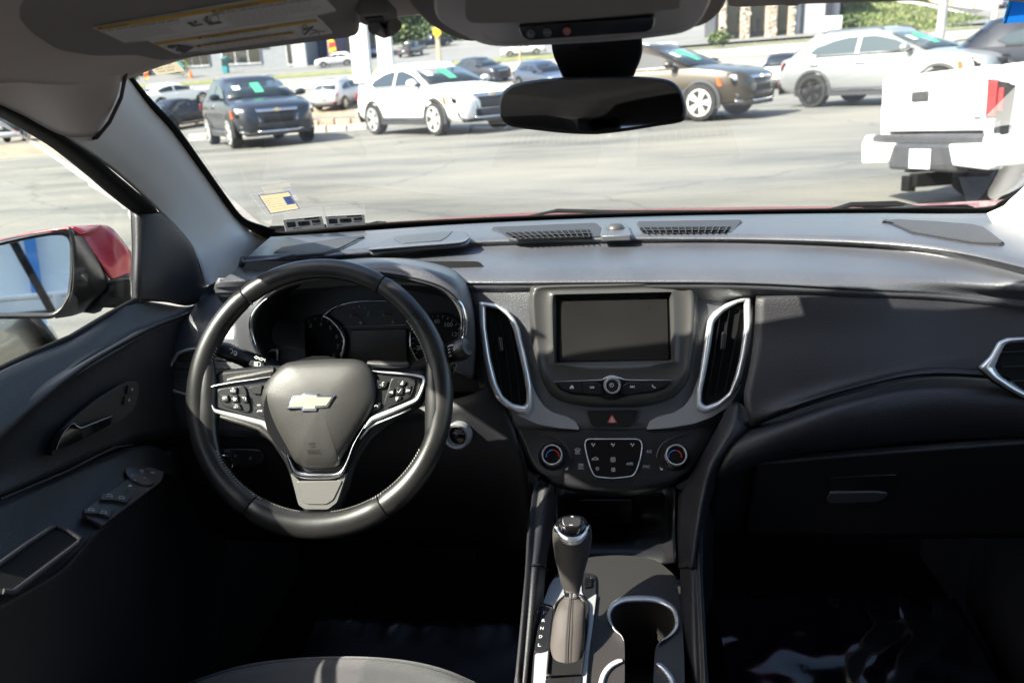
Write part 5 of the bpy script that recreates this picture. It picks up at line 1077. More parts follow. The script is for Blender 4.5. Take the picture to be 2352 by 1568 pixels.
ringst([(*kx(617,820),15.5,.935,-.1),(*kx(617,800),17.5,.936,-.1),(*kx(617,765),19.5,.937,-.1)], MCH, 'shifter_collar', ratio=.9)
boot = [(*kx(560,1508),30,.872,0),(*kx(562,1440),33,.880,0),(*kx(572,1300),37,.892,0),(*kx(588,1130),39.5,.905,0),(*kx(600,1000),36.5,.916,0),(*kx(612,900),30,.926,0),(*kx(617,850),20,.932,0),(*kx(618,815),15,.936,0)]
bs_ = st(boot, 4)
bo_ = ringst(bs_, MLB, 'shifter_boot', ratio=.8, sides=40)
for vtx in bo_.data.vertices:      # soft creases
    n_ = noise.noise(vtx.co * 45); vtx.co += V((n_ * .0016, -abs(n_) * .0012, n_ * .0008))
BV = bvh_of(bo_)
def onboot(x, y, off):
    d = ray(*kx(x, y)).normalized(); h_ = BV.ray_cast(CAM, d); return h_[0] - d * off if h_[0] else None
path = [(x, y) for x, y in ((572,1490),(578,1400),(582,1300),(586,1200),(591,1130),(598,1000),(606,900),(612,835))]
for dx in (-20, 22):
    v = []; f = []; ln = spl([V((x + dx * (.55 + .45 * min(1, (y - 800) / 300)), y, 0)) for x, y in path], 9)
    for k in range(0, len(ln) - 1):
        a, b = onboot(ln[k].x, ln[k].y, .0012), onboot(*ln[k].lerp(ln[k + 1], .62).xy, .0012)
        if not a or not b: continue
        o = len(v); v += [a + V((s_, 0, 0)) for s_ in (-.0007, .0007)] + [b + V((s_, 0, 0)) for s_ in (-.0007, .0007)]; f.append((o, o + 1, o + 3, o + 2))
    mk('boot_stitching', v, f, mat('dark thread', (.012,.011,.011), .8), gs, smooth=False, face_cam=True, kind='stuff')
pth = [q for q in (onboot(p.x, p.y, .0002) for p in spl([V((x, y, 0)) for x, y in path], 6)) if q]
tube('boot_seam', pth, .0010, mat('seam leather', (.02,.018,.017), .8), gs, 6)

# ================================================================== driver seat, rear cabin, floor films
seat = thing('driver_seat', 'dark grey cloth driver seat cushion at the bottom edge of the photo', 'seat', (-.40, .6, .45))
e_ = [(380,1596),(480,1560),(560,1540),(660,1528),(760,1524),(850,1526),(940,1536),(1020,1556),(1100,1590)]
fr0 = [P(x, y, .865) for x, y in e_]
cr_ = [[V((p.x, p.y + .035, p.z - .16)) for p in fr0], [V((p.x, p.y + .045, p.z - .06)) for p in fr0], [V((p.x, p.y + .028, p.z - .012)) for p in fr0], fr0,
       [V((p.x, p.y - .05, fr0[4].z - .002 - .3 * (fr0[4].z - p.z))) for p in fr0], [V((p.x, p.y - .25, fr0[4].z - .012 + .02 * ((p.x + .39) / .2) ** 2)) for p in fr0], [V((p.x, .12, fr0[4].z - .05 + .02 * ((p.x + .39) / .2) ** 2)) for p in fr0]]
loft('seat_cushion', cr_, MSEAT, seat, 5, 5, solid=.03)
tube('seat_piping', [p + V((0, .012, -.004)) for p in spl(fr0, 4)], .003, MSEAT, seat, 6)
def seat_back(root, x, m_):
    rws = []
    for z, y, w, d in ((.55,.12,.22,.09),(.75,.07,.25,.11),(.95,.0,.25,.11),(1.10,-.05,.22,.09),(1.16,-.075,.15,.06)):
        rws.append([V((x + w * math.cos(a), y + d * math.sin(a) * .9 - .02, z)) for a in [2 * math.pi * k / 12 for k in range(12)]])
    loft('seat_back', rws, m_, root, 2, 4, solid=0, cu=True, face_cam=None)
    rws = []
    for z, w, d in ((1.19,.09,.04),(1.22,.13,.055),(1.30,.14,.06),(1.37,.12,.05),(1.39,.05,.02)):
        rws.append([V((x + w * math.cos(a), -.13 + d * math.sin(a), z)) for a in [2 * math.pi * k / 12 for k in range(12)]])
    loft('headrest', rws, m_, root, 2, 4, solid=0, cu=True, face_cam=None)
seat_back(seat, -.40, MSEAT)
ps = thing('passenger_seat', 'dark grey cloth front passenger seat, out of frame beside the camera', 'seat', (.40, .2, .45))
seat_back(ps, .40, MSEAT); box('seat_cushion', (.16, -.02, .40), (.62, .50, .62), MSEAT, ps, .05, seg=4)
rs = thing('rear_bench', 'dark grey cloth rear bench seen only in the mirrors', 'seat', (0, -.9, .4))
box('bench_cushion', (-.62, -1.0, .30), (.62, -.5, .60), MSEAT, rs, .06, seg=4); box('bench_back', (-.62, -1.25, .55), (.62, -1.02, 1.15), MSEAT, rs, .06, seg=4)
def floor_film(label, x0, x1, y0, y1, z, slope, seed, amp, m_=None):
    random.seed(seed); nx, ny = 46, 40; v = []
    for j in range(ny):
        for i in range(nx):
            x = x0 + (x1 - x0) * i / (nx - 1); y = y0 + (y1 - y0) * j / (ny - 1)
            h = amp * (noise.noise(V((x * 4.5 + seed, y * 4.5, 3.1))) * .6 + abs(noise.noise(V((x * 8 - y * 6, y * 5 + x * 2, seed)))) * .5 + noise.noise(V((x * 19, y * 19, seed))) * .10)
            v.append((x, y, z + slope * (y - y0) + h + .02 * max(0, j - ny + 5) / 5 * noise.noise(V((x * 30, 1, seed)))))
    t = mk('floor_film', v, grid_faces(nx, ny), m_ or MFILM, None, face_cam=True, solid=.0012)
    return tag(t, label, 'floor cover', 'clear protective floor films')
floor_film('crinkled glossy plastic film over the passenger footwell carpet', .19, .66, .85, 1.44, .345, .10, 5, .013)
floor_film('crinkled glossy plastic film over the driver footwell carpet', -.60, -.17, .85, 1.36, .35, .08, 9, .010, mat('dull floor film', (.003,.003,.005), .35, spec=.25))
pd = thing('brake_pedal', 'dark pedal faintly lit in the driver footwell', 'pedal', P(1080, 1230, 1.45))
tube('pedal_arm', [P(1095,1150,1.5), P(1085,1215,1.46), P(1070,1250,1.44)], .007, MBS, pd, 8)
panel('pedal_pad', Plane(P(1065,1265,1.42), V((0,-1,.5))), rnd([(1020,1248),(1090,1246),(1090,1290),(1020,1292)], 6), MRUB, pd, 0, .012, 0, .003)
pdoor = thing('passenger_door', 'black front passenger door trim in shadow at the right edge', 'door', (.7, .9, .7))
boxes('door_backing', [((.742,-.1,.28),(.775,1.66,1.0))], MRUB, pdoor)  # unseen box added to block light leaking past this door's trim
loft('door_trim', [[V((.715,-.1,.98)), V((.718,.6,.985)), V((.72,1.2,1.02)), V((.72,1.5,1.05))], [V((.68,-.1,.88)), V((.69,.6,.88)), V((.70,1.2,.92)), V((.71,1.5,.95))], [V((.60,-.1,.72)), V((.62,.6,.72)), V((.66,1.2,.76)), V((.71,1.5,.80))], [V((.64,-.1,.35)), V((.65,.6,.35)), V((.68,1.2,.35)), V((.71,1.5,.35))]], MDL, pdoor, 4, 4, solid=.01)
# ================================================================== ground outside
ZP = [(-60,-.2),(0,0),(8,0),(19,0),(24,-.02),(30,-.12),(42,-.45),(47,-.2),(52,.30),(62,1.0),(68,1.5),(75,1.75),(83,2.0),(88,2.35),(92,2.75),(100,3.2),(115,4.4),(130,6),(170,9),(320,22)]
def ground(x, y):
    for (a, za), (b, zb) in zip(ZP, ZP[1:]):
        if y <= b: z = za + (zb - za) * max(0, (y - a)) / (b - a); break
    else: z = ZP[-1][1]
    z -= .11 * math.exp(-((x - 3.6) ** 2 + (y - 8.4) ** 2) / 1.9)
    return z + .025 * (min(40, max(-45, x)) + 8) * max(0, min(1, y / 18)) ** 2
def G(px, py, dz=0):
    r = ray(px, py); t = 2.0
    while t < 400:
        p = CAM + r * t
        if p.z <= ground(p.x, p.y) + dz:
            lo, hi = t - .25, t
            for _ in range(12):
                m = (lo + hi) / 2; q = CAM + r * m
                if q.z <= ground(q.x, q.y) + dz: hi = m
                else: lo = m
            return CAM + r * hi
        t += .25
    return CAM + r * 150
def Gd(px, py, dist):     # ground point under a pixel column at a given forward distance
    p = P(px, py, dist); return V((p.x, p.y, ground(p.x, p.y)))
def strip(name, x0, x1, y0, y1, dx, dy, m, dz=0.0, wob=0):
    nx = max(2, int((x1 - x0) / dx) + 1); ny = max(2, int((y1 - y0) / dy) + 1); v = []
    for j in range(ny):
        for i in range(nx):
            x = x0 + (x1 - x0) * i / (nx - 1); y = y0 + (y1 - y0) * j / (ny - 1)
            if wob and j in (0, ny - 1): y += wob * noise.noise(V((x * .2, j, 0)))
            v.append((x, y, ground(x, y) + dz))
    o = mk(name, v, grid_faces(nx, ny), m, None, ang=0); o['kind'] = 'structure'
    if o.data.polygons[0].normal.z < 0: o.data.flip_normals()
    return o
def asphalt(name, base, amt=.25, sc=1.0, cracks=True):
    m = bpy.data.materials.new(name); m.use_nodes = True; t = m.node_tree; b = t.nodes['Principled BSDF']; b.inputs['Roughness'].default_value = .9; b.inputs['Specular IOR Level'].default_value = .25
    tc = t.nodes.new('ShaderNodeTexCoord'); mp = t.nodes.new('ShaderNodeMapping'); mp.inputs['Scale'].default_value = (.22 * sc, .75 * sc, 1); t.links.new(tc.outputs['Object'], mp.inputs[0])
    n1 = t.nodes.new('ShaderNodeTexNoise'); n1.inputs['Scale'].default_value = 1.0; n1.inputs['Detail'].default_value = 9; n1.inputs['Roughness'].default_value = .62; t.links.new(mp.outputs[0], n1.inputs[0])
    cr_ = t.nodes.new('ShaderNodeValToRGB'); e = cr_.color_ramp.elements
    e[0].position = .34; e[0].color = (base[0]*(1-amt*1.6), base[1]*(1-amt*1.45), base[2]*(1-amt*1.3), 1); e[1].position = .66; e[1].color = (base[0]*(1+amt), base[1]*(1+amt*.9), base[2]*(1+amt*.6), 1)
    k = e.new(.5); k.color = (*base, 1); t.links.new(n1.outputs[0], cr_.inputs[0])
    n2 = t.nodes.new('ShaderNodeTexNoise'); n2.inputs['Scale'].default_value = 60; n2.inputs['Detail'].default_value = 3; t.links.new(tc.outputs['Object'], n2.inputs[0])
    mx = t.nodes.new('ShaderNodeMixRGB'); mx.blend_type = 'MULTIPLY'; mx.inputs[0].default_value = .5; t.links.new(cr_.outputs[0], mx.inputs[1])
    c2 = t.nodes.new('ShaderNodeValToRGB'); c2.color_ramp.elements[0].position = .3; c2.color_ramp.elements[0].color = (.55,.55,.55,1); c2.color_ramp.elements[1].position = .7; t.links.new(n2.outputs[0], c2.inputs[0]); t.links.new(c2.outputs[0], mx.inputs[2])
    out = mx
    if cracks:
        vo = t.nodes.new('ShaderNodeTexVoronoi'); vo.feature = 'DISTANCE_TO_EDGE'; vo.inputs['Scale'].default_value = .35
        nw = t.nodes.new('ShaderNodeTexNoise'); nw.inputs['Scale'].default_value = 1.2; nw.inputs['Detail'].default_value = 5; t.links.new(tc.outputs['Object'], nw.inputs[0])
        va = t.nodes.new('ShaderNodeMixRGB'); va.inputs[0].default_value = .45; t.links.new(tc.outputs['Object'], va.inputs[1]); t.links.new(nw.outputs['Color'], va.inputs[2]); t.links.new(va.outputs[0], vo.inputs['Vector'])
        c3 = t.nodes.new('ShaderNodeValToRGB'); c3.color_ramp.elements[0].position = .0; c3.color_ramp.elements[0].color = (.66,.66,.67,1); c3.color_ramp.elements[1].position = .008; t.links.new(vo.outputs['Distance'], c3.inputs[0])
        m3 = t.nodes.new('ShaderNodeMixRGB'); m3.blend_type = 'MULTIPLY'; m3.inputs[0].default_value = .8; t.links.new(out.outputs[0], m3.inputs[1]); t.links.new(c3.outputs[0], m3.inputs[2]); out = m3
    t.links.new(out.outputs[0], b.inputs['Base Color']); return m
MLOT = asphalt('worn lot asphalt', (.180, .174, .156), .27)
MROAD = asphalt('road asphalt', (.24, .235, .22), .08, .4, False)
MFAR = asphalt('far lot asphalt', (.19, .19, .185), .12, .4, False)
MTAN = mat('tan concrete median', (.42, .34, .24), .9, var=(.6, .15))
MGRS = mat('grass', (.16, .17, .06), .95, bump=(9, .8, .05), var=(1.4, .35))
MDIRT = mat('gravel bank', (.26, .20, .14), .95, bump=(14, 1, .05), var=(2.5, .4))
MKERB = mat('kerb concrete', (.42, .38, .32), .85, var=(3, .15))
strip('parking_lot', -60, 45, -30, 44, .75, .6, MLOT)
strip('ground', -260, 260, -200, 340, 13, 9, MFAR, -.35)
strip('verge', -70, 60, 44, 51.5, 3, 2.5, MDIRT, -.02, .8)
strip('road', -90, 80, 50.5, 63, 4, 2, MROAD, .01, 0)
strip('median', -90, 80, 63, 72, 4, 2, MTAN, .04, 0)
strip('road', -90, 80, 72, 86, 4, 2, MROAD, .01, 0)
strip('grass_verge', -90, 9, 86, 90.5, 4, 1.5, MGRS, .05, .8)
strip('grass_verge', 9, 80, 82, 84.5, 4, 1.2, MGRS, .06, .4)
strip('far_lot', -90, 80, 89.5, 150, 4, 3, MFAR, .0, 0)
# broken kerb island behind the parked row and the bank at the left
def kerb(name, a, b, h, w, m, n=14, brk=False):
    v = []; f = []; a, b = V(a), V(b); d = (b - a); L = d.length; d.normalize(); s = V((-d.y, d.x, 0)) * w / 2; random.seed(int(abs(a.x) * 10))
    step = L / n
    for k in range(n):
        p = a + d * step * k; q = a + d * (step * (k + 1) - (.05 if brk else .012)); hh = h * (random.uniform(.75, 1.05) if brk else 1); o = len(v)
        for e in (p, q):
            z = ground(e.x, e.y); v += [V((e.x - s.x, e.y - s.y, z - .05)), V((e.x + s.x, e.y + s.y, z - .05)), V((e.x + s.x * .8, e.y + s.y * .8, z + hh)), V((e.x - s.x * .8, e.y - s.y * .8, z + hh))]
        f += [(o, o+1, o+5, o+4), (o+1, o+2, o+6, o+5), (o+2, o+3, o+7, o+6), (o+3, o, o+4, o+7), (o, o+3, o+2, o+1), (o+4, o+5, o+6, o+7)]
    o = mk(name, v, f, m, None, smooth=False, face_cam=None, bevel=.015); o['kind'] = 'structure'; return o
k1, k2 = G(440, 322), G(850, 296); kerb('kerb', k1, k2, .16, .30, MKERB, 9, True)
kerb('kerb', G(-120, 352), G(205, 322), .14, .3, MKERB, 8)
kerb('kerb', G(700, 292), G(1160, 262), .22, .25, mat('kerb stone', (.34,.25,.18), .9, var=(4,.3)), 12, True)
b0 = [G(-100, 372), G(60, 360), G(150, 352), G(215, 348)]; b1 = [G(-100, 346), G(60, 334), G(150, 327), G(215, 322)]
o = loft('bank', [[p + V((0,0,.0)) for p in b0], [a.lerp(b, .5) + V((0,0,.12)) for a, b in zip(b0, b1)], [p + V((0, 0, .10)) for p in b1]], MDIRT, None, 8, 5, solid=0, face_cam=None); o['kind'] = 'structure'
# ================================================================== cars
MTYRE = mat('tyre rubber', (.012,.012,.012), .8); MRIM = mat('alloy rim', (.55,.55,.56), .25, .9); MRIMD = mat('dark alloy rim', (.03,.03,.032), .3, .6); MRIMW = mat('bright rim', (.68,.68,.66), .3, .4)
MCLAD = mat('grey body cladding', (.03,.031,.033), .6); MGLS = mat('tinted car glass', (.018,.024,.027), .04, spec=.9); MGLB = mat('pale reflecting glass', (.045,.062,.07), .12, spec=.45)
MLAMP = mat('headlamp lens', (.72,.74,.76), .12, .3, coat=1); MTAIL = mat('tail lamp red', (.45,.012,.015), .15, coat=1); MORG = mat('amber marker', (.60,.10,.02), .3)
MCC = mat('bright trim', (.62,.64,.70), .15, 1); MGRL = mat('grille black', (.012,.012,.013), .4); MPLT = mat('white plate', (.75,.75,.75), .5); MTAG = mat('green price tag', (.06,.42,.20), .6); MTAGL = mat('lime price tag', (.20,.60,.10), .6)
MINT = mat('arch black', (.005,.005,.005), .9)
def paint(name, c, metal=.3, rough=.32): return mat(name, c, rough, metal, coat=.5)
PW = paint('white paint', (.78,.77,.74), 0, .35); PG = paint('blue grey paint', (.028,.033,.046), .4); PBR = paint('bronze brown paint', (.060,.048,.033), .45); PSV = paint('silver paint', (.36,.38,.385), .5); PBK = paint('black paint', (.018,.020,.028), .4)
PTAN = paint('tan paint', (.30,.25,.18), .3); PDG = paint('dark grey paint', (.03,.032,.036), .4); PMS = paint('light silver paint', (.52,.53,.55), .4); PRD = paint('red car paint', (.35,.02,.02), .2); PBL = paint('steel blue paint', (.16,.20,.28), .4); PCH = paint('champagne paint', (.46,.40,.30), .4)
KIND = dict(  # length, width, height, hood z, belt z, x of: windscreen base, header, roof rear, rear glass base; wheelbase half, wheel radius, ground clearance
  suv=dict(L=4.6, W=1.84, H=1.59, hz=1.0, bz=1.06, xs=(1.22, .24, -1.70, -2.18), wb=1.36, wr=.36, gc=.24),
  small=dict(L=4.4, W=1.80, H=1.58, hz=.98, bz=1.04, xs=(1.12, .25, -1.5, -2.08), wb=1.32, wr=.34, gc=.23),
  sedan=dict(L=4.75, W=1.82, H=1.45, hz=.88, bz=.95, xs=(1.10, .30, -.95, -1.75), wb=1.38, wr=.33, gc=.18),
  coupe=dict(L=4.7, W=1.86, H=1.50, hz=.95, bz=1.0, xs=(1.15, .35, -1.1, -2.1), wb=1.42, wr=.37, gc=.2),
  pickup=dict(L=5.5, W=1.9, H=1.82, hz=1.12, bz=1.15, xs=(1.35, .75, -.65, -.80), wb=1.75, wr=.39, gc=.36))
def cat(v, f, o): return v
def make_car(name, label, category, loc, head, kind='suv', body=PW, lower=None, rim=None, glass=None, tag_=True, detail=2, group=None, chrome=True, roofm=None, plate=True):
    k = KIND[kind]; L, Wd, H = k['L'], k['W'] / 2, k['H']; x1 = L / 2; hz, bz = k['hz'], k['bz']; ws, hd_, rr, rb_ = k['xs']; wb, wr, gc = k['wb'], k['wr'], k['gc']
    root = thing(name, label, category, (0, 0, 0), group); rim = rim or MRIM; glass = glass or MGLS
    rear_z = bz if kind not in ('sedan', 'pickup') else bz - .03
    stn = [(-x1, gc + .22, rear_z - .25, .80), (-x1 + .05, gc + .16, rear_z - .08, .88), (-x1 + .22, gc + .10, rear_z, .955), (-wb - .1, gc + .06, rear_z + .0, .99), (-.6, gc + .02, bz, 1.0), (.3, gc + .02, bz - .01, 1.0), (ws - .15, gc + .02, hz + .05, 1.0), (wb + .05, gc + .06, hz + .015, .985), (x1 - .42, gc + .06, hz - .05, .95), (x1 - .16, gc + .04, hz - .12, .86), (x1 - .05, gc + .06, hz - .22, .74), (x1, gc + .14, hz - .36, .60)]
    def sect(x, zb, zt, w):
        w *= Wd; zm = zb + (zt - zb) * .55
        h = [(0, zb), (w * .86, zb), (w * .97, zb + .10), (w * 1.0, zm), (w * .985, zt - .10), (w * .93, zt - .02), (w * .72, zt + .015), (0, zt + .03)]
        return [V((x, -y, z)) for y, z in h] + [V((x, y, z)) for y, z in h[::-1][1:-1]]
    rows = [sect(*s) for s in stn]; nn = len(rows[0])
    cols = []; K = 3
    full = []
    for i in range(nn): cols.append(spl([r[i] for r in rows], K))
    m = len(cols[0]); verts = [cols[i][j] for j in range(m) for i in range(nn)]
    f = grid_faces(nn, m, True) + [tuple(range(nn))[::-1], tuple(range((m - 1) * nn, m * nn))]
    bo_ = mk('body', verts, f, body, root, face_cam=None, ang=45)
    def frontx(y, z): return x1 - .02 - .30 * abs(y / Wd) ** 3 - .16 * max(0, (z - (hz - .35)) / .3) ** 2
    def rearx(y, z): return -x1 + .0 + .16 * abs(y / Wd) ** 3 + (.16 * max(0, (z - (rear_z - .3)) / .3) ** 2)
    # cabin
    def ring(xa, xb, w, z, front=.12, rear=.10):     # xa rear, xb front
        p = [(xb, 0), (xb - front * .15, w * .5), (xb - front, w * .86), (xb - front * 2.2, w * .97)]
        s = [(xb - front * 2.2 + (xa + rear * 2 - xb + front * 2.2) * t, w) for t in (.25, .5, .75)]
        q = [(xa + rear * 2, w * .97), (xa + rear, w * .86), (xa + rear * .15, w * .5), (xa, 0)]
        h = p + s + q
        return [V((x, -y, z)) for x, y in h] + [V((x, y, z)) for x, y in h[::-1][1:-1]]
    zt = H - .10; wB, wR = Wd * .93, Wd * .70
    cz = bz - .03
    rgs = [ring(rb_, ws, wB, cz), ring(rr, hd_, wR + .03, zt - .03), ring(rr + .06, hd_ - .08, wR - .03, zt + .035), ring(rr + .35, hd_ - .40, wR * .6, H - .01), ring(rr + .8, hd_ - .8, wR * .2, H)]
    n = len(rgs[0]); verts = [p for r in rgs for p in r]
    f = grid_faces(n, len(rgs), True) + [tuple(range((len(rgs) - 1) * n, len(rgs) * n))]
    mk('cabin', verts, f, roofm or body, root, face_cam=None, ang=60)
    def side(z, sg, off=.008): t = (z - cz) / (zt - .03 - cz); return sg * (wB + (wR + .03 - wB) * t + off)
    def lerpx(zq, a, b): t = (zq - cz) / (zt - .03 - cz); return a + (b - a) * t
    z0, z1 = bz + .03, zt - .10
    xm = (ws + rr) / 2 - .15
    for sg in (-1, 1):
        fr_x0, fr_x1 = ws - .42, hd_ - .14
        wins = [[(ws - .36, z0), (lerpx(z0 + .2, ws - .34, hd_ - .16), z0 + .2), (hd_ - .12, z1 - .03), (hd_ - .34, z1 + .015), (xm + .04, z1 + .02), (xm + .04, z0)], [(xm - .05, z0), (xm - .05, z1 + .02), (rr + 1.0, z1 + .015), (rr + .72, z1 - .03), (rr + .34, z0 + .16), (rr + .22, z0 + .06), (rr + .40, z0)]]
        if kind == 'pickup': wins = [wins[0], [(xm - .05, z0), (xm - .05, z1), (rr + .22, z1), (rr + .16, z0)]]
        for w_ in wins:
            poly('side_window', [V((x, side(z, sg), z)) for x, z in w_], (0, sg, .3), .012, glass, root, 0)
        if detail > 1:
            box('window_trim', (xm - .95, min(sg * (wB + .012), sg * (wB - .02)), bz - .012), (ws - .45, max(sg * (wB + .012), sg * (wB - .02)), bz + .018), MCC if chrome else MCLAD, root, .004)
            for xx in (xm + .12, xm - .95): box('door_handle', (xx - .10, min(sg * Wd * 1.0, sg * (Wd * 1.0 + .035)), bz - .18), (xx + .10, max(sg * Wd * 1.0, sg * (Wd * 1.0 + .035)), bz - .14), body, root, .012)
        yy = sg * (Wd + .12); lo_, hi_ = (sg * (Wd - .06), sg * (Wd + .20)); 
        mrr = lathe('side_mirror', (ws - .50, sg * (Wd + .09), bz + .075), (1, 0, 0), [(.03,-.05),(.10,-.05),(.115,-.01),(.09,.06),(.03,.09)], body if detail > 1 else MCLAD, root, 12)
        mrr.scale = (1, 1.15, .72)
        if detail > 1: box('mirror_stem', (ws - .52, min(sg * (Wd - .07), sg * (Wd + .05)), bz + .0), (ws - .42, max(sg * (Wd - .07), sg * (Wd + .05)), bz + .05), MCLAD, root)
    def curved(name_, xb, xt, wb_, wt, zb, zt_, m_, sgn, off=.012, par=None):
        us = (-1, -.6, -.2, .2, .6, 1); v = []
        for z, x, w in ((zb, xb, wb_), ((zb + zt_) / 2, (xb + xt) / 2, (wb_ + wt) / 2), (zt_, xt, wt)):
            for u in us: v.append(V((x - sgn * .075 * abs(u) ** 2.5 + sgn * off, u * w, z)))
        return mk(name_, v, grid_faces(6, 3), m_, par or root, face_cam=None, solid=.01, soff=0)
    wsx = lambda z: lerpx(z, ws, hd_)
    curved('windscreen', wsx(cz + .06), wsx(zt - .06), wB * .92, wR * .98, cz + .06, zt - .06, glass, 1)
    if kind != 'pickup' or True: curved('rear_window', lerpx(cz + .14, rb_, rr), lerpx(zt - .12, rb_, rr), wB * .80, wR * .86, cz + .14, zt - .12, MGLS, -1)
    if tag_:
        zq = cz + .16; zq2 = zq + .22
        poly('price_tag', [V((wsx(z) + .035, y, z)) for y, z in ((-.10, zq), (.10, zq), (.10, zq2), (-.10, zq2))], (1, 0, .6), .006, MTAG, root, 0)
        zz = zt - .22; poly('year_banner', [V((wsx(z) + .006, y, z)) for y, z in ((-wR * .85, zz), (-wR * .35, zz), (-wR * .35, zz + .09), (-wR * .85, zz + .09))], (1, 0, .6), .006, MPLT, root, 0)
    # wheels
    for x in (wb, -wb):
        for sg in (-1, 1):
            y0 = sg * (Wd - .10)
            w_ = lathe('wheel', (x, y0, wr), (0, sg, 0), [(wr * .62, -.10), (wr * .93, -.11), (wr, -.07), (wr, .08), (wr * .95, .115), (wr * .74, .12), (wr * .72, .10)], MTYRE, root, 28 if detail > 1 else 18)
            if detail > 0:
                v = []; f = []; c = V((x, y0 + sg * .092, wr)); ns = 10
                for q in range(ns):
                    a = 2 * math.pi * (q // 2) / (ns / 2) + (.17 if q % 2 else -.17)
                    dx, dz = math.cos(a), math.sin(a); px_, pz_ = -dz, dx; o = len(v)
                    for rr_, hw, yy in ((.10, .020, .028), (.70, .030, .030)):
                        for s_ in (-1, 1):
                            v.append(c + V((dx * wr * rr_ + px_ * hw * s_, sg * yy, dz * wr * rr_ + pz_ * hw * s_)))
                    for rr_, hw, yy in ((.10, .026, -.02), (.70, .036, -.02)):
                        for s_ in (-1, 1):
                            v.append(c + V((dx * wr * rr_ + px_ * hw * s_, sg * yy, dz * wr * rr_ + pz_ * hw * s_)))
                    f += [(o, o+1, o+3, o+2), (o, o+2, o+6, o+4), (o+1, o+5, o+7, o+3)]
                for rin, rout, yy in ((.655, .74, .042), (0, .14, .034)):
                    o = len(v); n_ = 28
                    for i in range(n_):
                        a = 2 * math.pi * i / n_
                        for r_ in (rin, rout): v.append(c + V((math.cos(a) * wr * r_, sg * yy, math.sin(a) * wr * r_)))
                    f += [(o + 2*i, o + 2*i + 1, o + 2*((i+1) % n_) + 1, o + 2*((i+1) % n_)) for i in range(n_)]
                mk('rim', v, f, rim, w_, smooth=False, face_cam=None)
                lathe('brake_disc', c - V((0, sg * .03, 0)), (0, sg, 0), [(.001, 0), (wr * .66, .0), (wr * .66, .012)], MCLAD, w_, 24)
            else: lathe('rim', (x, y0 + sg * .10, wr), (0, sg, 0), [(.001, 0), (wr * .68, .0), (wr * .70, .012)], rim, w_, 16)
            v = []; f = []; n_ = 20     # arch lip, and a flat black disc painted as the well's shade
            for i in range(n_ + 1):
                a = math.pi * (i / n_) * 1.16 - .25
                for r_, y_ in ((1.06, Wd * .99 - .03), (1.10, Wd * .99 + .014), (1.24, Wd * .985 + .008), (1.25, Wd * .985 - .03)): v.append((x + math.cos(a) * wr * r_, sg * y_, wr + math.sin(a) * wr * r_))
            mk('wheel_arch', v, grid_faces(4, n_ + 1), lower or MCLAD, root, face_cam=None, ang=30)
            mk('well_shade_disc', [(x + math.cos(math.pi * i / 16 * 1.2 - .3) * wr * 1.1, sg * (Wd * .99 + .003), wr + math.sin(math.pi * i / 16 * 1.2 - .3) * wr * 1.1) for i in range(17)], [tuple(range(17))], MINT, root, smooth=False)
    for sg in (-1, 1):
        a, b = sg * (Wd - .02), sg * (Wd * .99 + .012); box('sill_cladding', (-wb + wr * 1.15, min(a, b), gc + .0), (wb - wr * 1.15, max(a, b), gc + .16), lower or MCLAD, root, .01)
        if detail > 1: box('sill_trim', (-wb + wr * 1.3, min(sg * Wd, sg * (Wd + .02)), gc + .10), (wb - wr * 1.3, max(sg * Wd, sg * (Wd + .02)), gc + .125), MCC, root, .004)
    def face(name_, top_, bot_, m_, par=root, fx=frontx, sgn=1, off=.025, n_=9, th=.02):
        """strip between two (y,z) polylines wrapped on the nose or tail"""
        t_ = resamp([V((0, y, z)) for y, z in top_], n_, False); b_ = resamp([V((0, y, z)) for y, z in bot_], n_, False); v = []
        for q in (t_, [a.lerp(c, .5) for a, c in zip(t_, b_)], b_):
            for p in q: v.append(V((fx(p.y, p.z) + sgn * off, p.y, p.z)))
        return mk(name_, v, grid_faces(n_, 3), m_, par, face_cam=None, solid=th, soff=0)
    W_ = Wd
    # nose
    face('grille', [(-.52*W_, hz-.24), (.52*W_, hz-.24)], [(-.40*W_, hz-.46), (.40*W_, hz-.46)], MGRL)
    gb_ = face('grille_bar', [(-.72*W_, hz-.17), (.72*W_, hz-.17)], [(-.70*W_, hz-.235), (.70*W_, hz-.235)], MCC if chrome else MCLAD, off=.035)
    if detail > 1:
        for sg in (-1, 1): face('grille_fang', [(sg*.60*W_, hz-.22), (sg*.52*W_, hz-.22)], [(sg*.46*W_, hz-.47), (sg*.41*W_, hz-.47)], MCC, off=.04, n_=3)
        zc = hz - .203; xx = frontx(0, zc) + .05
        mk('bowtie_emblem', [V((xx, y, zc + z)) for y, z in ((-.085,-.022),(-.065,.022),(-.028,.022),(-.028,.036),(.028,.036),(.028,.022),(.085,.022),(.065,-.022),(.028,-.022),(.028,-.036),(-.028,-.036),(-.028,-.022))], [tuple(range(12))], MGOLD, gb_, smooth=False, solid=.012, soff=0)
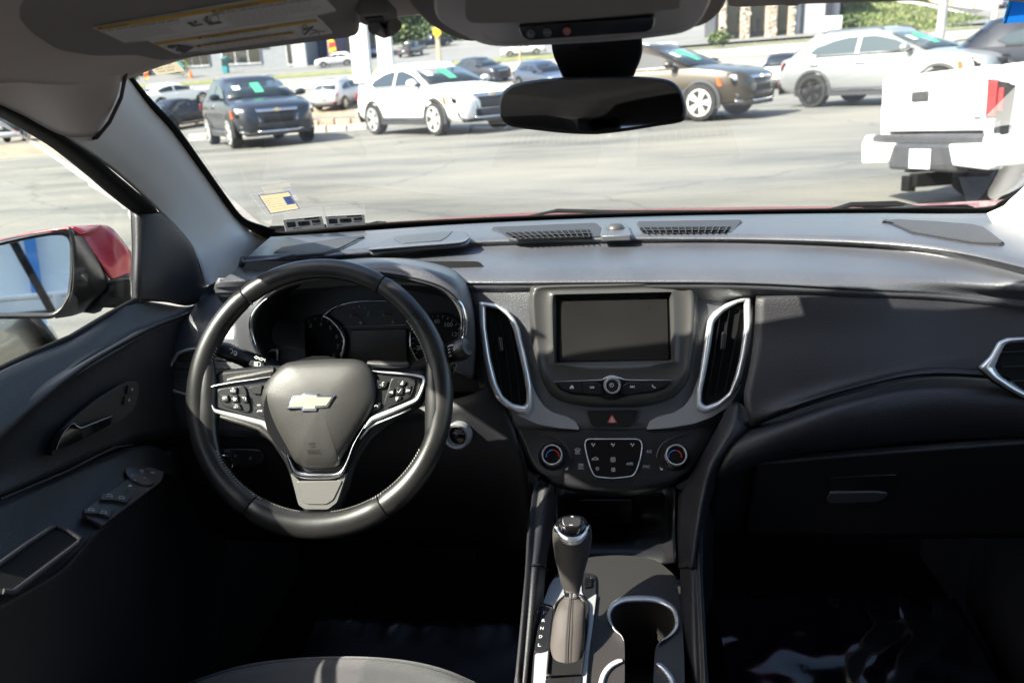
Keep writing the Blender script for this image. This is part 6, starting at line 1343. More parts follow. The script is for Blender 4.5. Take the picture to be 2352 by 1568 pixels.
    for sg in (-1, 1):
        face('headlight', [(sg*.94*W_, hz-.14), (sg*.60*W_, hz-.165)], [(sg*.92*W_, hz-.25), (sg*.58*W_, hz-.225)], MLAMP, off=.04, n_=5)
        if detail > 0:
            face('lamp_housing', [(sg*.97*W_, hz-.12), (sg*.56*W_, hz-.15)], [(sg*.95*W_, hz-.33), (sg*.56*W_, hz-.28)], MGRL, off=.02, n_=5)
            face('fog_lamp', [(sg*.90*W_, hz-.50), (sg*.62*W_, hz-.53)], [(sg*.86*W_, hz-.62), (sg*.66*W_, hz-.62)], MCLAD, off=.03, n_=5)
            face('fog_lamp_trim', [(sg*.92*W_, hz-.62), (sg*.60*W_, hz-.635)], [(sg*.90*W_, hz-.66), (sg*.60*W_, hz-.665)], MCC, off=.035, n_=5)
    face('lower_intake', [(-.60*W_, gc+.28), (.60*W_, gc+.28)], [(-.55*W_, gc+.14), (.55*W_, gc+.14)], MGRL, off=.05)
    face('front_skid', [(-.85*W_, gc+.13), (.85*W_, gc+.13)], [(-.78*W_, gc+.02), (.78*W_, gc+.02)], lower or MCLAD, off=.05)
    if detail > 1: face('skid_trim', [(-.55*W_, gc+.13), (.55*W_, gc+.13)], [(-.52*W_, gc+.09), (.52*W_, gc+.09)], MCC, off=.075)
    if detail > 1:
        for sg in (-1, 1):
            yq = sg * (Wd * .985 + .012); poly('marker_lamp', [V((x1 - .55, yq, gc + .42)), V((x1 - .47, yq - sg * .02, gc + .42)), V((x1 - .52, yq - sg * .01, gc + .58)), V((x1 - .58, yq, gc + .58))], (.1, sg, 0), .02, MORG, root, 0)
    # tail
    rz = rear_z
    for sg in (-1, 1):
        face('tail_light', [(sg*1.0*W_, rz-.06), (sg*.62*W_, rz-.09)], [(sg*.98*W_, rz-.24), (sg*.62*W_, rz-.18)], MTAIL, fx=rearx, sgn=-1, off=.03, n_=5)
        if detail > 0: face('rear_reflector', [(sg*.85*W_, gc+.32), (sg*.65*W_, gc+.32)], [(sg*.85*W_, gc+.27), (sg*.65*W_, gc+.27)], MTAIL, fx=rearx, sgn=-1, off=.09, n_=4)
    if plate: face('licence_plate', [(-.16, rz-.24), (.16, rz-.24)], [(-.16, rz-.39), (.16, rz-.39)], MPLT, fx=rearx, sgn=-1, off=.02, n_=3)
    face('rear_bumper', [(-.95*W_, gc+.30), (.95*W_, gc+.30)], [(-.85*W_, gc+.04), (.85*W_, gc+.04)], lower or MCLAD, fx=rearx, sgn=-1, off=.07)
    if kind in ('suv', 'small') and detail > 1:
        for sg in (-1, 1): tube('roof_rail', [V((x, sg * wR * .92, H - .045 + .035 * (0 if i in (0, 4) else 1))) for i, x in enumerate((rr + .35, rr + .5, (rr + hd_) / 2, hd_ - .35, hd_ - .2))], .018, MCC if chrome else MCLAD, root, 6)
    if kind == 'pickup':   # open bed look: cargo well
        box('cargo_bed', (-x1 + .10, -Wd * .78, bz - .02), (rb_ - .10, Wd * .78, bz + .04), MGRL, root, 0)
    h = head
    sl_ = lambda p: ground(p.x, p.y)
    root.location = loc
    fx_, fy_ = math.cos(h), math.sin(h); zf = ground(loc.x + fx_ * wb, loc.y + fy_ * wb); zr = ground(loc.x - fx_ * wb, loc.y - fy_ * wb)
    lx, ly = -fy_, fx_; zl = ground(loc.x + lx * Wd, loc.y + ly * Wd); zq = ground(loc.x - lx * Wd, loc.y - ly * Wd)
    X_ = V((fx_ * 2 * wb, fy_ * 2 * wb, zf - zr)).normalized(); Y_ = V((lx * 2 * Wd, ly * 2 * Wd, zl - zq)); Z_ = X_.cross(Y_).normalized(); Y_ = Z_.cross(X_)
    root.rotation_euler = Matrix((X_, Y_, Z_)).transposed().to_euler()
    root.location.z = (zf + zr) / 2
    return root
def heading(px, toward):   # heading (radians): 'toward' degrees relative to the line of sight; 0 = facing the camera, 90 = facing right
    r = ray(px, 300); a = math.atan2(r.y, r.x); return a + math.pi + R(toward)
def at_wheel(px, py, head, kind, lx, ly, dz=0):
    """car centre so that the local ground point (lx,ly) falls on the photo pixel"""
    p = G(px, py); c, s = math.cos(head), math.sin(head); return V((p.x - (lx * c - ly * s), p.y - (lx * s + ly * c), p.z))
# ================================================================== parked cars
def place(name, label, cat_, px, py, toward, kind='suv', ref='fr', **kw):
    """put the named wheel of the car on the ground under a photo pixel"""
    h = heading(px, toward); k = KIND[kind]
    lx = {'f': k['wb'], 'r': -k['wb'], 'c': 0, 't': -k['L'] / 2 + .2, 'n': k['L'] / 2 - .2}[ref[0]]; ly = {'l': k['W'] / 2 - .1, 'r': -k['W'] / 2 + .1, 'c': 0}[ref[1]]
    return make_car(name, label, cat_, at_wheel(px, py, h, kind, lx, ly), h, kind, **kw)
GRP = 'cars parked across the lot'
place('parked_suv', 'dark blue grey SUV facing the camera, green price tag in its windscreen', 'suv', 544, 341, 11, 'suv', 'fr', body=PG, rim=MRIMW)
place('parked_suv', 'white SUV with green price tag, parked left of the rear view mirror', 'suv', 1010, 312, 33, 'suv', 'fr', body=PW, rim=MRIMW)
place('parked_suv', 'bronze brown SUV half hidden behind the rear view mirror', 'suv', 1612, 279, 63, 'suv', 'fr', body=PBR, rim=MRIMW)
place('parked_suv', 'silver SUV with black wheels behind the white pickup tailgate', 'suv', 1868, 247, 58, 'suv', 'rr', body=PSV, rim=MRIMD, glass=MGLB, chrome=False)
place('parked_suv', 'black SUV at the right edge behind the silver SUV', 'suv', 2290, 236, 92, 'suv', 'rr', body=PBK, rim=MRIMD, glass=MGLB, tag_=False, chrome=False)
place('parked_suv', 'small light silver SUV seen from behind beside the white sign posts', 'suv', 735, 253, 150, 'small', 'rl', body=PMS, tag_=False, lower=MCLAD)
place('parked_suv', 'white and black SUV seen from behind between the brown and silver SUVs', 'suv', 1754, 206, 172, 'small', 'rl', body=PW, tag_=False, roofm=PBK)
place('parked_car', 'black coupe parked behind the A pillar, its red tail lights facing left', 'car', 400, 300, 128, 'coupe', 'rr', body=PBK, tag_=False, rim=MRIMD, chrome=False)
place('parked_car', 'white car behind the black coupe, top half showing', 'car', 375, 252, 108, 'suv', 'rr', body=PW, tag_=False)
place('parked_car', 'tan car parked alongside, its front corner below the door mirror', 'car', 60, 880, 180, 'sedan', 'c', body=PTAN, tag_=False) if False else None
t_ = make_car('parked_car', 'tan car parked alongside, its front corner showing under the door mirror', 'car', V((-2.62, .30, 0)), R(90), 'sedan', body=PTAN, tag_=False, detail=1)
place('parked_suv', 'grey SUV seen from behind at the left edge above the door mirror', 'suv', 62, 326, 165, 'suv', 'rr', body=PDG, tag_=False, lower=PMS)
place('parked_suv', 'dark compact SUV behind the bonnet of the white SUV', 'suv', 1118, 192, 40, 'small', 'fr', body=PG, tag_=False, detail=1)
place('parked_car', 'dark car partly hidden behind the right side of the mirror mount', 'car', 1250, 215, 30, 'suv', 'fr', body=PBL, tag_=False, detail=1)
# traffic and cars across the road
FG = 'cars across the road'
place('moving_suv', 'white SUV driving left on the far road beside the sign posts', 'suv', 744, 157, -88, 'suv', 'fl', body=PW, tag_=False, detail=1)
place('moving_car', 'white car on the far road just left of the mirror mount', 'car', 1172, 133, -86, 'sedan', 'fl', body=PW, tag_=False, detail=1)
place('distant_car', 'silver grey SUV parked in front of the grey store across the road', 'suv', 630, 144, 150, 'suv', 'rl', body=PMS, tag_=False, detail=1, group=FG)
place('distant_car', 'dark green SUV with red tail lights below the sun visor', 'suv', 446, 163, 150, 'suv', 'rl', body=PDG, tag_=False, detail=1, group=FG)
place('distant_car', 'dark car at the far left beside the beige service sticker', 'car', 300, 178, 100, 'sedan', 'rr', body=PBL, tag_=False, detail=1, group=FG)
place('distant_pickup', 'grey pickup truck seen from behind past the second sign post', 'pickup', 920, 133, 160, 'pickup', 'rl', body=PDG, tag_=False, detail=1, group=FG)
place('distant_car', 'blue grey car with red roof lights between the two sign posts', 'car', 868, 129, 175, 'suv', 'cc', body=PBL, tag_=False, detail=1, group=FG)
place('distant_pickup', 'dark pickup farther up the sloping lot, near the trees', 'pickup', 965, 112, 110, 'pickup', 'rl', body=PG, tag_=False, detail=1, group=FG)
place('distant_car', 'blue grey car at the left end of the row under the stone piers', 'car', 1664, 74, 195, 'sedan', 'rl', body=PBL, tag_=False, detail=1, group=FG)
place('distant_car', 'champagne car facing the road, second in the row under the stone piers', 'car', 1728, 72, 12, 'sedan', 'fr', body=PCH, tag_=False, detail=1, group=FG)
place('distant_car', 'white car, third in the row under the stone piers', 'car', 1782, 71, 170, 'coupe', 'rl', body=PW, tag_=False, detail=1, group=FG)
place('distant_car', 'black car with red tail lights, last in the row under the stone piers', 'car', 1842, 70, 165, 'coupe', 'rl', body=PBK, tag_=False, detail=1, group=FG)
place('distant_car', 'silver car on the upper street beside the yellowish pole', 'car', 2300, 18, 160, 'suv', 'cc', body=PMS, tag_=False, detail=1, group=FG)

# ------------------------------------------------------------------ white pickup
TR = Euler((R(-4), 0, R(14))).to_matrix() @ Matrix.Diagonal((1, .93, 1)); base = P(2283, 376, 7.0) - TR @ V((-.08, -.98, .47))
tk = thing('pickup_truck', 'white pickup truck seen from behind at the right, red tail lamp and grey bumper step', 'pickup', (0, 0, 0))
box('tailgate', (.03, -.70, .72), (.14, .91, 1.235), PW, tk, .02, seg=3)
def bedside(sg):
    y = sg * .93; prof = [(.05,.68),(.04,.95),(.07,1.23),(.3,1.245),(1.9,1.26),(1.9,.60),(1.55,.52)] + [(1.15 + .46 * math.cos(a), .40 + .46 * math.sin(a)) for a in [0.35, .8, 1.2, 1.57, 1.95, 2.35, 2.8]] + [(.60,.52),(.20,.56)]
    poly('bed_side', [V((x, y, z)) for x, z in prof], (0, sg, 0), .16, PW, tk, .02, 3)
bedside(1); bedside(-1)
boxes('bed_floor', [((.1,-.8,.68),(1.9,.8,.74)), ((1.84,-.8,.7),(1.9,.8,1.24))], MCLAD, tk)
cabin = [[V((x, y, z)) for x in (1.98, 2.1, 3.4, 4.1, 5.4)] for y, z in ((-.93,.5),(-.93,1.1))]
box('cab_body', (1.95,-.93,.45), (5.35,.93,1.12), PW, tk, .05, seg=3)
vv = [(2.0,-.86,1.12),(4.2,-.86,1.12),(4.2,.86,1.12),(2.0,.86,1.12),(2.12,-.68,1.76),(3.45,-.68,1.76),(3.45,.68,1.76),(2.12,.68,1.76)]
mk('cab_roof', vv, [(0,3,2,1),(4,5,6,7),(0,1,5,4),(1,2,6,5),(2,3,7,6),(3,0,4,7)], PW, tk, bevel=.04, seg=3, ang=30)
poly('rear_window', [V((2.005,-.66,1.22)), V((2.005,.66,1.22)), V((2.09,.58,1.66)), V((2.09,-.58,1.66))], (-1,0,.2), .01, MGLS, tk)
for sg in (-1,):      # tail lamps wrap the corner
    fr = [(-.004,sg*.715,1.13),(.0,sg*.94,1.09),(.08,sg*.945,1.06),(.05,sg*.945,.68),(-.004,sg*.935,.68),(-.006,sg*.73,.68)]
    vv = [V(q) for q in fr]; vv2 = [V((q.x + .06, q.y - sg * .03, q.z)) for q in vv]
    lam = mk('tail_lamp', [vv[0], vv[1], vv[4], vv[5], vv[2], vv[3]] + [q for q in (vv2[0], vv2[1], vv2[4], vv2[5], vv2[2], vv2[3])], [(0,1,2,3),(1,4,5,2),(6,9,8,7),(0,6,7,1),(3,2,8,9),(0,3,9,6)], MGB, tk, smooth=False, face_cam=None)
    def lens(nm, y0, y1, z0, z1, m_): box(nm, (-.018, min(sg*y0, sg*y1), z0), (.0, max(sg*y0, sg*y1), z1), m_, lam, .006)
    lens('red_lens', .735, .845, .84, 1.11, MTAIL); lens('red_lens', .875, .925, .88, 1.05, MTAIL); lens('clear_lens', .735, .845, .69, .815, MLAMP); lens('clear_lens', .875, .925, .70, .80, MGLS)
bump = [(-.04,-.97,.44),(-.04,-.55,.44),(-.04,-.55,.56),(-.04,-.28,.60),(-.04,.28,.60),(-.04,.55,.56),(-.04,.55,.44),(-.04,.97,.44),(-.04,.97,.70),(-.04,-.97,.70)]
MBG = mat('bumper step grey', (.040,.040,.043), .55, var=(12,.2))
bx = boxes('bumper_step', [((-.10,-.52,.38),(.04,.52,.62)), ((-.07,-.90,.60),(.10,.90,.70))], MBG, tk, .03)
for sg in (1, -1): 
    poly('bumper_end', [V((-.12, sg*y, z)) for y, z in ((.42,.62),(.50,.44),(.97,.42),(.99,.62),(.92,.70),(.88,.70),(.86,.63))], (-1,0,0), .14, PW, tk, .03, 3)
    poly('bumper_wrap', [V((x, sg*.985, z)) for x, z in ((-.08,.44),(.35,.46),(.40,.60),(.10,.70),(-.06,.68))], (0,sg,0), .05, PW, tk, .015, 3)
box('licence_plate', (-.115,-.17,.40), (-.105,.15,.575), MPLT, tk, .01); boxes('tow_hitch', [((-.16,-.06,.24),(.2,.06,.36)), ((-.20,.0,.20),(-.12,.12,.34))], MRUB, tk, .01)
boxes('chassis', [((.1,-.55,.34),(5.0,-.42,.52)), ((.1,.42,.34),(5.0,.55,.52)), ((1.05,-.72,.30),(1.25,.72,.44)), ((.1,-.6,.5),(5.2,.6,.66))], MINT, tk)
box('gate_handle', (.012,.12,.99), (.035,.38,1.08), MBG, tk, .012); box('gate_badge', (.02,-.62,.82), (.032,-.54,.835), MBG, tk)
text3('TRD', V((.30,-.942,1.11)), V((.66,-.942,1.117)), V((.30,-.942,1.19)), MBG, tk)
for x, sg in ((1.15,1),(1.15,-1),(4.35,1),(4.35,-1)):
    w_ = lathe('wheel', (x, sg * .80, .39), (0, sg, 0), [(.25,-.12),(.36,-.13),(.39,-.09),(.39,.09),(.36,.13),(.27,.13),(.255,.09)], MTYRE, tk, 30)
    lathe('rim', (x, sg * .80, .39), (0, sg, 0), [(.25,-.10),(.235,-.04),(.06,-.03),(.05,-.10),(.001,-.10)], MRIMD, w_, 24); lathe('rim', (x, sg * .80, .39), (0, sg, 0), [(.001,.05),(.24,.06),(.26,.10)], MRIM, w_, 24)
    lathe('hub', (x, sg * .80, .39), (0, -sg, 0), [(.045,.10),(.04,.135),(.001,.137)], MRIM, w_, 14)
tk.location = base; tk.rotation_euler = (R(-4), 0, R(14)); tk.scale = (1, .93, 1)

# ================================================================== across the road
MWALL = mat('pale store wall', (.34,.35,.37), .8, var=(1.5,.06)); MGW = mat('grey siding', (.22,.235,.25), .8, var=(2,.08)); MSTN = mat('stone pier', (.34,.28,.22), .9, bump=(6,1,.08), var=(3,.45)); MDKB = mat('dark storefront', (.03,.033,.045), .3); MTANB = mat('tan stucco', (.62,.48,.30), .85); MROOF = mat('roof shingle', (.16,.15,.15), .9, var=(4,.2))
MPOST = mat('white sign post', (.74,.74,.74), .6); MWOOD = mat('timber pole', (.40,.32,.23), .9, var=(5,.2)); MSTL = mat('galvanised pole', (.42,.42,.42), .5, .4)
def front_box(name, root, px0, px1, y, z0, z1, dep, m, bev=0):     # facade block between two pixel columns at distance y
    a, b = P(px0, 140, y).x, P(px1, 140, y).x; return box(name, (a, y, z0), (b, y + dep, z1), m, root, bev)
ys = 107
sto = thing('store_building', 'pale grey store with wide shop windows across the road, below the sun visor', 'building', V((P(560,100,ys).x, ys, ground(-30, ys))))
zb = ground(-30, ys) - .6
front_box('wall', sto, 300, 705, ys, zb, zb + 8, 9, MGW); front_box('roof', sto, 295, 712, ys - .8, zb + 8, zb + 8.6, 10.5, MROOF)
for a, b, z0, z1 in ((510,600,1.0,3.6),(420,480,1.0,3.6),(660,690,.6,3.4)):
    w_ = front_box('window', sto, a, b, ys - .12, zb + z0, zb + z1, .2, MPLT); n_ = 3 if b - a > 40 else 2
    for k in range(n_): front_box('pane', w_, a + (b - a) * (k + .06) / n_, a + (b - a) * (k + .94) / n_, ys - .2, zb + z0 + .2, zb + z1 - .2, .1, MGLS)
front_box('red_sign', sto, 588, 616, ys - .25, zb + 3.0, zb + 4.4, .2, mat('red sign', (.55,.08,.07), .5)); front_box('pilaster', sto, 672, 704, ys - .5, zb, zb + 8, .6, MWALL)
tl = thing('vending_box', 'teal newspaper box in front of the grey store', 'box', Gd(517, 150, ys - 3)); g0 = Gd(517, 150, ys - 3)
box('cabinet', (g0.x - .35, g0.y - .3, g0.z), (g0.x + .35, g0.y + .3, g0.z + 1.9), mat('teal paint', (.03,.22,.25), .5), tl, .05); box('cabinet_door', (g0.x - .27, g0.y - .36, g0.z + .9), (g0.x + .27, g0.y - .28, g0.z + 1.7), MGLS, tl, .02)
yd = 112; dk_ = thing('dark_shop', 'dark fronted shop with white posts behind the white moving SUV', 'building', V((P(740,100,yd).x, yd, ground(-20, yd)))); zb = ground(-20, yd) - .5
front_box('wall', dk_, 700, 830, yd, zb, zb + 7, 8, MDKB); front_box('roof', dk_, 695, 836, yd - .6, zb + 7, zb + 7.5, 9, MROOF)
for a in (703, 812): front_box('porch_post', dk_, a, a + 7, yd - .8, zb, zb + 7, .5, MPOST)
for a in (716, 745, 776): front_box('shop_window', dk_, a, a + 20, yd - .1, zb + .8, zb + 4, .15, mat('blue window', (.02,.03,.12), .1))
yb = 150; bb = thing('grey_block', 'blue grey building up the slope behind the pickups', 'building', V((P(870,60,yb).x, yb, 8))); zb = ground(-20, yb) - 1
front_box('wall', bb, 826, 912, yb, zb, zb + 10, 9, MGW); front_box('window', bb, 840, 856, yb - .1, zb + 4, zb + 6.5, .2, MGLS); front_box('window', bb, 878, 894, yb - .1, zb + 4, zb + 6.5, .2, MGLS)
# stone pier building on the right
yr = 93; st_ = thing('stone_pier_building', 'building with rough stone piers and dark bays behind the row of parked cars', 'building', V((P(1780,60,yr).x, yr, ground(25, yr)))); zb = ground(25, yr) - .8
front_box('wall', st_, 1640, 1852, yr + 1.2, zb, zb + 7.5, 8, MDKB); front_box('roof', st_, 1632, 1930, yr - .4, zb + 7.5, zb + 8.2, 10, MROOF)
for a, w in ((1652,14),(1700,20),(1757,24),(1808,14)):
    front_box('stone_pier', st_, a, a + w, yr, zb, zb + 7.5, 1.2, MSTN, .08)
    random.seed(a); x0, x1 = P(a, 140, yr).x, P(a + w, 140, yr).x; lst = []
    for k in range(26):
        cx_2, cz_2 = random.uniform(x0 + .1, x1 - .1), zb + random.uniform(.2, 7); s2 = random.uniform(.12, .25); lst.append(((cx_2 - s2, yr - .07, cz_2 - s2 * .7), (cx_2 + s2, yr + .1, cz_2 + s2 * .7)))
    boxes('pier_stone', lst, mat('pale stone', (.46,.40,.33), .9), st_, .04, kind='stuff')
for a, b in ((1668,1698),(1722,1755),(1783,1806)): front_box('bay_window', st_, a, b, yr + 1.05, zb + 1.2, zb + 6, .1, MGLS)
front_box('white_wall', st_, 1822, 1905, yr + .4, zb, zb + 7.5, 8, MWALL)
def arch(px0, px1, y, z0, z1, m, root, nm):
    a, b = P(px0, 140, y).x, P(px1, 140, y).x; r_ = (b - a) / 2; pts = [V((a, y, z0)), V((b, y, z0))] + [V(((a + b) / 2 + r_ * math.cos(R(t)), y, z1 - r_ + r_ * math.sin(R(t)))) for t in range(0, 181, 15)]
    return poly(nm, pts, (0, -1, 0), .1, m, root)
arch(1833, 1841, yr + .36, zb, zb + 6.5, MDKB, st_, 'arched_door'); arch(1888, 1904, yr + .36, zb, zb + 6.6, MDKB, st_, 'arched_door'); front_box('window', st_, 1906, 1920, yr + 1.0, zb + 2, zb + 6, .1, MWALL)
# upper street, tan building
q0 = V((P(2230, 10, 118).x, 118, 0)); tb = thing('tan_building', 'tan stucco building on the upper street at the top right', 'building', V((q0.x, 118, ground(q0.x, 118)))); zb = CAM.z + 118 * .058
front_box('wall', tb, 2165, 2275, 119, zb - 3, zb + 9, 8, MTANB); front_box('garage_door', tb, 2180, 2220, 118.9, zb - 3, zb + 3, .2, MPLT); front_box('garage_door', tb, 2232, 2262, 118.9, zb - 3, zb + 3, .2, MPLT)
# grassy embankment and upper street on the right
def emb():
    rows = [[(1925,84,80),(2000,88,82),(2090,86,82),(2180,88,82),(2290,84,82),(2420,80,82)], [(1928,66,86),(2000,62,88),(2090,60,88),(2180,66,88),(2290,68,88),(2420,66,88)], [(1940,34,95),(2000,28,96),(2090,24,96),(2180,36,96),(2290,52,96),(2420,58,96)], [(1950,10,104),(2000,6,104),(2090,8,104),(2180,26,104),(2290,46,104),(2420,54,104)], [(1950,-10,120),(2000,-14,120),(2090,-5,120),(2180,20,112),(2290,40,112),(2420,46,112)]]
    v = [[P(x, y, Y) for x, y, Y in r] for r in rows]; r0 = [V((p.x, p.y - .5, ground(p.x, p.y) - .5)) for p in v[0]]
    o = loft('embankment', [r0] + v, MGRS, None, 5, 5, solid=0, face_cam=True); o['kind'] = 'structure'; return v
EV = emb()
us = [[P(x, y, Y) for x, y, Y in r] for r in ([(2080,12,106),(2180,30,106),(2290,50,106),(2420,60,104)], [(2080,-6,122),(2180,12,120),(2290,22,120),(2420,30,118)])]
o = loft('upper_street', us, asphalt('upper street asphalt', (.10,.10,.105), .1, .4, False), None, 5, 4, solid=0); o['kind'] = 'structure'
gr_ = thing('guard_rail', 'white guard rail running along the top of the grassy bank', 'guard rail', P(2150, 25, 103))
rp = [P(x, y, 103.5) for x, y in ((2060,4),(2100,10),(2140,18),(2180,27),(2220,37),(2255,45))]
tube('rail_beam', rp, (.20), MPOST, gr_, 6, ratio=1.6)
for p in rp: box('rail_post', (p.x - .12, p.y - .1, p.z - 1.3), (p.x + .12, p.y + .14, p.z + .15), MWOOD, gr_)
# bushes, trees and long grass: many small leaf faces
MLF = [mat('leaf dark', (.035,.060,.018), .7), mat('leaf green', (.075,.115,.030), .7), mat('leaf light', (.14,.18,.045), .7), mat('leaf red', (.16,.07,.05), .7)]
def foliage(name, label, cat_, blobs, ms, n, size, trunk=None, seed=1, kind=None):
    random.seed(seed); v = []; f = []; fm = []; ctr = V(blobs[0][0])
    for (c, r) in blobs:
        c = V(c); r = V(r) if not isinstance(r, (int, float)) else V((r, r, r))
        for _ in range(int(n)):
            d = V((random.gauss(0, 1), random.gauss(0, 1), random.gauss(0, 1))).normalized() * random.uniform(.25, 1.0) ** .45
            nz_ = 1 + .35 * noise.noise(d * 2.3 + c); p = c + V((d.x * r.x, d.y * r.y, d.z * r.z)) * nz_
            a = V((random.uniform(-1, 1), random.uniform(-1, 1), random.uniform(-1, 1))).normalized(); b = a.orthogonal().normalized(); s2 = size * random.uniform(.5, 1.3); o = len(v)
            v += [p - a * s2, p + b * s2 * .6, p + a * s2, p - b * s2 * .6]; f.append((o, o+1, o+2, o+3)); fm.append(random.choices(range(len(ms)), [3] + [2] * (len(ms) - 1))[0])
    root = thing(name, label, cat_, ctr) if not kind else None
    o = mk('crown' if not kind else name, v, f, None, root, smooth=False, ang=0, mats=ms, fm=fm)
    if kind: tag(o, label, cat_, None, kind); return o
    if trunk: tube('trunk', [V(trunk[0]), V(trunk[0]).lerp(V(trunk[1]), .5) + V((.15, 0, 0)), V(trunk[1])], [trunk[2], trunk[2] * .7, trunk[2] * .35], MWOOD, root, 8)
    return root
ht = P(1948, 55, 84); foliage('hedge', 'round dark green hedge beside the white sign box', 'hedge', [(ht, (1.0,.8,.9)), (ht + V((-.7,.2,-.2)), (.7,.6,.7))], MLF[:2], 900, .14, (ht - V((0,0,1.4)), ht, .1), 4)
for i, (x, y, Y, r, lab) in enumerate(((1960,22,99,1.7,'pale green bush at the foot of the bank, left end'), (1995,8,104,2.4,'green bush at the top of the bank near the stone pier building'), (2030,2,108,2.6,'dark green bush behind the guard rail end'), (2065,-6,114,3.0,'tall dark shrub above the guard rail'), (1935,20,101,1.5,'reddish shrub between the white wall and the bank'))):
    c = P(x, y, Y); foliage('bush', lab, 'bush', [(c, (r, r * .8, r)), (c + V((r * .7, .3, -.3)), r * .7)], (MLF[3:] + MLF[:1]) if i == 4 else (MLF[1:3] if i == 0 else MLF[:3] if i < 2 else MLF[:2]), 1100, .20, (c - V((0, 0, r * 1.3)), c, .16), 10 + i)
random.seed(21); v = []; f = []; fm = []         # rough grass and weeds on the bank
for _ in range(9000):
    j = random.uniform(0, 3.4); i = random.uniform(0, 4.9); a = EV[int(j)][int(i)].lerp(EV[int(j)][int(i) + 1], i % 1); b = EV[int(j) + 1][int(i)].lerp(EV[int(j) + 1][int(i) + 1], i % 1); p = a.lerp(b, j % 1)
    if p.y > 103: continue
    d = V((random.uniform(-1, 1), random.uniform(-.6, .3), random.uniform(.4, 1))).normalized(); s2 = random.uniform(.15, .45) * (1 + .8 * noise.noise(p * .5)); t = d.orthogonal().normalized() * .09; o = len(v)
    v += [p - t, p + t, p + d * s2]; f.append((o, o+1, o+2)); fm.append(random.choices((0,1,2), (1, 3, 3))[0])
tag(mk('bank_grass', v, f, None, None, smooth=False, ang=0, mats=MLF[:3], fm=fm), 'rough grass and weeds over the embankment', 'grass', None, 'stuff')
for i, (x, y, Y, r, lab) in enumerate(((918,78,140,5.5,'broad green tree behind the parked pickups'), (955,72,143,6,'pale green tree above the dark pickup'), (985,80,146,5.5,'dark tree left of the yellow sign'), (1030,84,138,5,'dark leafy tree right of the yellow sign'), (1075,60,150,7,'tall dark tree beside the overhead console'), (890,60,155,7,'tree rising behind the blue grey building'))):
    c = P(x, y, Y); z0 = ground(c.x, c.y); foliage('tree', lab, 'tree', [(c, (r, r * .8, r * .75)), (c + V((r * .6, 1, -r * .25)), r * .6), (c + V((-r * .6, -1, -r * .2)), r * .6), (c + V((0, 0, r * .6)), r * .6)], MLF[:3] if i in (1, 0) else MLF[:2], 1500, .42, (V((c.x, c.y, z0)), c, .35), 30 + i)
for i, (x, y, Y, r, lab) in enumerate(((300,172,80,.7,'small round shrub at the kerb below the pillar'), (405,152,100,1.3,'bush beside the dark green SUV'), (1652,88,78,.8,'low planting at the foot of the roadside sign post'))):
    c = P(x, y, Y); c.z = max(c.z, ground(c.x, c.y) + r * .5); foliage('shrub', lab, 'shrub', [(c, (r * 1.3, r, r * .8))], MLF[:3], 700, .13, None, 50 + i)
# signs, posts, cone, flags
s1, s2 = G(838, 266), G(893, 235); sg_ = thing('pylon_sign', 'two tall white sign posts standing in the lot beside the white SUV', 'sign', s1)
d = (s2 - s1).normalized()
for s_, a, b in ((s1, 817, 856), (s2, 876, 908)):
    w = abs(P(b, 200, s_.y).x - P(a, 200, s_.y).x); x = P((a + b) / 2, 200, s_.y).x
    box('sign_post', (x - w / 2, s_.y - w * .3, s_.z + 1.6), (x + w / 2, s_.y + w * .3, s_.z + 9.5), MPOST, sg_, .02); box('post_foot', (x - w * .28, s_.y - w * .2, s_.z), (x + w * .34, s_.y + w * .2, s_.z + 1.6), MPOST, sg_, .02)
    box('footing', (x - w * .55, s_.y - w * .5, s_.z - .1), (x + w * .55, s_.y + w * .5, s_.z + .32), mat('footing block', (.50,.42,.30), .9), sg_, .03)
xs_ = (P(817,200,s1.y).x, P(908,200,s2.y).x); box('sign_board', (xs_[0] - .3, s1.y - .4, s1.z + 9.5), (xs_[1] + .5, s2.y + .3, s1.z + 12.5), MPOST, sg_, .05)
g0 = Gd(439, 180, 70); co_ = thing('traffic_cone', 'orange traffic cone by the far road, left of the blue grey SUV', 'cone', g0); MO = mat('cone orange', (.75,.16,.02), .5)
k_ = (P(439,160,70) - P(439,180,70)).length; g0 = G(439, 180); k_ = (P(439,160,g0.y) - P(439,180,g0.y)).length; co_.location = g0; ORG[co_.name] = g0.copy()
lathe('cone_body', g0, (0,0,1), [(k_*.24,.05),(k_*.20,k_*.3),(k_*.10,k_*.8),(k_*.07,k_)], MO, co_, 14); box('cone_base', (g0.x - k_*.32, g0.y - k_*.32, g0.z), (g0.x + k_*.32, g0.y + k_*.32, g0.z + .06), MO, co_)
def flag(px, py0, py1, Y, lab, grp='feather flags'):
    a, b = P(px, py1, Y), P(px, py0, Y); a.z = min(a.z, ground(a.x, a.y)); t = thing('feather_flag', lab, 'flag', a, grp); H_ = b.z - a.z; w = H_ * .30
    tube('flag_pole', [a, a.lerp(b, .6), b], .05, MSTL, t, 6)
    pts = [(.05,.12),(.9,.16),(1.0,.5),(.95,.8),(.6,.97),(.1,1.0)]
    poly('flag_cloth', [V((a.x + w * u, a.y, a.z + H_ * v_)) for u, v_ in pts], (0, -1, 0), .03, mat('flag yellow', (.85,.50,.03), .7), t)
    poly('flag_stripe', [V((a.x + w * u, a.y - .05, a.z + H_ * v_)) for u, v_ in ((.1,.25),(.9,.35),(.98,.55),(.2,.48))], (0, -1, 0), .03, MPR, t); poly('flag_stripe', [V((a.x + w * u, a.y - .05, a.z + H_ * v_)) for u, v_ in ((.2,.62),(.97,.68),(.9,.82),(.25,.80))], (0, -1, 0), .03, MPR, t)
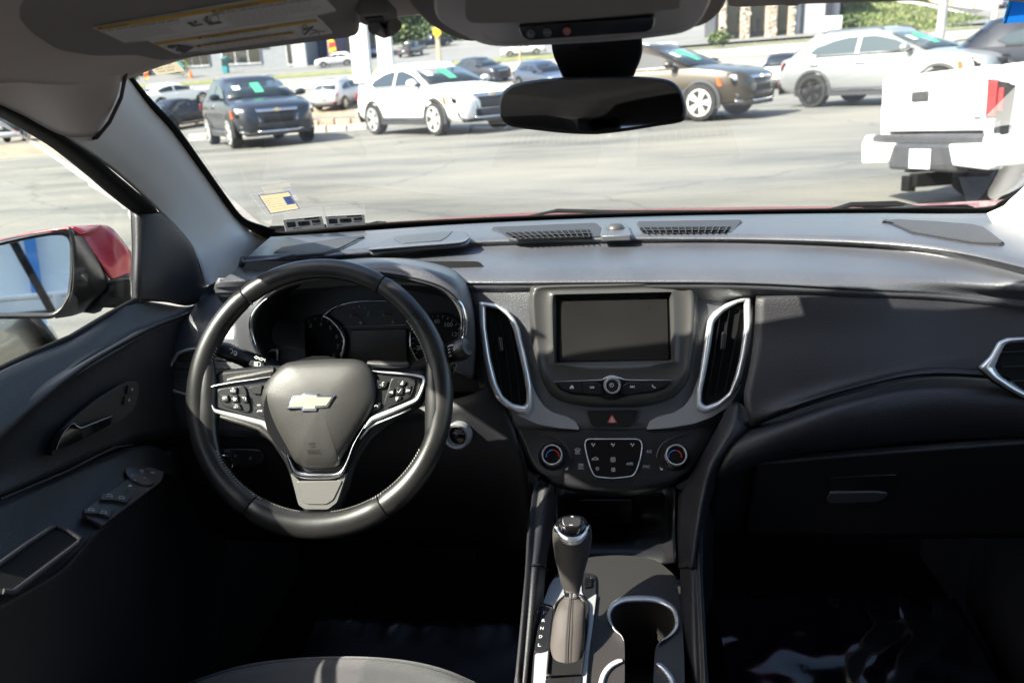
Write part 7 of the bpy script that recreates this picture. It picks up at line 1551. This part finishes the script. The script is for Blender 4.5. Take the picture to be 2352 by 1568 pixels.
flag(754, 84, 130, 100, 'yellow and red feather flag behind the white moving SUV'); flag(331, 148, 178, 96, 'yellow and red feather flag behind the beige service sticker')
g0 = Gd(1008, 130, 92); ysn = thing('yellow_sign', 'yellow sign on a timber pole beside the overhead console', 'sign', g0); t0 = P(1008, 60, 92)
box('sign_pole', (g0.x - .22, g0.y - .2, g0.z), (g0.x + .22, g0.y + .2, t0.z), MWOOD, ysn, .03); poly('sign_face', [V((g0.x + x, g0.y - .3, P(1008, 78, 92).z + z)) for x, z in ((-.4,.6),(.4,.6),(.44,.0),(0,-.45),(-.44,0))], (0,-1,0), .08, mat('sign yellow', (.75,.40,.02), .6), ysn)
def pole(name, lab, px, py0, py1, r, m, Y=None, cap=None):
    g = G(px, py1) if Y is None else Gd(px, py1, Y); t = thing(name, lab, 'pole', g); top = P(px, py0, g.y)
    tube('pole_shaft', [g - V((0,0,.1)), V((g.x, g.y, top.z))], r, m, t, 10); tube('pole_base', [g, g + V((0,0,.25))], r * 1.7, m, t, 10)
    if cap: lathe('pole_cap', V((g.x, g.y, top.z)), (0,0,1), [(r*1.1,0),(r*1.1,.06),(.01,.1)], m, t, 10)
pole('sign_pole', 'thin pole rising left of the mirror mount', 1197, 90, 187, .07, MWOOD, None, True); pole('bollard', 'short rust brown bollard left of the mirror', 1185, 169, 190, .14, mat('rust post', (.20,.07,.04), .8), None, True)
pole('lamp_pole', 'grey lamp pole in front of the grassy bank', 2158, -80, 98, .30, MSTL, 62); pole('utility_pole', 'pale yellow pole at the top right before the blue sticker', 2281, -80, 66, .22, mat('pale pole', (.62,.56,.38), .8), 78); pole('marker_post', 'pale marker post in the road median, above the white and black SUV', 1760, 118, 128, .10, MTANB, None) if False else None
pole('marker_post', 'pale marker post behind the white and black SUV', 1918 - 1, 60, 118, .10, MTANB, 62) if False else None
pole('marker_post', 'pale thin post beside the grass verge, left of the white sign box', 1787, 120 - 0, 108, .1, MTANB, 60) if False else None
g0 = P(1911, 90, 76); z0 = ground(g0.x, g0.y); sbx = thing('sign_box', 'white slab sign standing before the stone pier building', 'sign', V((g0.x, g0.y, z0))); hh = P(1911, 38, 76).z
wd_ = abs(P(1930,60,76).x - P(1895,60,76).x)
box('sign_slab', (g0.x - wd_/2, g0.y - .4, z0 - .2), (g0.x + wd_/2, g0.y + .4, hh), MPOST, sbx, .04); box('slab_face', (g0.x - wd_*.38, g0.y - .46, z0 + .5), (g0.x + wd_*.38, g0.y - .39, hh - .3), MPLT, sbx, .02)
pl_ = thing('roadside_post', 'white roadside sign post with timber foot right of the overhead console', 'sign', G(1640, 86)); g0 = G(1640, 86)
box('post_board', (g0.x - .45, g0.y - .1, g0.z + .9), (g0.x + .45, g0.y + .1, g0.z + 3.4), MPOST, pl_, .03); box('post_leg', (g0.x + .15, g0.y - .1, g0.z), (g0.x + .4, g0.y + .08, g0.z + .9), MWOOD, pl_, .02)
# low white curb wall and debris at the left window
# ------------------------------------------------------------------ dealership building behind the camera, seen in the door mirror
MSD = mat('white metal siding', (.78,.82,.84), .5); MBL2 = mat('blue trim', (.05,.24,.62), .5)
dl_ = thing('service_building', 'white sided service building with blue trim reflected in the door mirror', 'building', V((-7, -9, 0)))
box('wall', (-16, -7.3, -.3), (6, -7, 5.5), MSD, dl_)
for k in range(36): box('siding_rib', (-16 + .6 * k, -6.99, 1.5), (-15.95 + .6 * k, -6.965, 5.4), MWALL, dl_)
box('lower_wall', (-16, -6.96, -.3), (6, -6.9, .75), mat('grey lower wall', (.16,.17,.17), .7), dl_); box('ledge', (-16, -6.95, .75), (6, -6.7, .86), MPLT, dl_)
for x in (-1.95, -4.6, -8): box('blue_trim', (x, -6.95, .9), (x + .10, -6.88, 5.4), MBL2, dl_)
box('roof', (-16.4, -13, 5.5), (6.4, -6.6, 5.8), MROOF, dl_)
rl_ = thing('hand_rail', 'white pipe railing before the service building, reflected in the door mirror', 'railing', V((-4, -4.5, 0)))
tube('top_rail', [V((-8,-4.5,.95)), V((-1.2,-4.5,.95))], .025, MPOST, rl_, 8); tube('diagonal_brace', [V((-2.1,-4.3,2.5)), V((-1.35,-4.3,.3))], .03, MRUB, rl_, 8); tube('diagonal_brace', [V((-1.45,-4.3,2.6)), V((-1.15,-4.3,1.9))], .03, MRUB, rl_, 8)
for x in (-7.5, -5.5, -3.5, -1.5): tube('rail_post', [V((x,-4.5,-.1)), V((x,-4.5,.95))], .04, MPOST, rl_, 8)
